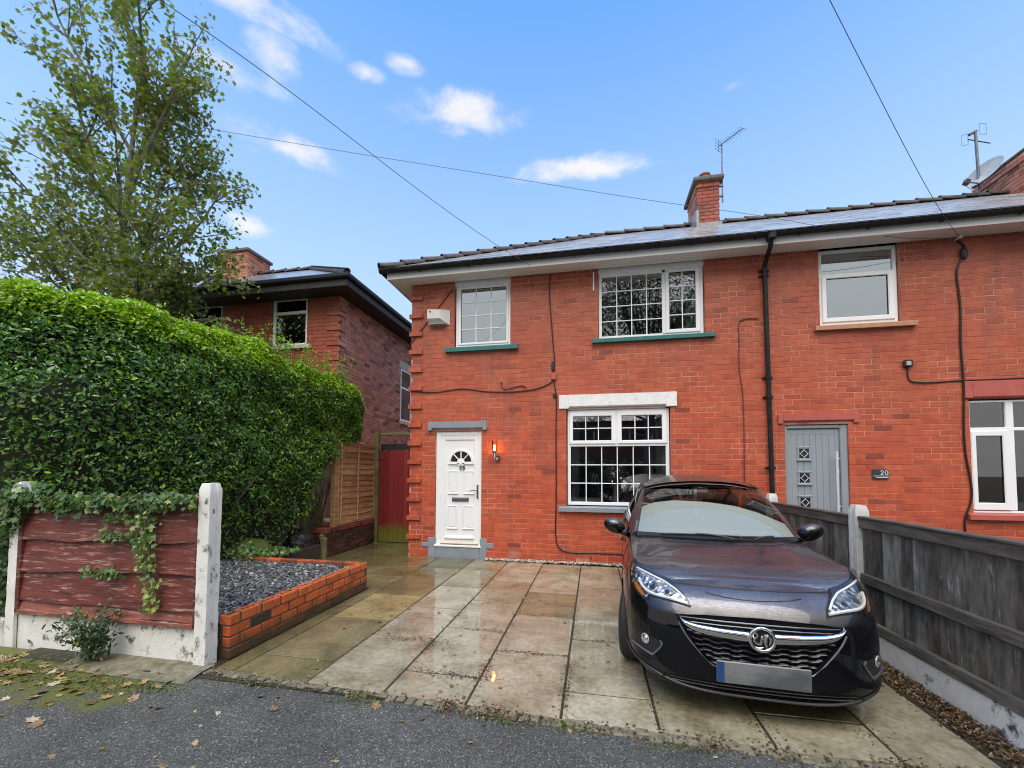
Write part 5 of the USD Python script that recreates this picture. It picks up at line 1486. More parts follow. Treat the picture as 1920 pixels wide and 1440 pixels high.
        gl = trimesh.creation.cylinder(1.0, .006, sections=24); gl.apply_transform(trimesh.transformations.rotation_matrix(math.pi / 2, [1, 0, 0])); gl.apply_scale([.088, 1, .054]); gl.apply_translation([.868 * sg, 1.694, .967])
        obj('mirror_glass', gl, 'chrome', mr)
    # rear window and tailgate top
    rbv = np.stack([u * .70, 3.86 + .08 * (1 - u ** 2), .955 + 0 * u], -1)
    rw = np.stack([rf[-1] * (1 - a) + rbv * a + np.array([0, .05, .03]) * math.sin(math.pi * a) for a in np.linspace(0, 1, 8)])
    skin('rear_window', rw[2:], 'tinted_glass', flipit=False)
    skin('tailgate_spoiler', rw[:3], 'car_paint', flipit=False)
    for sg in (1, -1):
        cpn = np.stack([np.linspace(rt, rb, 8) * np.array([sg, 1, 1]), rw[:, -1] * np.array([sg, 1, 1])], 1)
        skin('rear_pillar', cpn, 'car_paint', flipit=sg > 0)
    # cowl, wipers, bonnet-to-wing gaps
    cw = np.stack([wb + np.array([0, -.055, -.020]), wb + np.array([0, -.02, -.004]), wb + np.array([0, .01, .002])])
    skin('cowl', cw, 'plastic_black')
    pa = smooth_curve([(-.47, 1.235, .962), (-.28, 1.19, .972), (-.05, 1.165, .975), (.17, 1.16, .972)], 20)
    wpr = MB().tube(pa + np.array([0, -.02, .0]), .008, 6).tube(smooth_curve([(.12, 1.13, .950), (.0, 1.138, .972), (-.18, 1.155, .98)], 10), .010, 6)
    obj('wiper', wpr, 'plastic_black', car)
    pa = smooth_curve([(.19, 1.16, .972), (.34, 1.19, .970), (.48, 1.235, .962), (.59, 1.28, .955)], 16)
    obj('wiper', MB().tube(pa + np.array([0, -.02, 0]), .008, 6).tube(smooth_curve([(.28, 1.145, .950), (.36, 1.175, .972), (.44, 1.20, .975)], 8), .009, 6), 'plastic_black', car)
    # ---- cabin
    dv = MB()
    dg = np.stack([np.stack([u * .66, 1.34 + q * .50 - .14 * (1 - u ** 2) * (1 - q), .915 + .045 * math.sin(math.pi * q * .7) - .30 * max(0, q - .8) / .2 * .4 + 0 * u], -1) for q in np.linspace(0, 1, 8)])
    skin('dashboard', dg, 'dash')
    sw = trimesh.creation.torus(.178, .016, 36, 10); sw.apply_transform(trimesh.transformations.rotation_matrix(math.radians(-66), [1, 0, 0])); sw.apply_translation([-.34, 1.93, .955])
    stw = obj('steering_wheel', sw, 'plastic_black', car, smooth=True)
    obj('wheel_boss', MB().box((-.48, 1.91, .93), (-.20, 1.95, .975), .015), 'plastic_black', stw)
    for sx in (-.34, .34):
        st = MB().box((sx - .22, 2.30, .55), (sx + .22, 2.45, 1.10), .05, rot=rotx(-14)).box((sx - .24, 1.95, .42), (sx + .24, 2.37, .58), .05)
        se = obj('seat', st, 'seat_cloth', car)
        obj('headrest', MB().box((sx - .12, 2.40, 1.10), (sx + .12, 2.49, 1.27), .035, rot=rotx(-10)), 'seat_cloth', se)
    rs = obj('rear_seat', MB().box((-.60, 3.10, .55), (.60, 3.27, 1.08), .05, rot=rotx(-14)), 'seat_cloth', car)
    for sx in (-.34, .34):
        obj('headrest', MB().box((sx - .11, 3.22, 1.08), (sx + .11, 3.30, 1.19), .03), 'seat_cloth', rs)
    obj('rear_view_mirror', MB().box((-.11, 1.99, 1.245), (.11, 2.015, 1.305), .018).box((-.03, 1.97, 1.29), (.03, 2.05, 1.365), .01), 'plastic_black', car)
    obj('sensor_housing', MB().box((-.085, 1.93, 1.295), (.085, 2.05, 1.352), .02, rot=rotx(20)), 'plastic_black', car)
    # ---- wheels
    for sg in (-1, 1):
        for yw, steer in ((.835, -9), (3.38, 0)):
            R_ = rotz(steer)
            c = np.array([sg * .70, yw, .295])
            tp = [(.205, -.095), (.235, -.098), (.275, -.090), (.292, -.070), (.295, 0), (.292, .070), (.275, .090), (.235, .098), (.205, .095)]
            ty = trimesh.creation.revolve(np.array(tp), sections=44)
            al = math.radians(90)
            tr = trimesh.transformations.rotation_matrix(al, [0, 1, 0])
            ty.apply_transform(tr); ty.vertices = ty.vertices @ R_.T + c
            wh = obj('wheel', ty, 'tyre', car, smooth=35)
            rp = [(0, .03), (.05, .055), (.06, .04), (.17, .05), (.19, .085), (.208, .09), (.208, -.08), (.19, -.08), (.19, .0), (0, .0)]
            rm = trimesh.creation.revolve(np.array(rp)[::-1], sections=40); rm.apply_transform(trimesh.transformations.rotation_matrix(al * sg, [0, 1, 0])); rm.vertices = rm.vertices @ R_.T + c
            obj('rim', rm, 'alloy', wh, smooth=30)
            sp_ = MB()
            for k in range(5):
                a = k * 2 * math.pi / 5
                for da in (-.16, .16):
                    p0 = np.array([sg * .060, .05 * math.cos(a), .05 * math.sin(a)]); p1 = np.array([sg * .088, .19 * math.cos(a + da), .19 * math.sin(a + da)])
                    sp_.tube([R_ @ p0 + c, R_ @ p1 + c], .017, 6)
            obj('spokes', sp_, 'alloy', wh)
    return car


HEADLIGHT = [(-.393, .655), (-.43, .662), (-.481, .668), (-.569, .671), (-.643, .673), (-.72, .673), (-.715, .645), (-.753, .647), (-.841, .666), (-.944, .694), (-1.025, .746), (-1.106, .808), (-1.142, .838), (-1.106, .838), (-.959, .806), (-.819, .780), (-.606, .752), (-.474, .721), (-.422, .692)]
HL_BAR = [(-.41, .667), (-.481, .675), (-.569, .680), (-.672, .683), (-.78, .698), (-.85, .722), (-.90, .748)]
HL_TOP = [(-.43, .686), (-.474, .712), (-.575, .737), (-.782, .766), (-.93, .792), (-1.0, .802)]
HL_IND = [(-.937, .722), (-.9, .722), (-.834, .698), (-.752, .662), (-.785, .660), (-.87, .685)]
HL_DIV = [(-.935, .765), (-.9, .745), (-.826, .708), (-.745, .672)]
HL_EYES = [((-.731, .717), .026), ((-.577, .706), .022)]
FOGP = [(.826, .343), (.76, .425), (.709, .442), (.628, .432), (.562, .422), (.562, .387), (.628, .321), (.782, .335)]
FOGC = (.685, .405)
FOGR = [(.826, .338), (.724, .332), (.628, .319), (.577, .375), (.560, .405), (.575, .424)]
build_car()
tag(obj('air_freshener', MB().box((-.012, -.003, -.05), (.016, .003, .03), .008, rot=rotz(CAR_ROT), at=(0, 0, 0)).tube([(0, 0, .03), (0, 0, .13)], .0012, 4), 'freshener'), 'turquoise air freshener hanging from the mirror in the black car', 'air freshener')
UsdGeom.Xformable(stage.GetPrimAtPath('/World/air_freshener')).AddTranslateOp().Set(Gf.Vec3d(1.045, 4.70, 1.115))
# ------------------------------------------------------------------ plants


def leaf_cloud(pos, nrm, size, tone, shape, g, spread=0.7, droop=0.0):
    """many small leaves at pos, facing roughly along nrm; shape = (vertices in the leaf's plane (x across, y along, z fold), faces)"""
    n_ = len(pos)
    d = nrm + g.normal(size=(n_, 3)) * spread
    d /= np.linalg.norm(d, axis=1, keepdims=True) + 1e-9
    up = g.normal(size=(n_, 3)) + np.array([0, 0, -droop])
    a = up - d * (up * d).sum(1, keepdims=True); a /= np.linalg.norm(a, axis=1, keepdims=True) + 1e-9
    s = np.cross(a, d)
    lv, lf = np.array(shape[0], float), np.array(shape[1], int)
    sz = np.broadcast_to(size, (n_,))[:, None, None]
    v = pos[:, None] + sz * (lv[None, :, :1] * s[:, None] + lv[None, :, 1:2] * a[:, None] + lv[None, :, 2:3] * d[:, None])
    f = lf[None] + (np.arange(n_) * len(lv))[:, None, None]
    return v.reshape(-1, 3), f.reshape(-1, 3), np.repeat(tone, len(lv))


OVAL = ([(0, -.5, 0), (.24, -.1, .07), (.17, .25, .05), (0, .5, -.04), (-.17, .25, .05), (-.24, -.1, .07), (0, 0, -.02)], [(0, 1, 6), (1, 2, 6), (2, 3, 6), (3, 4, 6), (4, 5, 6), (5, 0, 6)])
DIAM = ([(0, -.5, 0), (.25, 0, .08), (0, .5, -.03), (-.25, 0, .08)], [(0, 1, 2), (0, 2, 3)])
MAPLE = ([(0, -.45, 0), (.16, -.28, 0), (.5, -.22, .05), (.30, -.02, .02), (.46, .24, .06), (.18, .20, .02), (0, .55, -.04), (-.18, .20, .02), (-.46, .24, .06), (-.30, -.02, .02), (-.5, -.22, .05), (-.16, -.28, 0), (0, 0, -.03)],
         [(k, (k + 1) % 12, 12) for k in range(12)])
IVY = ([(0, -.4, 0), (.40, -.30, .04), (.25, 0, .02), (.42, .15, .04), (.14, .18, 0), (0, .55, -.03), (-.14, .18, 0), (-.42, .15, .04), (-.25, 0, .02), (-.40, -.30, .04), (0, 0, .03)], [(k, (k + 1) % 10, 10) for k in range(10)])


def obj_cloud(name, parts, m, parent, label=None, kind='stuff'):
    v = np.vstack([p[0] for p in parts]); t = np.concatenate([p[2] for p in parts])
    o, f = 0, []
    for p in parts:
        f.append(p[1] + o); o += len(p[0])
    return obj(name, (v, np.vstack(f)), m, parent, tone=t, label=label, kind=kind)


# ---- the tall clipped hedge: one run beside the yard, turning the corner along the street
gh = np.random.default_rng(5)
# centre line of the hedge, from the far right end to the corner and off to the left
HP = np.array([(-5.22, 7.95), (-5.27, 6.6), (-5.36, 5.2), (-5.42, 4.2), (-5.65, 3.62), (-6.3, 3.42), (-7.4, 3.36), (-8.8, 3.32), (-10.2, 3.3)])
hc = smooth_curve(HP, 120)
ht = np.gradient(hc, axis=0); ht /= np.linalg.norm(ht, axis=1, keepdims=True)
hl_ = np.concatenate([[0], np.cumsum(np.linalg.norm(np.diff(hc, axis=0), axis=1))])
hn = np.stack([-ht[:, 1], ht[:, 0]], 1)
if np.dot(hn[10], [1, 0]) < 0:
    hn = -hn                                   # towards the yard / the street
LH = hl_[-1]


def hedge_pt(s, a):
    """surface of the hedge: s metres along, a = angle round the section from the yard-side foot (0) over the top to the other foot (1)"""
    c = np.stack([np.interp(s, hl_, hc[:, k]) for k in (0, 1)], -1)
    n2 = np.stack([np.interp(s, hl_, hn[:, k]) for k in (0, 1)], -1); n2 /= np.linalg.norm(n2, axis=-1, keepdims=True)
    top = np.interp(s, [0, .35, 1.2, 3.0, 4.9, 5.8, 8], [2.80, 3.14, 3.30, 3.48, 3.50, 3.40, 3.28])
    low = np.interp(s, [0, .75, 1.1, 1.5, 2.0, 3.0, 5, 8], [2.10, 2.0, 1.5, .85, .40, .25, .15, .12])
    wid = np.interp(s, [0, .15, .5, 1.2, 3.0, 5.0], [.30, .62, .80, .74, .58, .55])
    th = a * math.pi
    # superelliptic section
    cx = np.sign(np.cos(th)) * np.abs(np.cos(th)) ** 0.42
    sz = np.abs(np.sin(th)) ** 0.55
    z = low + (top - low) * np.where(sz > 0, sz, 0)
    foot = 1 - .22 * (1 - sz) ** 2
    off = wid * cx * foot
    p = np.stack([c[..., 0] + n2[..., 0] * off, c[..., 1] + n2[..., 1] * off, z], -1)
    q = p * np.array([1.1, 1.1, 1.3])
    bulge = (meshkit.fbm(q, 3, 3) - .5) * .46 + (meshkit.noise(p * 5.0, 8) - .5) * .14
    nrm = np.stack([n2[..., 0] * cx, n2[..., 1] * cx, np.sin(th) ** 3 * .9 + .05], -1)
    nrm /= np.linalg.norm(nrm, axis=-1, keepdims=True)
    return p + nrm * bulge[..., None], nrm


hedge = thing('hedge', 'tall dense clipped green hedge with new shoots and leaves coloured lighter along its top as if sunlit', 'hedge')
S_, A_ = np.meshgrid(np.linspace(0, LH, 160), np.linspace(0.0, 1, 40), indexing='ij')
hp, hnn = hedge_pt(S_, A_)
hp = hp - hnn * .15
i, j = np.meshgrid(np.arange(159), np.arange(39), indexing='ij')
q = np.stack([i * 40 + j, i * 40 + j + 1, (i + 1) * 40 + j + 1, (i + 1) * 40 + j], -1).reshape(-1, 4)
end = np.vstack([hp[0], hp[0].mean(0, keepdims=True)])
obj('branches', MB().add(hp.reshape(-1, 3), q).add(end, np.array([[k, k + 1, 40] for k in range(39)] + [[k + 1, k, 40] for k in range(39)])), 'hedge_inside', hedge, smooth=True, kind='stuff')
NH = 110000
s = LH * gh.random(NH) ** 1.0
s = np.where(gh.random(NH) < .72, 5.6 * gh.random(NH), s)
a = np.where(gh.random(NH) < .9, .60 * gh.random(NH) ** 1.15, gh.random(NH))
pos, nr = hedge_pt(s, a)
# sparser towards the foot and in thin patches on the street corner
thin = meshkit.fbm(pos * np.array([1.6, 1.6, 1.2]), 3, 21)
keep = gh.random(NH) < np.clip(np.where(s > 4.6, 1.5 - 1.6 * thin, 1.6 - 1.1 * thin), .15, 1) * np.clip((pos[:, 2] - .1) / .6, .3, 1)
pos, nr, s, a = pos[keep], nr[keep], s[keep], a[keep]
n_ = len(pos)
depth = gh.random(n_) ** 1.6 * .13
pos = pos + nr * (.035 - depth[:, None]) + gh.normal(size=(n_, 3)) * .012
topness = np.clip((pos[:, 2] - (np.interp(s, [0, 1.2, 4.9, 8], [2.78, 2.86, 3.02, 2.95]))) / .32, 0, 1) * (0.55 + .45 * np.clip(s / 2.5, 0, 1))  # sunlit look of the top, put into the leaf tone by height
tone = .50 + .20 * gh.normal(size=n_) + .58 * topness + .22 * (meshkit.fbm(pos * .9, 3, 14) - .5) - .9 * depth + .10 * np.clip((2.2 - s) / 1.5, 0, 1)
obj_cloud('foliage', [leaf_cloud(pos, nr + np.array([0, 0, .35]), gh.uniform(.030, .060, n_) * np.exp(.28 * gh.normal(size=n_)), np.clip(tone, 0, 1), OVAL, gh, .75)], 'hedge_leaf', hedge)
# whippy shoots standing out of the top
tw, sp = MB(), []
for k in range(210):
    s0 = gh.uniform(.2, 6.5) if k < 110 else gh.uniform(.6, 2.6)
    p0, n0 = hedge_pt(np.array([s0]), np.array([gh.uniform(.30, .62)]))
    p0 = p0[0] - n0[0] * .05
    L = gh.uniform(.10, .28) if k < 110 else gh.uniform(.2, .62)
    d = n0[0] * .5 + np.array([0, 0, 1.0]) + gh.normal(size=3) * .22
    d /= np.linalg.norm(d)
    pts = [p0 + d * L * t + np.array([.06, -.03, 0]) * L * t * t for t in np.linspace(0, 1, 5)]
    tw.tube(pts, np.linspace(.004, .0015, 5), 4)
    m_ = int(L * 60)
    tt = gh.random(m_)
    pp = p0 + d * L * tt[:, None] + gh.normal(size=(m_, 3)) * .022
    sp.append(leaf_cloud(pp, np.tile(d, (m_, 1)), gh.uniform(.03, .055, m_), np.clip(.66 + .2 * tt + .12 * gh.normal(size=m_), 0, 1), OVAL, gh, .9))
for k in range(420):   # bare clipped twigs showing between the leaves
    s0 = gh.uniform(0, 6.6) if k < 250 else gh.uniform(4.6, 6.4)
    p0, n0 = hedge_pt(np.array([s0]), np.array([gh.uniform(.02, .45)]))
    e = n0[0] + gh.normal(size=3) * .55; e[2] += .5; e /= np.linalg.norm(e)
    L = gh.uniform(.12, .30)
    tw.tube([p0[0] - n0[0] * .10, p0[0] - n0[0] * .04 + e * L * .5, p0[0] - n0[0] * .04 + e * L], [.004, .003, .0015], 4)
obj('shoots', tw, 'twig', hedge, kind='stuff')
obj_cloud('new_growth', sp, 'hedge_leaf', hedge)
st = MB()
for k in range(46):
    s0 = gh.uniform(.1, 6.0)
    c0 = np.array([np.interp(s0, hl_, hc[:, 0]), np.interp(s0, hl_, hc[:, 1])]) + gh.normal(size=2) * .16
    n2 = np.array([np.interp(s0, hl_, hn[:, 0]), np.interp(s0, hl_, hn[:, 1])])
    z1 = gh.uniform(1.3, 2.2)
    e = gh.normal(size=2) * .22 + n2 * gh.uniform(.0, .4)
    pts = [(c0[0], c0[1], .12), (c0[0] + e[0] * .3 + gh.normal() * .03, c0[1] + e[1] * .3, z1 * .4), (c0[0] + e[0], c0[1] + e[1], z1)]
    st.tube(smooth_curve(pts, 8), np.linspace(gh.uniform(.012, .03), .006, 8), 6)
obj('stem', st, 'bark', hedge, kind='stuff')

# ---- the young maple-leaved tree standing behind the hedge
gt = np.random.default_rng(11)
tree = thing('maple_tree', 'slender open tree with small lobed leaves turning brown at its tips, behind the hedge', 'tree')
TB = np.array([-9.25, 6.5, 0.0])
wood, tips = MB(), []


def limb(p, d, L, r, lvl):
    n_ = 7
    pts, q = [p], p
    dd = d / np.linalg.norm(d)
    for k in range(n_):
        dd = dd + gt.normal(size=3) * .07 + np.array([0, 0, .035 if lvl < 2 else -.01])
        dd /= np.linalg.norm(dd)
        q = q + dd * L / n_
        pts.append(q)
    pts = np.array(pts)
    if lvl < 3:
        wood.tube(pts, np.linspace(r, max(r * .3, .003), len(pts)), 7 if lvl < 2 else 4)
    else:
        wood.tube(pts[::3], np.linspace(.004, .002, len(pts[::3])), 3)
    if lvl >= 2:
        for t in np.linspace(.15, 1, int(3 + L * 6)):
            tips.append((pts[min(int(t * n_), n_)] + gt.normal(size=3) * .05, dd, lvl))
    if lvl < 3:
        m_ = {0: 0, 1: int(5 + L * 2.2), 2: int(2 + L * 3.0)}[lvl]
        for k in range(m_):
            t = gt.uniform(.22, 1.0)
            b = pts[min(int(t * n_), n_)]
            az = gt.uniform(0, 2 * math.pi)
            side = np.cross(dd, [math.cos(az), math.sin(az), .2]); side /= np.linalg.norm(side)
            nd = dd * gt.uniform(.55, .95) + side * gt.uniform(.5, .9) + np.array([0, 0, .22])
            limb(b, nd, L * gt.uniform(.30, .50) * (1.15 - .5 * t), r * .42, lvl + 1)


trunk_pts = np.array([TB, TB + (.03, 0, 2.0), TB + (-.02, .02, 4.2), TB + (.10, .0, 6.0), TB + (.18, .05, 8.0), TB + (.35, .0, 10.2)])
tc_ = smooth_curve(trunk_pts, 30)
wood.tube(tc_, np.interp(np.linspace(0, 1, 30), [0, .4, .7, 1], [.115, .085, .05, .015]), 10)
LIMBS = [(3.8, 352, .42, 2.7), (3.5, 20, .30, 2.6), (3.2, 260, .35, 2.4), (3.4, 320, .3, 2.4), (3.0, 345, .30, 2.4), (3.2, 15, .38, 2.4), (3.3, 205, .45, 3.2), (3.4, 165, .35, 3.2), (3.6, 290, .45, 2.6), (3.7, 0, .50, 2.6), (3.9, 325, .60, 2.7), (4.0, 25, .65, 2.8), (4.2, 190, .70, 3.4), (4.3, 150, .8, 3.3), (4.5, 350, .85, 2.9),
         (4.8, 30, 1.0, 3.3), (5.0, 210, 1.1, 3.5), (5.2, 320, 1.1, 3.0), (5.5, 5, 1.2, 3.1), (5.7, 160, 1.5, 3.6), (6.1, 40, 1.5, 3.0), (6.4, 195, 1.8, 3.6), (6.8, 345, 1.6, 2.9), (7.1, 120, 1.8, 3.0), (7.5, 15, 1.9, 2.8), (7.9, 200, 2.0, 3.0), (8.4, 330, 1.8, 2.5),
         (8.8, 70, 1.9, 2.4), (9.3, 185, 2.0, 2.3)]
for z0, az, up, L in LIMBS:
    b = np.array([np.interp(z0, tc_[:, 2], tc_[:, k]) for k in range(3)])
    a_ = math.radians(az)
    limb(b, np.array([math.cos(a_), math.sin(a_) * .7, up]), L, .036, 1)
obj('trunk', wood, 'bark', tree, smooth=40)
tp = np.array([t[0] for t in tips]); td = np.array([t[1] for t in tips])
rep = 4
pos = np.repeat(tp, rep, 0) + gt.normal(size=(len(tp) * rep, 3)) * .085
TREE_KEEP = .78
keep = (gt.random(len(pos)) < TREE_KEEP * np.clip(2.0 - 2.3 * meshkit.fbm(pos * .9, 3, 2), .05, 1))
pos = pos[keep]
n_ = len(pos)
tone = np.clip(.36 + .17 * gt.normal(size=n_) + .10 * np.clip((pos[:, 2] - 6.5) / 3, -.6, 1) + .5 * np.clip(meshkit.fbm(pos * 1.3, 2, 9) - .60, 0, 1), 0, 1)
obj_cloud('crown', [leaf_cloud(pos, np.tile(np.array([.1, -.5, .5]), (n_, 1)), gt.uniform(.06, .115, n_), tone, MAPLE, gt, .85, droop=1.2)], 'tree_leaf', tree)

# ---- ivy over the front fence, shrub at its foot, small plants in the bed
gi = np.random.default_rng(23)


def plant(name, label, cat, stems, m_leaf, leaves, shape=IVY, thick=.004):
    t = thing(name, label, cat)
    if stems:
        mb = MB()
        for s_ in stems:
            mb.tube(smooth_curve(s_, 14), np.linspace(thick, thick * .5, 14), 5)
        obj('stem', mb, 'twig', t)
    obj_cloud('foliage', leaves, m_leaf, t)
    return t


YF = 2.80
lv, stems = [], []
stems.append([(-4.98, YF - .04, 1.16), (-4.5, YF + .01, 1.22), (-3.9, YF, 1.25), (-3.4, YF, 1.28), (-3.05, YF, 1.27)])
for k in range(900):
    t = gi.random(); x = -5.02 + 1.98 * t
    z = 1.215 + .055 * t + gi.normal() * (.055 - .03 * t) + (.05 if t < .25 else 0)
    lv.append((x, YF - gi.uniform(.0, .09), z, .45 + .2 * gi.normal(), gi.uniform(.035, .075)))
trail = [(-3.52, 1.25), (-3.50, 1.05), (-3.53, .85), (-3.46, .70), (-3.42, .55), (-3.45, .42)]
stems.append([(x, YF - .03, z) for x, z in trail])
tr_c = smooth_curve(trail, 60)
for k in range(420):
    q = gi.integers(0, 60); wd = np.interp(q, [0, 15, 30, 60], [.10, .10, .07, .035])
    if gi.random() < np.interp(q, [0, 20, 59], [1, .75, .35]):
        lv.append((tr_c[q, 0] + gi.normal() * wd * .7, YF - gi.uniform(.01, .08), tr_c[q, 1] + gi.normal() * .05, .62 + .22 * gi.normal() + .004 * q, gi.uniform(.028, .06)))
for x0, x1, z0, m_ in ((-4.0, -3.55, .97, 110), (-4.15, -3.75, .675, 85), (-3.95, -3.6, 1.12, 70)):
    stems.append([(x0, YF - .02, z0), ((x0 + x1) / 2, YF - .03, z0 + .01), (x1, YF - .02, z0)])
    for k in range(m_):
        lv.append((gi.uniform(x0, x1), YF - gi.uniform(.0, .06), z0 + gi.normal() * .024, .45 + .3 * gi.random(), gi.uniform(.025, .05)))
for k in range(260):    # round the left post and down the hedge foot
    lv.append((-5.0 + gi.normal() * .10, YF - gi.uniform(-.02, .10), 1.17 + gi.normal() * .09, .45 + .2 * gi.normal(), gi.uniform(.04, .08)))
lv = np.array(lv)
plant('ivy', 'variegated ivy spilling over the top of the red front fence and trailing down it', 'ivy', stems, 'ivy_leaf',
      [leaf_cloud(lv[:, :3], np.tile([0, -1.0, .45], (len(lv), 1)), lv[:, 4], np.clip(lv[:, 3], 0, 1), IVY, gi, .55, droop=.6)])
# ivy mass on the street side of the hedge corner, left of the post
n_ = 2300
P_ = np.stack([gi.uniform(-7.6, -5.06, n_), YF + .02 + gi.uniform(-.05, .22, n_), gi.uniform(.12, 1.35, n_)], -1)
P_[:, 1] += .18 * (meshkit.fbm(P_ * 2, 2, 4) - .5)
plant('ivy', 'dark ivy climbing the hedge foot left of the white corner post', 'ivy', [], 'ivy_leaf',
      [leaf_cloud(P_, np.tile([0.1, -1.0, .4], (n_, 1)), gi.uniform(.04, .09, n_), np.clip(.30 + .2 * gi.normal(size=n_), 0, 1), IVY, gi, .6, droop=.6)])
# little shrub in front of the concrete board
stems, lv = [], []
for k in range(16):
    b = np.array([-3.86 + gi.normal() * .03, YF - .10, .0]); L = gi.uniform(.25, .47)
    d = np.array([gi.normal() * .38 + .03, -.10 + gi.normal() * .16, 1.0]); d /= np.linalg.norm(d)
    pts = [b + d * L * t for t in np.linspace(0, 1, 4)]
    stems.append(pts)
    for q in range(44):
        t = gi.uniform(.2, 1.05)
        lv.append(list(b + d * L * t + gi.normal(size=3) * np.array([.045, .035, .035])) + [np.clip(.45 + .25 * gi.normal(), 0, .95) if gi.random() > .025 else 1.0, gi.uniform(.025, .055)])
lv = np.array(lv)
plant('shrub', 'small leafy shrub growing at the foot of the red front fence', 'shrub', stems, 'bush_leaf', [leaf_cloud(lv[:, :3], np.tile([0, -.8, .6], (len(lv), 1)), lv[:, 4], lv[:, 3], OVAL, gi, .6)])
# ground plants behind the slate bed
lv = []
for k in range(1500):
    x = gi.uniform(-5.2, -4.45); y = gi.uniform(4.9, 5.9)
    h = .28 + .30 * meshkit.noise(np.array([x * 3, y * 3, 0]), 3) * gi.random()
    lv.append((x + gi.normal() * .03, y, h, np.clip(.55 + .25 * gi.normal(), 0, 1), gi.uniform(.03, .07)))
lv = np.array(lv)
plant('ground_plants', 'low light green plants and ivy at the hedge foot behind the slate bed', 'plants', [], 'ivy_leaf', [leaf_cloud(lv[:, :3], np.tile([.3, -.5, .8], (len(lv), 1)), lv[:, 4], lv[:, 3], IVY, gi, .6)])
# tree and hedge across the street, seen only in the windows
far = thing('street_tree', 'dark broad tree across the street, mirrored in the upstairs window', 'tree')
fb_ = MB().tube([(3.2, -11, 0), (3.1, -11, 3.0), (3.3, -11.1, 6.5)], [.28, .22, .12], 10)
pts = []
for k in range(46):
    a_ = gi.uniform(0, 2 * math.pi); r_ = 1.0 + 6.0 * gi.random() ** .8; z_ = gi.uniform(5.0, 14.8)
    e = np.array([2.6 + .85 * r_ * math.cos(a_), -11 + .4 * r_ * math.sin(a_), z_])
    fb_.tube([(3.2, -11, min(6.4, z_ * .5 + 1)), tuple((np.array([3.2, -11, z_ * .6]) + e) / 2), tuple(e)], [.08, .05, .015], 5)
    m_ = 1000
    pts.append(e + gi.normal(size=(m_, 3)) * np.array([.85, .6, .7]))
obj('trunk', fb_, 'bark', far)
pts = np.vstack(pts)
obj_cloud('crown', [leaf_cloud(pts, np.tile([0, .5, .6], (len(pts), 1)), gi.uniform(.10, .20, len(pts)), gi.random(len(pts)), DIAM, gi, .9)], 'far_leaf', far)
hd = thing('street_hedge', 'dark hedge along the far side of the street, behind the camera', 'hedge')
n_ = 9000
P_ = np.stack([gi.uniform(-16, 16, n_), -13 + .5 * gi.normal(size=n_), gi.uniform(0, 2.4, n_) ** 1.0], -1)
obj_cloud('foliage', [leaf_cloud(P_, np.tile([0, .8, .4], (n_, 1)), gi.uniform(.18, .34, n_), gi.random(n_), OVAL, gi, .8)], 'far_leaf', hd)
obj('branches', MB().box((-16, -13.4, -.1), (16, -12.8, 2.0), .1), 'hedge_inside', hd, kind='stuff')

h4 = thing('brick_house', 'plain brick house with a grey roof across the street, only mirrored in the windows', 'house')
obj('wall', MB().box((-11, -24, -.2), (10, -16.5, 5.2)), 'brick_dark_red', h4)
obj('roof', MB().prism([(-24.4, 5.2), (-20.2, 8.2), (-16.1, 5.2)], 'x', -11.4, 10.4), 'slate', h4)
for x in (-9, -5.5, -1.5, 2.5, 6.5):
    for z_ in (1.0, 3.4):
        wq = obj('window', MB().box((x, -16.5, z_), (x + 1.6, -16.44, z_ + 1.3), .01), 'upvc_white', h4)
        obj('pane', MB().box((x + .1, -16.43, z_ + .1), (x + 1.5, -16.42, z_ + 1.2)), 'lens_dark', wq)
# ------------------------------------------------------------------ fences, walls and gate
gf = np.random.default_rng(77)


def wavy_board(x0, x1, z0, z1, y, th, amp, seed, n_=26):
    """rough-edged horizontal board facing -y"""
    x = np.linspace(x0, x1, n_)
    lo = z0 + amp * (meshkit.fbm(np.stack([x * 3, x * 0 + seed, x * 0], -1), 3, seed) - .5) * 2
    hi = z1 + .3 * amp * (meshkit.fbm(np.stack([x * 3, x * 0 + seed + 5, x * 0], -1), 3, seed) - .5) * 2
    v = []
    for yy, t in ((y, 0), (y + th, 1)):
        for zz in (lo, hi):
            v += [(a, yy + (.014 if zz is hi else -.016), b) for a, b in zip(x, zz)]
    v = np.array(v)
    f = []
    for k in range(n_ - 1):
        A, B, C, E = 0, n_, 2 * n_, 3 * n_
        f += [[A + k, A + k + 1, B + k + 1, B + k], [C + k + 1, C + k, E + k, E + k + 1], [B + k, B + k + 1, E + k + 1, E + k], [C + k, C + k + 1, A + k + 1, A + k]]
    f += [[0, n_, 3 * n_, 2 * n_], [n_ - 1, 3 * n_ - 1, 4 * n_ - 1, 2 * n_ - 1][:2] + [4 * n_ - 1, 3 * n_ - 1]]
    return v, np.array(f)


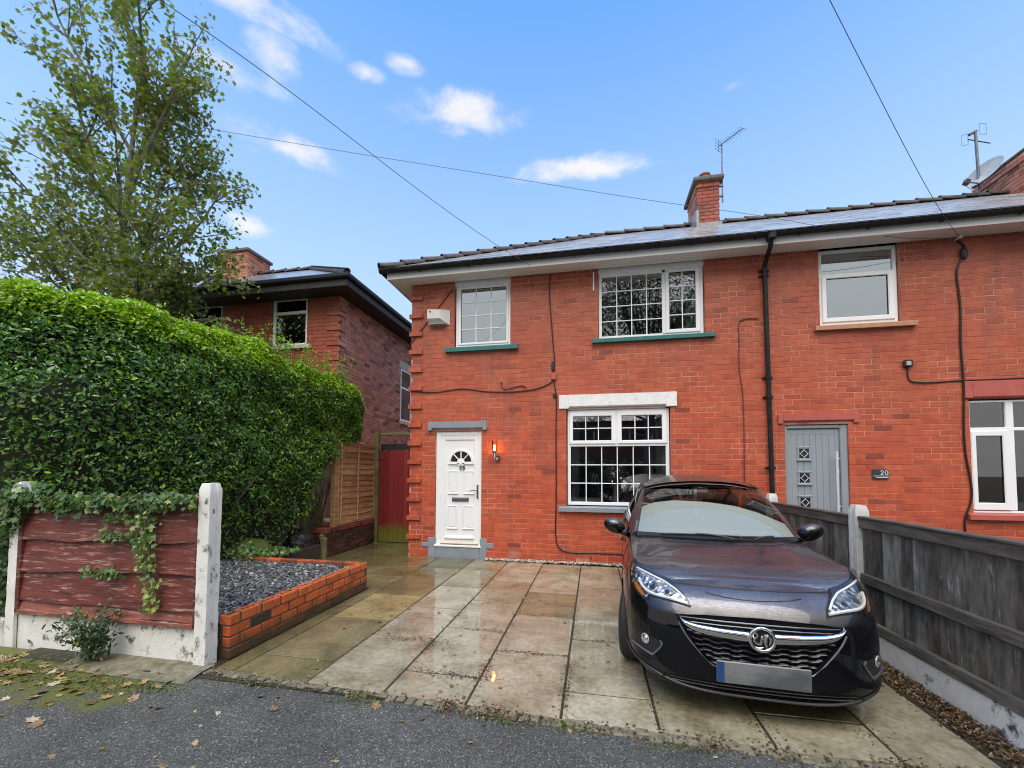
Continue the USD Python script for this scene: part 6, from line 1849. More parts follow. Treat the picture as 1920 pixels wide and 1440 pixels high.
def concrete_post(x0, x1, y0, y1, h, parent, m='concrete_white', slots=True):
    """slotted concrete post with a weathered top"""
    p = Manifold.cube((x1 - x0, y1 - y0, h + .3)).translate((x0, y0, -.3))
    cx, cy = (x0 + x1) / 2, (y0 + y1) / 2
    if slots:
        for xa in (x0 - .01, x1 - .022):
            p = p - Manifold.cube((.032, .05, h + 1)).translate((xa, cy - .025, -.5))
    for k in range(4):
        q = Manifold.cube((.4, .4, .4)).translate((-.2, -.2, 0)).rotate((0, 38 if k < 2 else 0, 0) if k < 2 else (38, 0, 0))
    m_ = p.refine_to_length(.05).to_mesh()
    v = np.array(m_.vert_properties[:, :3])
    t = np.clip((v[:, 2] - (h - .03)) / .03, 0, 1)
    v[:, 0] -= (v[:, 0] - cx) * .25 * t; v[:, 1] -= (v[:, 1] - cy) * .25 * t
    v += (np.stack([meshkit.noise(v * 14, k) for k in (1, 2, 3)], -1) - .5) * .006
    return obj('post', trimesh.Trimesh(v, np.array(m_.tri_verts), process=False), m, parent, smooth=35)


ff = thing('front_fence', 'low red waney-board fence panel between white concrete posts, facing the street', 'fence')
concrete_post(-5.03, -4.93, 2.80, 2.90, 1.412, ff)
concrete_post(-3.05, -2.945, 2.79, 2.90, 1.415, ff)
mb = MB()
v, f = wavy_board(-4.93, -3.05, -.2, .275, YF + .035, .045, .0, 3)
obj('gravel_board', MB().box((-4.935, YF + .03, -.25), (-3.045, YF + .075, .275), .006), 'concrete_white', ff)
obj('gravel_board', MB().box((-5.9, YF + .035, -.25), (-5.03, YF + .08, .20), .006), 'concrete_white', ff)
for k, (a, b, c, d_, t) in enumerate(((.300, .405, .315, .415, .75), (.385, .66, .40, .70, .45), (.64, .925, .685, .955, .5), (.905, 1.19, .945, 1.235, .55), (1.19, 1.26, 1.24, 1.30, .35))):
    v, f = wavy_board(-4.90, -3.075, a, b + .012, YF + .022, .014, .016, 40 + k)
    tt = (v[:, 0] + 4.9) / 1.825
    v[:, 2] += tt * (c - a)
    obj('plank', MB().add(v, f, t), 'timber_red', ff)
obj('panel_frame', MB().box((-4.935, YF + .0, .28), (-4.89, YF + .07, 1.22), .004, .2).box((-3.085, YF + .0, .30), (-3.045, YF + .07, 1.29), .004, .2).box((-4.90, YF - .005, .276), (-3.08, YF + .06, .312), .004, .8), 'timber_red', ff)

# ---- dark timber fence along the right side of the yard
rf_ = thing('side_fence', 'weathered grey vertical-board fence on a white concrete base, right of the car', 'fence')
XF = 2.262
for y0, h, m in ((4.30, 1.232, 'concrete_pale'), (6.16, 1.245, 'concrete_pale'), (2.36, 1.20, 'concrete_pale'), (.42, 1.2, 'concrete_pale')):
    concrete_post(XF - .005, XF + .10, y0 - .055, y0 + .055, h, rf_, m)
for ya, yb in ((6.215, 7.17), (4.355, 6.105), (2.415, 4.245), (.475, 2.305)):
    zt = 1.075 if ya > 1 else 1.05
    obj('gravel_board', MB().box((XF + .02, ya, -.25), (XF + .07, yb, .192), .006), 'concrete_white' if ya < 4 else 'concrete_pale', rf_)
    y = ya + .01
    k = 0
    while y < yb - .03:
        w_ = gf.uniform(.095, .125); b = min(y + w_, yb - .005)
        R = rotz(6.5 + gf.normal() * 1.5)
        mbx = MB().box((XF + .045, y - .006, .20), (XF + .058, b + .006, zt + gf.normal() * .004), .003, float(np.clip(gf.normal(.45, .27), 0, 1)), rot=R)
        obj('board', mbx, 'timber_grey', rf_)
        y = b; k += 1
    for z0, z1, xa in ((1.035, 1.125, .014), (.565, .65, .012), (.195, .275, .010)):
        mbx = MB().box((XF + xa, ya, z0 + gf.normal() * .003), (XF + .046, yb, z1), .008, float(gf.uniform(.3, .8)))
        if z0 > 1:
            mbx.prism([(XF - .002, z1 - .002), (XF + .075, z1 + .012), (XF + .075, z1 - .006), (XF - .002, z1 - .022)][::-1], 'y', ya, yb, .3) if False else mbx.box((XF + .004, ya, z1 - .004), (XF + .078, yb, z1 + .016), .005, .35)
        obj('rail', mbx, 'timber_rail', rf_)

# ---- raised bed
pw = thing('planter_wall', 'low bright orange brick retaining wall round the slate bed', 'wall')
PX = -2.872
obj('mortar', MB().box((PX - .095, 2.945, -.2), (PX - .008, 5.04, .345)).box((-4.7, 4.962, -.2), (PX - .096, 5.038, .345)), 'mortar_black', pw)
C_ = .088
for k in range(4):
    z0 = .005 + k * C_
    y = 2.935 - (.11 if k % 2 else 0)
    while y < 5.045:
        a, b = max(y, 2.935), min(y + .222, 5.045)
        if b - a > .04:
            top = k == 3
            g_ = .008 if not top else .012
            dk = gf.random() < .06
            t = gf.uniform(0, .2) if dk else np.clip(gf.normal(.72, .14) + (.12 if top else 0), .3, 1)
            j = gf.normal(0, .003)
            mbx = MB().box((PX - .1 + (0 if top else .03), a + g_ / 2, z0), (PX + j, b - g_ / 2, z0 + .078), .006, float(t))
            if top:   # frogged top: three holes with dark mortar in them
                for hy in (.25, .5, .75):
                    yc = a + (b - a) * hy
                    mbx.box((PX - .062, yc - .014, z0 + .0775), (PX - .032, yc + .014, z0 + .0795), 0, 0.0)
            obj('brick', mbx, 'brick_orange', pw)
        y += .23
    x = -4.66 - (.11 if k % 2 else 0)
    while x < PX - .1:
        a, b = max(x, -4.66), min(x + .222, PX - .102)
        if b - a > .05:
            obj('brick', MB().box((a + .004, 4.955, z0), (b - .004, 5.045, z0 + .078), .006, float(np.clip(gf.normal(.6, .2), .1, 1))), 'brick_orange', pw)
        x += .23
tag(obj('slate_bed', MB().box((-5.6, 2.93, -.2), (PX - .096, 4.96, .262)).box((-5.6, 4.96, -.2), (-4.66, 6.9, .24)), 'soil'), kind='structure')
gs = np.random.default_rng(3)
n_ = 11000
hexv = np.array([(math.cos(t) * (1 + .25 * math.sin(3.1 * t)), math.sin(t) * .62, h) for h in (-.16, .16) for t in np.linspace(0, 2 * math.pi, 6)[:-1]])
hexf = np.array([[0, 2, 1], [0, 3, 2], [0, 4, 3], [5, 6, 7], [5, 7, 8], [5, 8, 9]] + [x for k in range(5) for x in ([k, (k + 1) % 5, (k + 1) % 5 + 5], [k, (k + 1) % 5 + 5, k + 5])])
P_ = np.stack([gs.uniform(-5.0, PX - .10, n_), gs.uniform(2.94, 4.955, n_), np.zeros(n_)], -1)
P_[:, 2] = .268 + .035 * meshkit.fbm(P_ * 2.2, 2, 5) + gs.uniform(0, .022, n_)
R = rand_rot(n_, gs)
flat = np.stack([np.eye(3)] * n_); mixr = gs.uniform(.25, .6, n_)[:, None, None]
sz = gs.uniform(.010, .030, n_)[:, None, None]
tilt = np.array([rotx(a) @ roty(b) for a, b in zip(gs.normal(0, 28, 400), gs.normal(0, 28, 400))])[gs.integers(0, 400, n_)]
spin = np.array([rotz(a) for a in gs.uniform(0, 360, 400)])[gs.integers(0, 400, n_)]
v = np.einsum('nij,njk->nik', tilt @ spin, np.repeat((hexv * 1.0).T[None], n_, 0)).transpose(0, 2, 1) * sz + P_[:, None]
f = hexf[None] + (np.arange(n_) * 10)[:, None, None]
tag(obj('slate_chippings', (v.reshape(-1, 3), f.reshape(-1, 3)), 'slate_chip', tone=np.repeat(np.clip(gs.normal(.45, .24, n_), 0, 1), 10)), 'wet blue-grey slate chippings filling the raised bed', 'slate chippings', kind='stuff')

# ---- low plum brick wall with a brown fence panel on it, running back to the gate
LX = -4.632
lw = thing('low_wall', 'low dark plum brick wall topped with bricks on edge, carrying the brown fence panel', 'wall')
obj('mortar', MB().box((LX - .33, 6.72, -.2), (LX - .01, 8.52, .40)), 'mortar_black', lw)
for k in range(5):
    z0 = .0 + k * .083
    y = 6.70 - (.11 if k % 2 else 0)
    while y < 8.52:
        a, b = max(y, 6.70), min(y + .222, 8.52)
        if b - a > .04:
            obj('brick', MB().box((LX - .1, a + .004, z0), (LX + gf.normal(0, .004), b - .004, z0 + .074), .007, float(np.clip(gf.normal(.35, .2), 0, .8))), 'brick_plum', lw)
        y += .23
    for xa in (LX - .34, LX - .22):
        obj('brick', MB().box((xa, 6.70, z0), (xa + .11, 6.80, z0 + .074), .007, float(np.clip(gf.normal(.5, .25), 0, 1))), 'brick_plum', lw)
y = 6.70
while y < 8.5:
    obj('brick', MB().box((LX - .22, y + .003, .415), (LX + .006 + gf.normal(0, .004), y + .068, .505 + gf.normal(0, .004)), .008, float(np.clip(gf.normal(.75, .2), .2, 1))), 'brick_plum', lw)
    obj('brick', MB().box((LX - .34, y + .003, .415), (LX - .225, y + .068, .495 + gf.normal(0, .004)), .008, float(np.clip(gf.normal(.75, .2), .2, 1))), 'brick_plum', lw)
    y += .075
obj('lichened_pier', MB().box((LX - .06, 6.62, -.1), (LX + .045, 6.71, .36), .02).box((LX - .10, 6.63, .30), (LX + .0, 6.70, .42), .03), 'timber_moss', lw, label='lichen-covered end stones')
bp = thing('fence_panel', 'light brown lapped fence panel with upright battens standing on the low plum wall', 'fence')
PXL = LX - .07
obj('post', MB().box((PXL - .05, 6.98, .44), (PXL + .055, 7.08, 2.42), .008, .45), 'timber_brown', bp)
k, z0 = 0, .56
while z0 < 2.0:
    yv = np.linspace(7.09, 8.44, 24)
    w_ = .112
    lo = z0 + .010 * (meshkit.fbm(np.stack([yv * 3, yv * 0 + k * 7.1, yv * 0], -1), 3, 2) - .5) * 2
    hi = z0 + w_ + .012
    v = np.concatenate([np.stack([np.full(24, PXL + xx), yv, np.full(24, hi) if top else lo], -1) for xx, top in ((.022, 0), (.006, 1), (.010, 0), (-.006, 1))])
    f = []
    for q in range(23):
        f += [[q, q + 1, 24 + q + 1, 24 + q], [48 + q + 1, 48 + q, 72 + q, 72 + q + 1], [48 + q, 48 + q + 1, q + 1, q], [24 + q, 24 + q + 1, 72 + q + 1, 72 + q]]
    obj('slat', MB().add(v, np.array(f), float(np.clip(gf.normal(.5, .16), 0, 1))), 'timber_brown', bp)
    z0 += w_; k += 1
for y in (7.10, 7.20, 7.78, 8.41):
    obj('batten', MB().box((PXL + .022, y - .016, .55), (PXL + .046, y + .016, 2.05), .004, .8), 'timber_brown', bp)
obj('frame_rail', MB().box((PXL - .01, 7.08, 2.04), (PXL + .045, 8.45, 2.085), .004, .35), 'timber_brown', bp)
obj('frame_rail', MB().box((PXL - .01, 7.08, .515), (PXL + .05, 8.45, .565), .004, .6), 'timber_brown', bp)
# gate
gt_ = thing('side_gate', 'red vertical-plank gate, green with algae at its foot, closing the side passage', 'gate')
for k in range(11):
    x0 = -4.545 + k * .112
    v_ = MB().box((x0 + .0015, 8.40 + gf.normal(0, .002), .02), (x0 + .1105, 8.425, 1.965 + .02 * (k % 2)), .004, float(np.clip(gf.normal(.5, .22), 0, 1)))
    obj('plank', v_, 'timber_gate', gt_)
obj('post', MB().box((-4.66, 8.38, -.1), (-4.57, 8.46, 2.38), .008), 'timber_moss', gt_)
obj('top_rail', MB().box((-4.60, 8.42, 2.30), (-3.31, 8.47, 2.36), .008), 'timber_moss', gt_)
obj('hinge', MB().box((-4.58, 8.385, 1.79), (-4.44, 8.40, 1.815), .003), 'handle_dark', gt_)
obj('back_boards', MB().box((-4.57, 8.50, 1.9), (-3.31, 8.53, 2.12)), 'timber_black', gt_)
# mossy timber edging by the hedge and what lies near it
tb = thing('timber_planter', 'mossy old timber boards and leaning corner post beneath the end of the hedge', 'planter')
for k, (z0, z1) in enumerate(((.42, .66), (.67, .88), (.89, 1.10))):
    obj('board', MB().box((-5.62, 7.10, z0), (-4.98 - .05 * k, 7.16, z1), .01), 'timber_moss', tb)
obj('post', MB().box((-5.42, 6.92, -.1), (-5.30, 7.04, 1.0), .012, rot=roty(8), at=(-5.36, 6.98, 0)), 'timber_moss', tb)
bag = trimesh.creation.icosphere(4, 1.0)
bv = bag.vertices * np.array([.26, .22, .25]); bv *= (1 + .28 * (meshkit.fbm(bag.vertices * 2.2, 3, 6) - .5))[:, None]; bv[:, 2] = np.maximum(bv[:, 2], -.16); bag.vertices = bv + np.array([-4.98, 6.42, .30])
tag(obj('refuse_sack', bag, 'bag_black', smooth=True), 'dark crumpled sack slumped against the end of the low plum wall', 'sack')
ms_ = trimesh.creation.icosphere(5, 1.0)
mv_ = ms_.vertices * np.array([.34, .26, .20]); mv_ *= (1 + .35 * (meshkit.fbm(ms_.vertices * 2.0, 4, 16) - .5))[:, None]; ms_.vertices = mv_ + np.array([-5.02, 5.42, .32])
tag(obj('mossy_stone', MB().mesh(ms_, .5), 'moss', smooth=True), 'rounded boulder covered in moss at the back of the slate bed', 'stone')
tag(obj('loose_brick', MB().box((-4.93, 7.0, .498), (-4.74, 7.10, .57), .012, .9, rot=rotz(14)), 'brick_plum'), 'loose brick lying on the low wall beside the brown panel post', 'brick')
tag(obj('loose_stone', MB().box((-4.92, 7.02, .572), (-4.76, 7.12, .645), .016, rot=rotz(-10)), 'stone_cream'), 'pale stone balanced on the loose brick on the low wall', 'stone')

# ------------------------------------------------------------------ things fixed to the houses
lamp = thing('wall_lamp', 'lit wall lantern with an amber glass cylinder beside the white door', 'lamp')
LXc, LZc = -1.66, 1.80
rm90 = trimesh.transformations.rotation_matrix(math.pi / 2, [1, 0, 0])
bp_ = trimesh.creation.cylinder(.045, .025, sections=24); bp_.apply_transform(rm90); bp_.apply_translation([-1.637, D - .012, 1.755])
obj('back_plate', bp_, 'chrome', lamp)
YL = D - .115
obj('arm', MB().tube([(-1.637, D - .02, 1.755), (-1.65, YL + .03, 1.745), (-1.672, YL, 1.76), (-1.672, YL, 1.83)], .011, 8).tube([(-1.672, YL, 1.68), (-1.672, YL, 1.76)], [.008, .013], 8), 'chrome', lamp)
cp_ = trimesh.creation.revolve(np.array([(0, 0), (.03, 0), (.043, .03), (.043, .055), (0, .055)]), sections=24); cp_.apply_translation([-1.672, YL, 1.825])
obj('cup', cp_, 'chrome', lamp, smooth=40)
gl = trimesh.creation.revolve(np.array([(.047, 0), (.049, .02), (.047, .17), (.042, .18), (.040, .18), (.044, .168), (.045, .02), (.044, 0)]), sections=28); gl.apply_translation([-1.672, YL, 1.88])
obj('glass', gl, 'lamp_glass', lamp, smooth=True)
bu = trimesh.creation.capsule(.075, .022, count=[16, 16]); bu.apply_translation([-1.672, YL, 1.925])
obj('bulb', bu, 'bulb_glow', lamp, smooth=True)
obj('filament', MB().tube([(-1.672, YL - .023, 1.935), (-1.672, YL - .0235, 1.99)], .006, 6), 'bulb_core', lamp)

al = thing('alarm_box', 'boxy white burglar alarm high on the wall beside the small upstairs window', 'alarm box')
prf = [(-2.95, 4.20), (-2.56, 4.20), (-2.545, 4.46), (-2.945, 4.475)]
A0, A1 = np.array([(-2.955, 4.205), (-2.545, 4.18), (-2.545, 4.455), (-2.955, 4.48)]), np.array([(-2.94, 4.285), (-2.70, 4.28), (-2.70, 4.44), (-2.94, 4.455)])
v = [(x, D - .004, z) for x, z in A0] + [(x, D - .12, z) for x, z in A1]
obj('cover', (np.array(v), np.array([[0, 1, 5, 4], [1, 2, 6, 5], [2, 3, 7, 6], [3, 0, 4, 7], [4, 5, 6, 7], [3, 2, 1, 0]])), 'plastic_cream', al)
obj('light', MB().box((-2.905, D - .126, 4.395), (-2.865, D - .118, 4.425), .004), 'handle_dark', al)
obj('underside', MB().box((-2.93, D - .09, 4.188), (-2.60, D - .02, 4.196)), 'plastic_grey', al)


def wall_cable(name, label, pts, r, m, n_=60, y=.012, smooth_=True):
    p = np.array([(x, D - y, z) for x, z in pts])
    c = smooth_curve(p, n_) if smooth_ else p
    return tag(obj(name, MB().tube(c, r, 6), m), label, 'cable')


wall_cable('wall_cable', 'black cable running down the end house from the eaves past an orange junction box', [(-.72, 4.96), (-.735, 4.6), (-.70, 4.1), (-.66, 3.6), (-.645, 3.35), (-.66, 3.17), (-.63, 2.9), (-.62, 2.4), (-.62, 1.5), (-.63, .75), (-.622, .38), (-.58, .25), (-.45, .19), (-.1, .182), (.40, .185), (1.0, .19)], .0105, 'cable_black', 120)
wall_cable('wall_cable', 'wavy cable sagging across the wall above the white front door', [(-.67, 3.09), (-.78, 3.02), (-1.14, 2.935), (-1.63, 2.925), (-1.95, 2.955), (-2.31, 3.005), (-2.55, 2.985), (-2.74, 2.963), (-3.0, 2.97), (-3.30, 3.0)], .0095, 'cable_brick', 90)
wall_cable('wall_cable', 'short looped cable end beside the wavy cable over the door', [(-1.14, 2.98), (-1.4, 2.985), (-1.56, 3.0), (-1.585, 3.04), (-1.575, 3.10)], .008, 'cable_brick', 40)
wall_cable('wall_cable', 'straight slanting cable passing behind the white alarm box', [(-2.49, 4.85), (-2.9, 4.36), (-3.31, 3.865)], .009, 'cable_brick', 8)
wall_cable('wall_cable', 'thin grey cable dropping beside the downpipe', [(2.56, 3.95), (2.36, 3.955), (2.285, 3.92), (2.27, 3.8), (2.275, 3.1), (2.30, 2.9), (2.32, 2.5), (2.31, 1.2), (2.31, .9)], .007, 'cable_brick', 80)
wall_cable('wall_cable', 'thick black service cable looping down the wall beside the right-hand window', [(5.22, 4.93), (5.30, 4.86), (5.33, 4.76), (5.29, 4.66), (5.22, 4.5), (5.215, 4.3), (5.235, 4.0), (5.222, 3.4), (5.235, 2.85), (5.222, 2.4), (5.232, 1.7), (5.24, 1.05), (5.195, .93), (5.19, .6), (5.19, .1)], .013, 'cable_black', 110, .016)
wall_cable('wall_cable', 'thin cable running from the wall sensor along above the right-hand window', [(4.55, 3.10), (4.552, 2.95), (4.58, 2.88), (4.66, 2.855), (5.1, 2.858), (5.5, 2.862), (6.0, 2.87), (7.6, 2.89)], .009, 'cable_black', 70)
lump = trimesh.creation.icosphere(3, 1.0); lump.apply_scale([.045, .03, .095]); lump.apply_translation([5.30, D - .03, 4.72])
tag(obj('cable_joint', lump, 'cable_black', smooth=True), 'bulging black cable joint under the eaves of the house with the grey door', 'cable joint')
tag(obj('junction_box', MB().box((-.705, D - .04, 3.10), (-.615, D - .004, 3.22), .01), 'paint_terracotta'), 'small orange-red junction box on the black cable', 'junction box')
tag(obj('junction_box', MB().box((-.675, D - .035, 2.80), (-.605, D - .004, 2.86), .008), 'plastic_black'), 'small black junction box just below the orange one', 'junction box')
tag(obj('junction_clip', MB().box((-.70, D - .04, 3.26), (-.64, D - .004, 3.42), .014), 'plastic_black'), 'black cable fitting just above the orange junction box', 'cable fitting')
tag(obj('trunking', MB().box((.005, D - .02, 4.60), (.028, D - .004, 4.93), .004), 'fascia_white'), 'short white plastic strip left of the wide upstairs window', 'plastic strip')
sn = thing('wall_sensor', 'small dark square sensor box on the wall under the plain upstairs window', 'sensor')
obj('case', MB().box((4.495, D - .055, 3.085), (4.605, D - .004, 3.19), .012), 'plastic_black', sn)
obj('face', MB().box((4.515, D - .062, 3.10), (4.575, D - .05, 3.165), .012), 'plastic_grey', sn)
ns = thing('house_sign', 'dark rectangular number 20 sign right of the grey door', 'sign')
obj('plate', MB().box((4.05, D - .022, 1.437), (4.258, D - .006, 1.577), .003), 'sign_slate', ns)
t = meshkit.text_mesh('20', 0.062, 0.003, False); t.apply_transform(rm90); w_ = t.bounds[1][0] - t.bounds[0][0]; t.apply_translation([4.25 - w_ - t.bounds[0][0], D - .0225, 1.498])
obj('number', t, 'sign_white', ns)
u_ = MB().box((4.062, D - .0245, 1.477), (4.25, D - .0215, 1.4815))
obj('rule', u_, 'sign_white', ns)
u_ = MB(); x = 4.10
while x < 4.245:
    w_ = gf.uniform(.006, .013); u_.box((x, D - .0245, 1.451), (min(x + w_, 4.25), D - .0215, 1.451 + gf.choice([.012, .014, .016]))); x += w_ + .004
obj('small_print', u_, 'sign_white', ns)

# aerials and dish
ae = thing('tv_aerial', 'thin television aerial on a mast strapped to the middle chimney', 'aerial')
MX, MY = 2.95, 10.22
obj('mast', MB().tube([(MX, MY, 7.75), (MX + .005, MY, 9.15)], .016, 8), 'aerial_metal', ae)
obj('boom', MB().tube([(MX - .05, MY + .05, 9.13), (MX + .28, MY - .55, 9.02)], .010, 6), 'aerial_metal', ae)
rod = MB()
for t in np.linspace(.25, 1, 9):
    c = np.array([MX - .05 + .33 * t, MY + .05 - .60 * t, 9.13 - .11 * t]); rod.tube([c + (-.09, -.045, 0), c + (.09, .045, 0)], .004, 4)
obj('rods', rod, 'aerial_metal', ae)
rfl = MB()
for k in range(4):
    z_ = 9.02 + k * .075; rfl.tube([(MX - .16, MY - .06, z_), (MX + .05, MY + .14, z_)], .005, 4)
rfl.tube([(MX - .05, MY + .04, 8.99), (MX - .05, MY + .04, 9.30)], .006, 4)
obj('reflector', rfl, 'aerial_metal', ae)
obj('bracket', MB().box((MX - .08, MY - .03, 7.88), (MX + .02, MY + .02, 7.93), .006).box((MX - .08, MY - .03, 8.12), (MX + .02, MY + .02, 8.17), .006), 'aerial_metal', ae)
PX2, PY2 = 8.27, 10.72
ae2 = thing('tv_aerial', 'aerial with twin upright loops at the top of the satellite dish pole', 'aerial')
obj('mast', MB().tube([(PX2, PY2, 7.45), (PX2 - .03, PY2, 9.02)], .026, 8), 'aerial_metal', ae2)
top = np.array([PX2 - .03, PY2, 8.88])
obj('boom', MB().tube([top + (-.16, -.02, -.04), top + (.30, .05, -.14)], .012, 6).tube([top + (-.12, .0, .07), top + (.02, .0, .14)], .03, 6), 'aerial_metal', ae2)
for dx_, dz_ in ((-.26, -.04), (.20, .16)):
    lp = MB()
    c = top + np.array([dx_, 0, dz_])
    for q in range(4):
        a0 = [(-.0, -.12), (.0, .12), (.12 if dx_ < 0 else -.12, .14), (.12 if dx_ < 0 else -.12, -.10)]
        p0, p1 = a0[q], a0[(q + 1) % 4]
        lp.tube([c + (p0[0], 0, p0[1]), c + (p1[0], 0, p1[1])], .005, 4)
    obj('loop', lp, 'aerial_metal', ae2)
ds = thing('satellite_dish', 'grey satellite dish on the roof pole at the right edge', 'satellite dish')
r_ = np.linspace(0, .30, 8)
dish = trimesh.creation.revolve(np.concatenate([np.stack([r_, .55 * r_ ** 2], -1), np.stack([r_[::-1], .55 * r_[::-1] ** 2 + .008], -1)]), sections=32)
nrm_ = np.array([-.80, -.25, .42]); nrm_ /= np.linalg.norm(nrm_)
dish.apply_scale([1, 1.15, 1]); dish.apply_transform(trimesh.geometry.align_vectors([0, 0, 1], nrm_)); dish.apply_translation([PX2 + .05, PY2 - .08, 8.0])
obj('reflector', dish, 'dish_grey', ds, smooth=40)
c = np.array([PX2 + .05, PY2 - .08, 8.0])
obj('arm', MB().tube([c + (-.05, -.05, -.27), c + (-.42, -.14, -.24)], .014, 6), 'aerial_metal', ds)
obj('receiver', MB().box(c + (-.50, -.19, -.30), c + (-.40, -.10, -.18), .015, rot=roty(25)), 'plastic_black', ds)
obj('cable', MB().tube(smooth_curve([c + (-.46, -.14, -.30), c + (-.34, -.12, -.42), c + (-.15, -.08, -.46)], 10), .005, 4), 'cable_grey', ds)

# overhead wires
def wire(name, label, pts, r=.0035):
    return tag(obj(name, MB().tube(smooth_curve(pts, 60), r, 6), 'cable_grey'), label, 'wire')


wire('overhead_wire', 'overhead wire sloping down from the top left to the eaves of the end house', WIRE1)
wire('overhead_wire', 'long shallow overhead wire crossing from the tree to the house with the grey door', WIRE2)
wire('overhead_wire', 'steep overhead wire coming down at the top right to the house with the grey door', WIRE3)
tag(obj('wire_bracket', MB().tube([(5.21, D - .01, 4.93), (5.205, D - .10, 4.935)], .012, 6).box((5.18, D - .13, 4.91), (5.23, D - .08, 4.955), .01), 'ceramic_white'), 'small white insulator bracket where the overhead wires reach the wall', 'bracket')

# ------------------------------------------------------------------ seen through the windows
curtain(-.40, -.24, 1.0, 2.55, D + .16, 3, 'curtain_grey', 'narrow grey curtain at the left side of the ground floor window of the end house')
curtain(1.02, 1.19, 1.0, 2.55, D + .16, 3, 'curtain_grey', 'grey curtain at the right side of the ground floor window of the end house')
curtain(1.52, 1.70, 3.82, 4.88, D + .17, 2, 'curtain_green', 'pale green curtain inside the casement of the wide upstairs window')
va = thing('flower_vase', 'tall white vase of fluffy pale dried flowers in the ground floor window', 'vase')
vs = trimesh.creation.revolve(np.array([(0, 0), (.04, 0), (.048, .03), (.036, .16), (.026, .26), (.032, .29), (0, .29)]), sections=20); vs.apply_translation([.37, D + .145, 1.02])
obj('vase', vs, 'ceramic_white', va, smooth=40)
gv = np.random.default_rng(8)
fl = MB()
pp = np.array([.37, D + .145, 1.50]) + gv.normal(size=(900, 3)) * np.array([.085, .03, .085])
dd_ = gv.normal(size=(900, 3)); dd_ /= np.linalg.norm(dd_, axis=1, keepdims=True)
obj_cloud('flowers', [leaf_cloud(pp, dd_, gv.uniform(.02, .05, 900), np.full(900, .5), DIAM, gv, .8)], 'dried_flower', va)
obj('stalks', MB().tube([(.37, D + .2, 1.3), (.33, D + .2, 1.45)], .003, 4).tube([(.37, D + .2, 1.3), (.41, D + .2, 1.47)], .003, 4).tube([(.37, D + .2, 1.3), (.37, D + .2, 1.5)], .003, 4), 'dried_flower', va)
og = thing('ornament', 'small pale looped ornament left of the vase in the ground floor window', 'ornament')
obj('base', MB().box((-.04, D + .18, 1.30), (.10, D + .25, 1.335), .01), 'ceramic_white', og)
obj('loop', MB().tube(smooth_curve([(-.01, D + .21, 1.33), (-.02, D + .21, 1.44), (.0, D + .21, 1.50), (.02, D + .21, 1.44), (.02, D + .21, 1.36)], 20), .012, 8).tube(smooth_curve([(.04, D + .21, 1.33), (.04, D + .21, 1.44), (.06, D + .21, 1.48), (.08, D + .21, 1.42), (.08, D + .21, 1.34)], 20), .012, 8), 'ceramic_white', og)
sh = thing('side_table', 'small dark table behind the ground floor window under vase and ornament', 'table')
obj('tabletop', MB().box((-.30, D + .135, .995), (.95, D + .30, 1.02), .006).box((-.06, D + .16, 1.28), (.12, D + .27, 1.30), .004), 'sofa_grey', sh)
obj('leg', MB().box((-.28, D + .15, .2), (-.24, D + .20, 1.0)), 'sofa_grey', sh)
obj('leg', MB().box((.88, D + .15, .2), (.92, D + .20, 1.0)), 'sofa_grey', sh)
obj('riser', MB().box((-.03, D + .19, 1.02), (.0, D + .24, 1.285)).box((.06, D + .19, 1.02), (.09, D + .24, 1.285)), 'sofa_grey', sh)
so = thing('sofa', 'dark grey sofa deep in the front room of the end house', 'sofa')
obj('seat', MB().box((-.6, 9.2, .35), (1.4, 10.0, .62), .06), 'sofa_grey', so)
obj('backrest', MB().box((-.6, 9.9, .55), (1.4, 10.15, 1.25), .07), 'sofa_grey', so)
obj('arm', MB().box((-.75, 9.2, .3), (-.55, 10.1, .85), .05), 'sofa_grey', so)
obj('arm', MB().box((1.35, 9.2, .3), (1.55, 10.1, .85), .05), 'sofa_grey', so)
tag(obj('roller_blind', MB().box((5.34, D + .12, 2.185), (5.76, D + .125, 2.54)), 'blind_frost'), 'pale blind behind the first top pane of the wide right-hand window', 'blind')
tag(obj('roller_blind', MB().box((5.86, D + .12, 2.185), (6.54, D + .125, 2.54)), 'blind_frost'), 'pale blind behind the wide middle top pane at the right edge', 'blind')
for x0, x1, z0, z1, lb in ((-2.35, -1.51, 3.86, 4.84, 'pale sheet added behind the small upstairs window by the alarm to brighten it'), (3.49, 4.43, 3.91, 4.90, 'pale sheet added behind the plain upstairs window of the house with the grey door to brighten it')):
    tag(obj('added_pale_sheet', MB().box((x0, D + .20, z0), (x1, D + .204, z1)), 'added_pale_sheet'), lb, 'curtain')  # pale sheet added behind the glass to brighten these panes
tag(obj('pink_box', MB().box((5.41, D + .15, 1.06), (5.53, D + .20, 1.17), .004), 'card_pink'), 'small pink patterned box on the sill of the right-hand window', 'box')
for k, (x, h) in enumerate(((4.10, .055), (4.17, .11), (4.23, .135), (4.29, .14), (4.345, .12))):
    bo = trimesh.creation.revolve(np.array([(0, 0), (.022, 0), (.022, h * .65), (.010, h * .8), (.010, h), (0, h)]), sections=14); bo.apply_translation([x, D + .10, 3.885])
    tag(obj('bottle', bo, 'ceramic_white', smooth=40), ('short squat pot, first of the pale toiletries on the plain upstairs sill', 'pale bottle next to the squat pot on the plain upstairs sill', 'pale bottle in the middle of the toiletries on the plain upstairs sill', 'tallest pale bottle on the plain upstairs sill', 'last pale bottle, beside the right frame of the plain upstairs window')[k], 'bottle', 'toiletries in the plain upstairs window')
tag(obj('toiletry_box', MB().box((3.57, D + .08, 3.885), (3.72, D + .14, 4.0), .006), 'ceramic_white'), 'pale carton at the left corner of the plain upstairs window', 'carton')
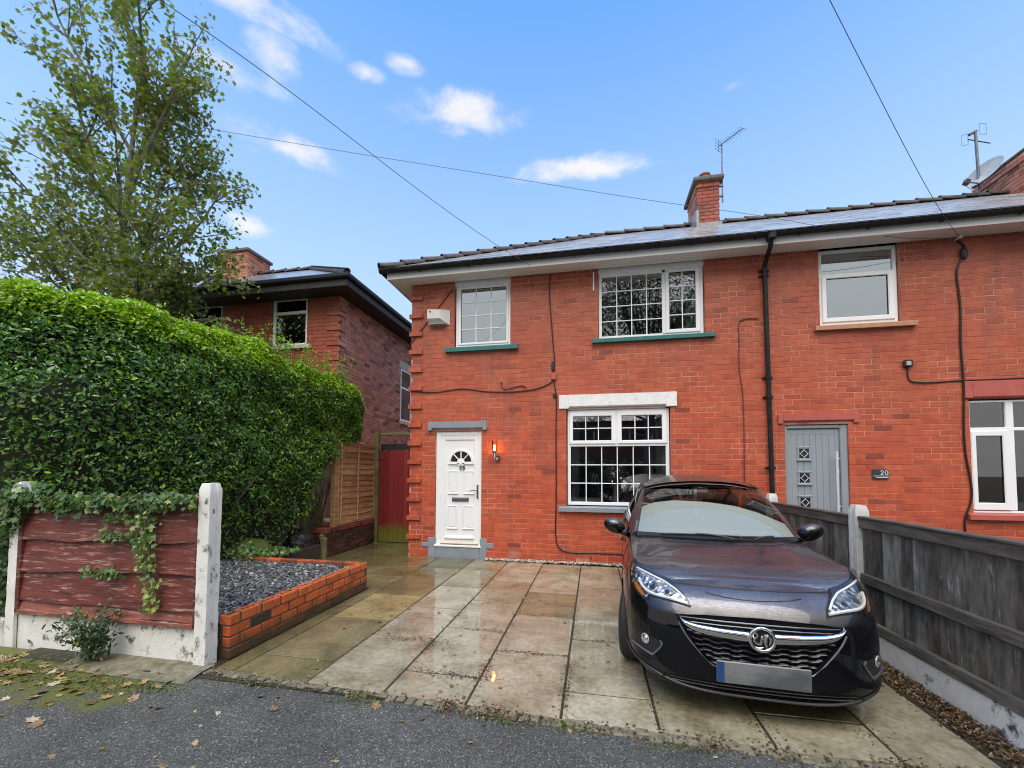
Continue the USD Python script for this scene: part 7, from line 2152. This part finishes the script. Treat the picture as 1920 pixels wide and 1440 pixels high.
tag(obj('curtain', MB().box((-6.70, NY + .18, 4.35), (-6.55, NY + .20, 5.15), .004), 'curtain_teal'), 'teal cloth hanging in the upstairs window of the house behind the hedge', 'curtain')
tag(obj('picture_board', MB().box((-6.53, NY + .13, 4.36), (-6.33, NY + .15, 4.78), .004), 'ceramic_white'), 'white board leaning in the upstairs window behind the hedge', 'board')

# ------------------------------------------------------------------ loose stuff on the ground
gl_ = np.random.default_rng(91)


def scatter(name, label, cat, P, size, tone, m, shape=OVAL, up=(0, 0, 1.0), spread=.35, g=gl_):
    o = leaf_cloud(P, np.tile(np.array(up), (len(P), 1)), size, tone, shape, g, spread)
    return tag(obj(name, (o[0], o[1]), m, tone=o[2]), label, cat, kind='stuff')


# leaf litter and wood chips along the fence foot
n_ = 5200
P_ = np.stack([XF - .01 - np.abs(gl_.normal(0, .075, n_)), gl_.uniform(1.8, 4.6, n_), np.zeros(n_)], -1)
P_[:, 2] = .006 + .03 * np.exp(-((XF - P_[:, 0]) / .08) ** 2) * gl_.random(n_)
scatter('leaf_litter', 'brown fallen leaves and chips along the foot of the grey side fence', 'leaf litter', P_, gl_.uniform(.012, .038, n_), np.clip(gl_.normal(.38, .22, n_), 0, 1), 'litter', spread=.6)
# dirt, dead leaves and moss along the joint with the asphalt
n_ = 7000
x = gl_.uniform(-2.9, 2.1, n_)
c = meshkit.fbm(np.stack([x * 1.6, x * 0, x * 0], -1), 3, 77)
k_ = gl_.random(n_) < np.clip((c - .42) * 4.5, .10, 1)
x = x[k_]; n_ = len(x)
P_ = np.stack([x, edge_y(x) - .045 + gl_.normal(0, .05, n_), np.zeros(n_)], -1); P_[:, 2] = -.004 + gl_.random(n_) * .012
scatter('edge_litter', 'dead leaves and dirt caught along the joint between flags and asphalt', 'leaf litter', P_, gl_.uniform(.010, .034, n_), np.clip(gl_.normal(.42, .2, n_), 0, 1), 'litter', spread=.5)


def tufts(name, label, cat, spots, g=gl_):
    P, T, Z = [], [], []
    for (cx, cy, rx, ry, dens) in spots:
        m_ = int(dens * rx * ry * 9000)
        q = g.normal(size=(m_, 2)) * .45
        P.append(np.stack([cx + q[:, 0] * rx, cy + q[:, 1] * ry, np.full(m_, -.006) + g.random(m_) * .012], -1)); T.append(np.clip(g.normal(.55, .25, m_), 0, 1)); Z.append(g.uniform(.008, .022, m_))
    P = np.vstack(P)
    P[:, 2] += asphalt_z(P[:, 0], P[:, 1]) * (P[:, 1] < 2.6) + .004
    o = leaf_cloud(P, np.tile([0, -.3, 1.0], (len(P), 1)), np.concatenate(Z), np.concatenate(T), DIAM, g, .8)
    return tag(obj(name, (o[0], o[1]), 'moss', tone=o[2]), label, cat, kind='stuff')


tufts('moss', 'moss and small weeds growing over the asphalt edges', 'moss', [(-1.55, 2.62, .20, .08, 1.6), (-.62, 2.60, .28, .06, 1.3), (-.15, 2.60, .22, .05, 1.4), (-3.4, 2.45, .45, .12, 1.4), (-4.3, 2.50, .60, .18, 1.5), (-5.2, 2.45, .7, .22, 1.3), (-3.05, 2.50, .3, .10, 1.5), (-6.3, 2.4, .8, .25, 1.1), (.45, 2.55, .25, .05, 1.0), (-4.8, 2.25, .5, .12, .8), (-2.35, 2.66, .3, .05, 1.0)])
n_ = 260
P_ = np.stack([gl_.normal(-4.6, .9, n_), 2.42 + gl_.normal(0, .22, n_), np.zeros(n_)], -1); P_ = P_[P_[:, 1] < 2.76]; P_[:, 2] = asphalt_z(P_[:, 0], P_[:, 1]) + .008
scatter('fallen_leaves', 'yellow and brown leaves fallen on the asphalt before the front fence', 'leaves', P_, gl_.uniform(.04, .085, len(P_)), np.clip(gl_.normal(.8, .16, len(P_)), 0, 1), 'litter', MAPLE, spread=.25)
n_ = 85
P_ = np.stack([gl_.uniform(-3.6, 1.8, n_), gl_.uniform(1.5, 2.6, n_), np.zeros(n_)], -1); P_[:, 2] = asphalt_z(P_[:, 0], P_[:, 1]) + .006
scatter('scattered_leaves', 'few small dry leaves scattered over the open asphalt', 'leaves', P_, gl_.uniform(.018, .045, n_), np.clip(gl_.normal(.75, .2, n_), 0, 1), 'litter', IVY, spread=.25)
n_ = 110
P_ = np.stack([gl_.uniform(-2.6, 1.0, n_), gl_.uniform(2.75, 7.0, n_), np.full(n_, .006)], -1)
scatter('yard_leaves', 'small leaves and twigs lying on the wet flags', 'leaves', P_, gl_.uniform(.015, .05, n_), np.clip(gl_.normal(.65, .22, n_), 0, 1), 'litter', IVY, spread=.2)
# dirt in slab joints
# pebbles along the foot of the house
n_ = 1500
ic = trimesh.creation.icosphere(1, 1.0)
P_ = np.stack([gl_.uniform(-1.85, 2.2, n_), D - .03 - np.abs(gl_.normal(0, .055, n_)), np.zeros(n_)], -1); P_[:, 2] = .010 + gl_.random(n_) * .02
s_ = gl_.uniform(.008, .019, n_)[:, None, None] * np.stack([gl_.uniform(.8, 1.3, n_), gl_.uniform(.8, 1.2, n_), gl_.uniform(.5, .8, n_)], -1)[:, None, :]
v = ic.vertices[None] * s_ + P_[:, None]
f = ic.faces[None] + (np.arange(n_) * len(ic.vertices))[:, None, None]
tag(obj('pebbles', (v.reshape(-1, 3), f.reshape(-1, 3)), 'pebble', smooth=True, tone=np.repeat(gl_.random(n_), len(ic.vertices))), 'strip of pinkish pebbles along the foot of the end house wall', 'pebbles', kind='stuff')
# crumbling concrete at the foot of the front fence
kb = MB()
v, f = grid_mesh(-4.1, -2.88, 2.56, 2.83, 60, 9, lambda x, y: -.012 + .022 * np.clip((y - 2.56 - .10 * meshkit.fbm(np.stack([x * 3, x * 0, x * 0], -1), 3, 5)) / .12, 0, 1) + .006 * meshkit.noise(np.stack([x * 12, y * 12, 0 * x], -1), 3))
tag(obj('kerb_edging', (v, f), 'concrete_mossy', smooth=True), kind='structure')

# silt and chips washed into corners of the flags
spots = [(-1.62, 3.62, .16, .035, 260), (-1.42, 3.55, .03, .16, 200), (-1.05, 3.07, .20, .03, 260), (-.82, 3.2, .03, .18, 160), (-.50, 3.56, .20, .025, 260), (-.20, 3.15, .025, .20, 260), (-.60, 4.49, .16, .02, 120), (-1.1, 3.98, .16, .02, 120), (.0, 3.93, .14, .02, 90),
         (-2.02, 3.6, .02, .3, 160), (.376, 3.0, .02, .25, 120), (.37, 4.3, .02, .4, 120), (-.2, 4.6, .02, .5, 160), (-.82, 4.8, .02, .5, 160), (-1.42, 5.0, .02, .6, 160), (.99, 2.9, .05, .2, 120), (1.55, 3.0, .08, .2, 120)]
P_ = np.vstack([np.stack([cx + gl_.normal(0, rx, m_), cy + gl_.normal(0, ry, m_), np.full(m_, .003)], -1) for cx, cy, rx, ry, m_ in spots])
scatter('silt', 'dark silt and chips washed along the joints of the flags', 'silt', P_, gl_.uniform(.006, .020, len(P_)), np.clip(gl_.normal(.22, .16, len(P_)), 0, 1), 'litter', OVAL, spread=.15)
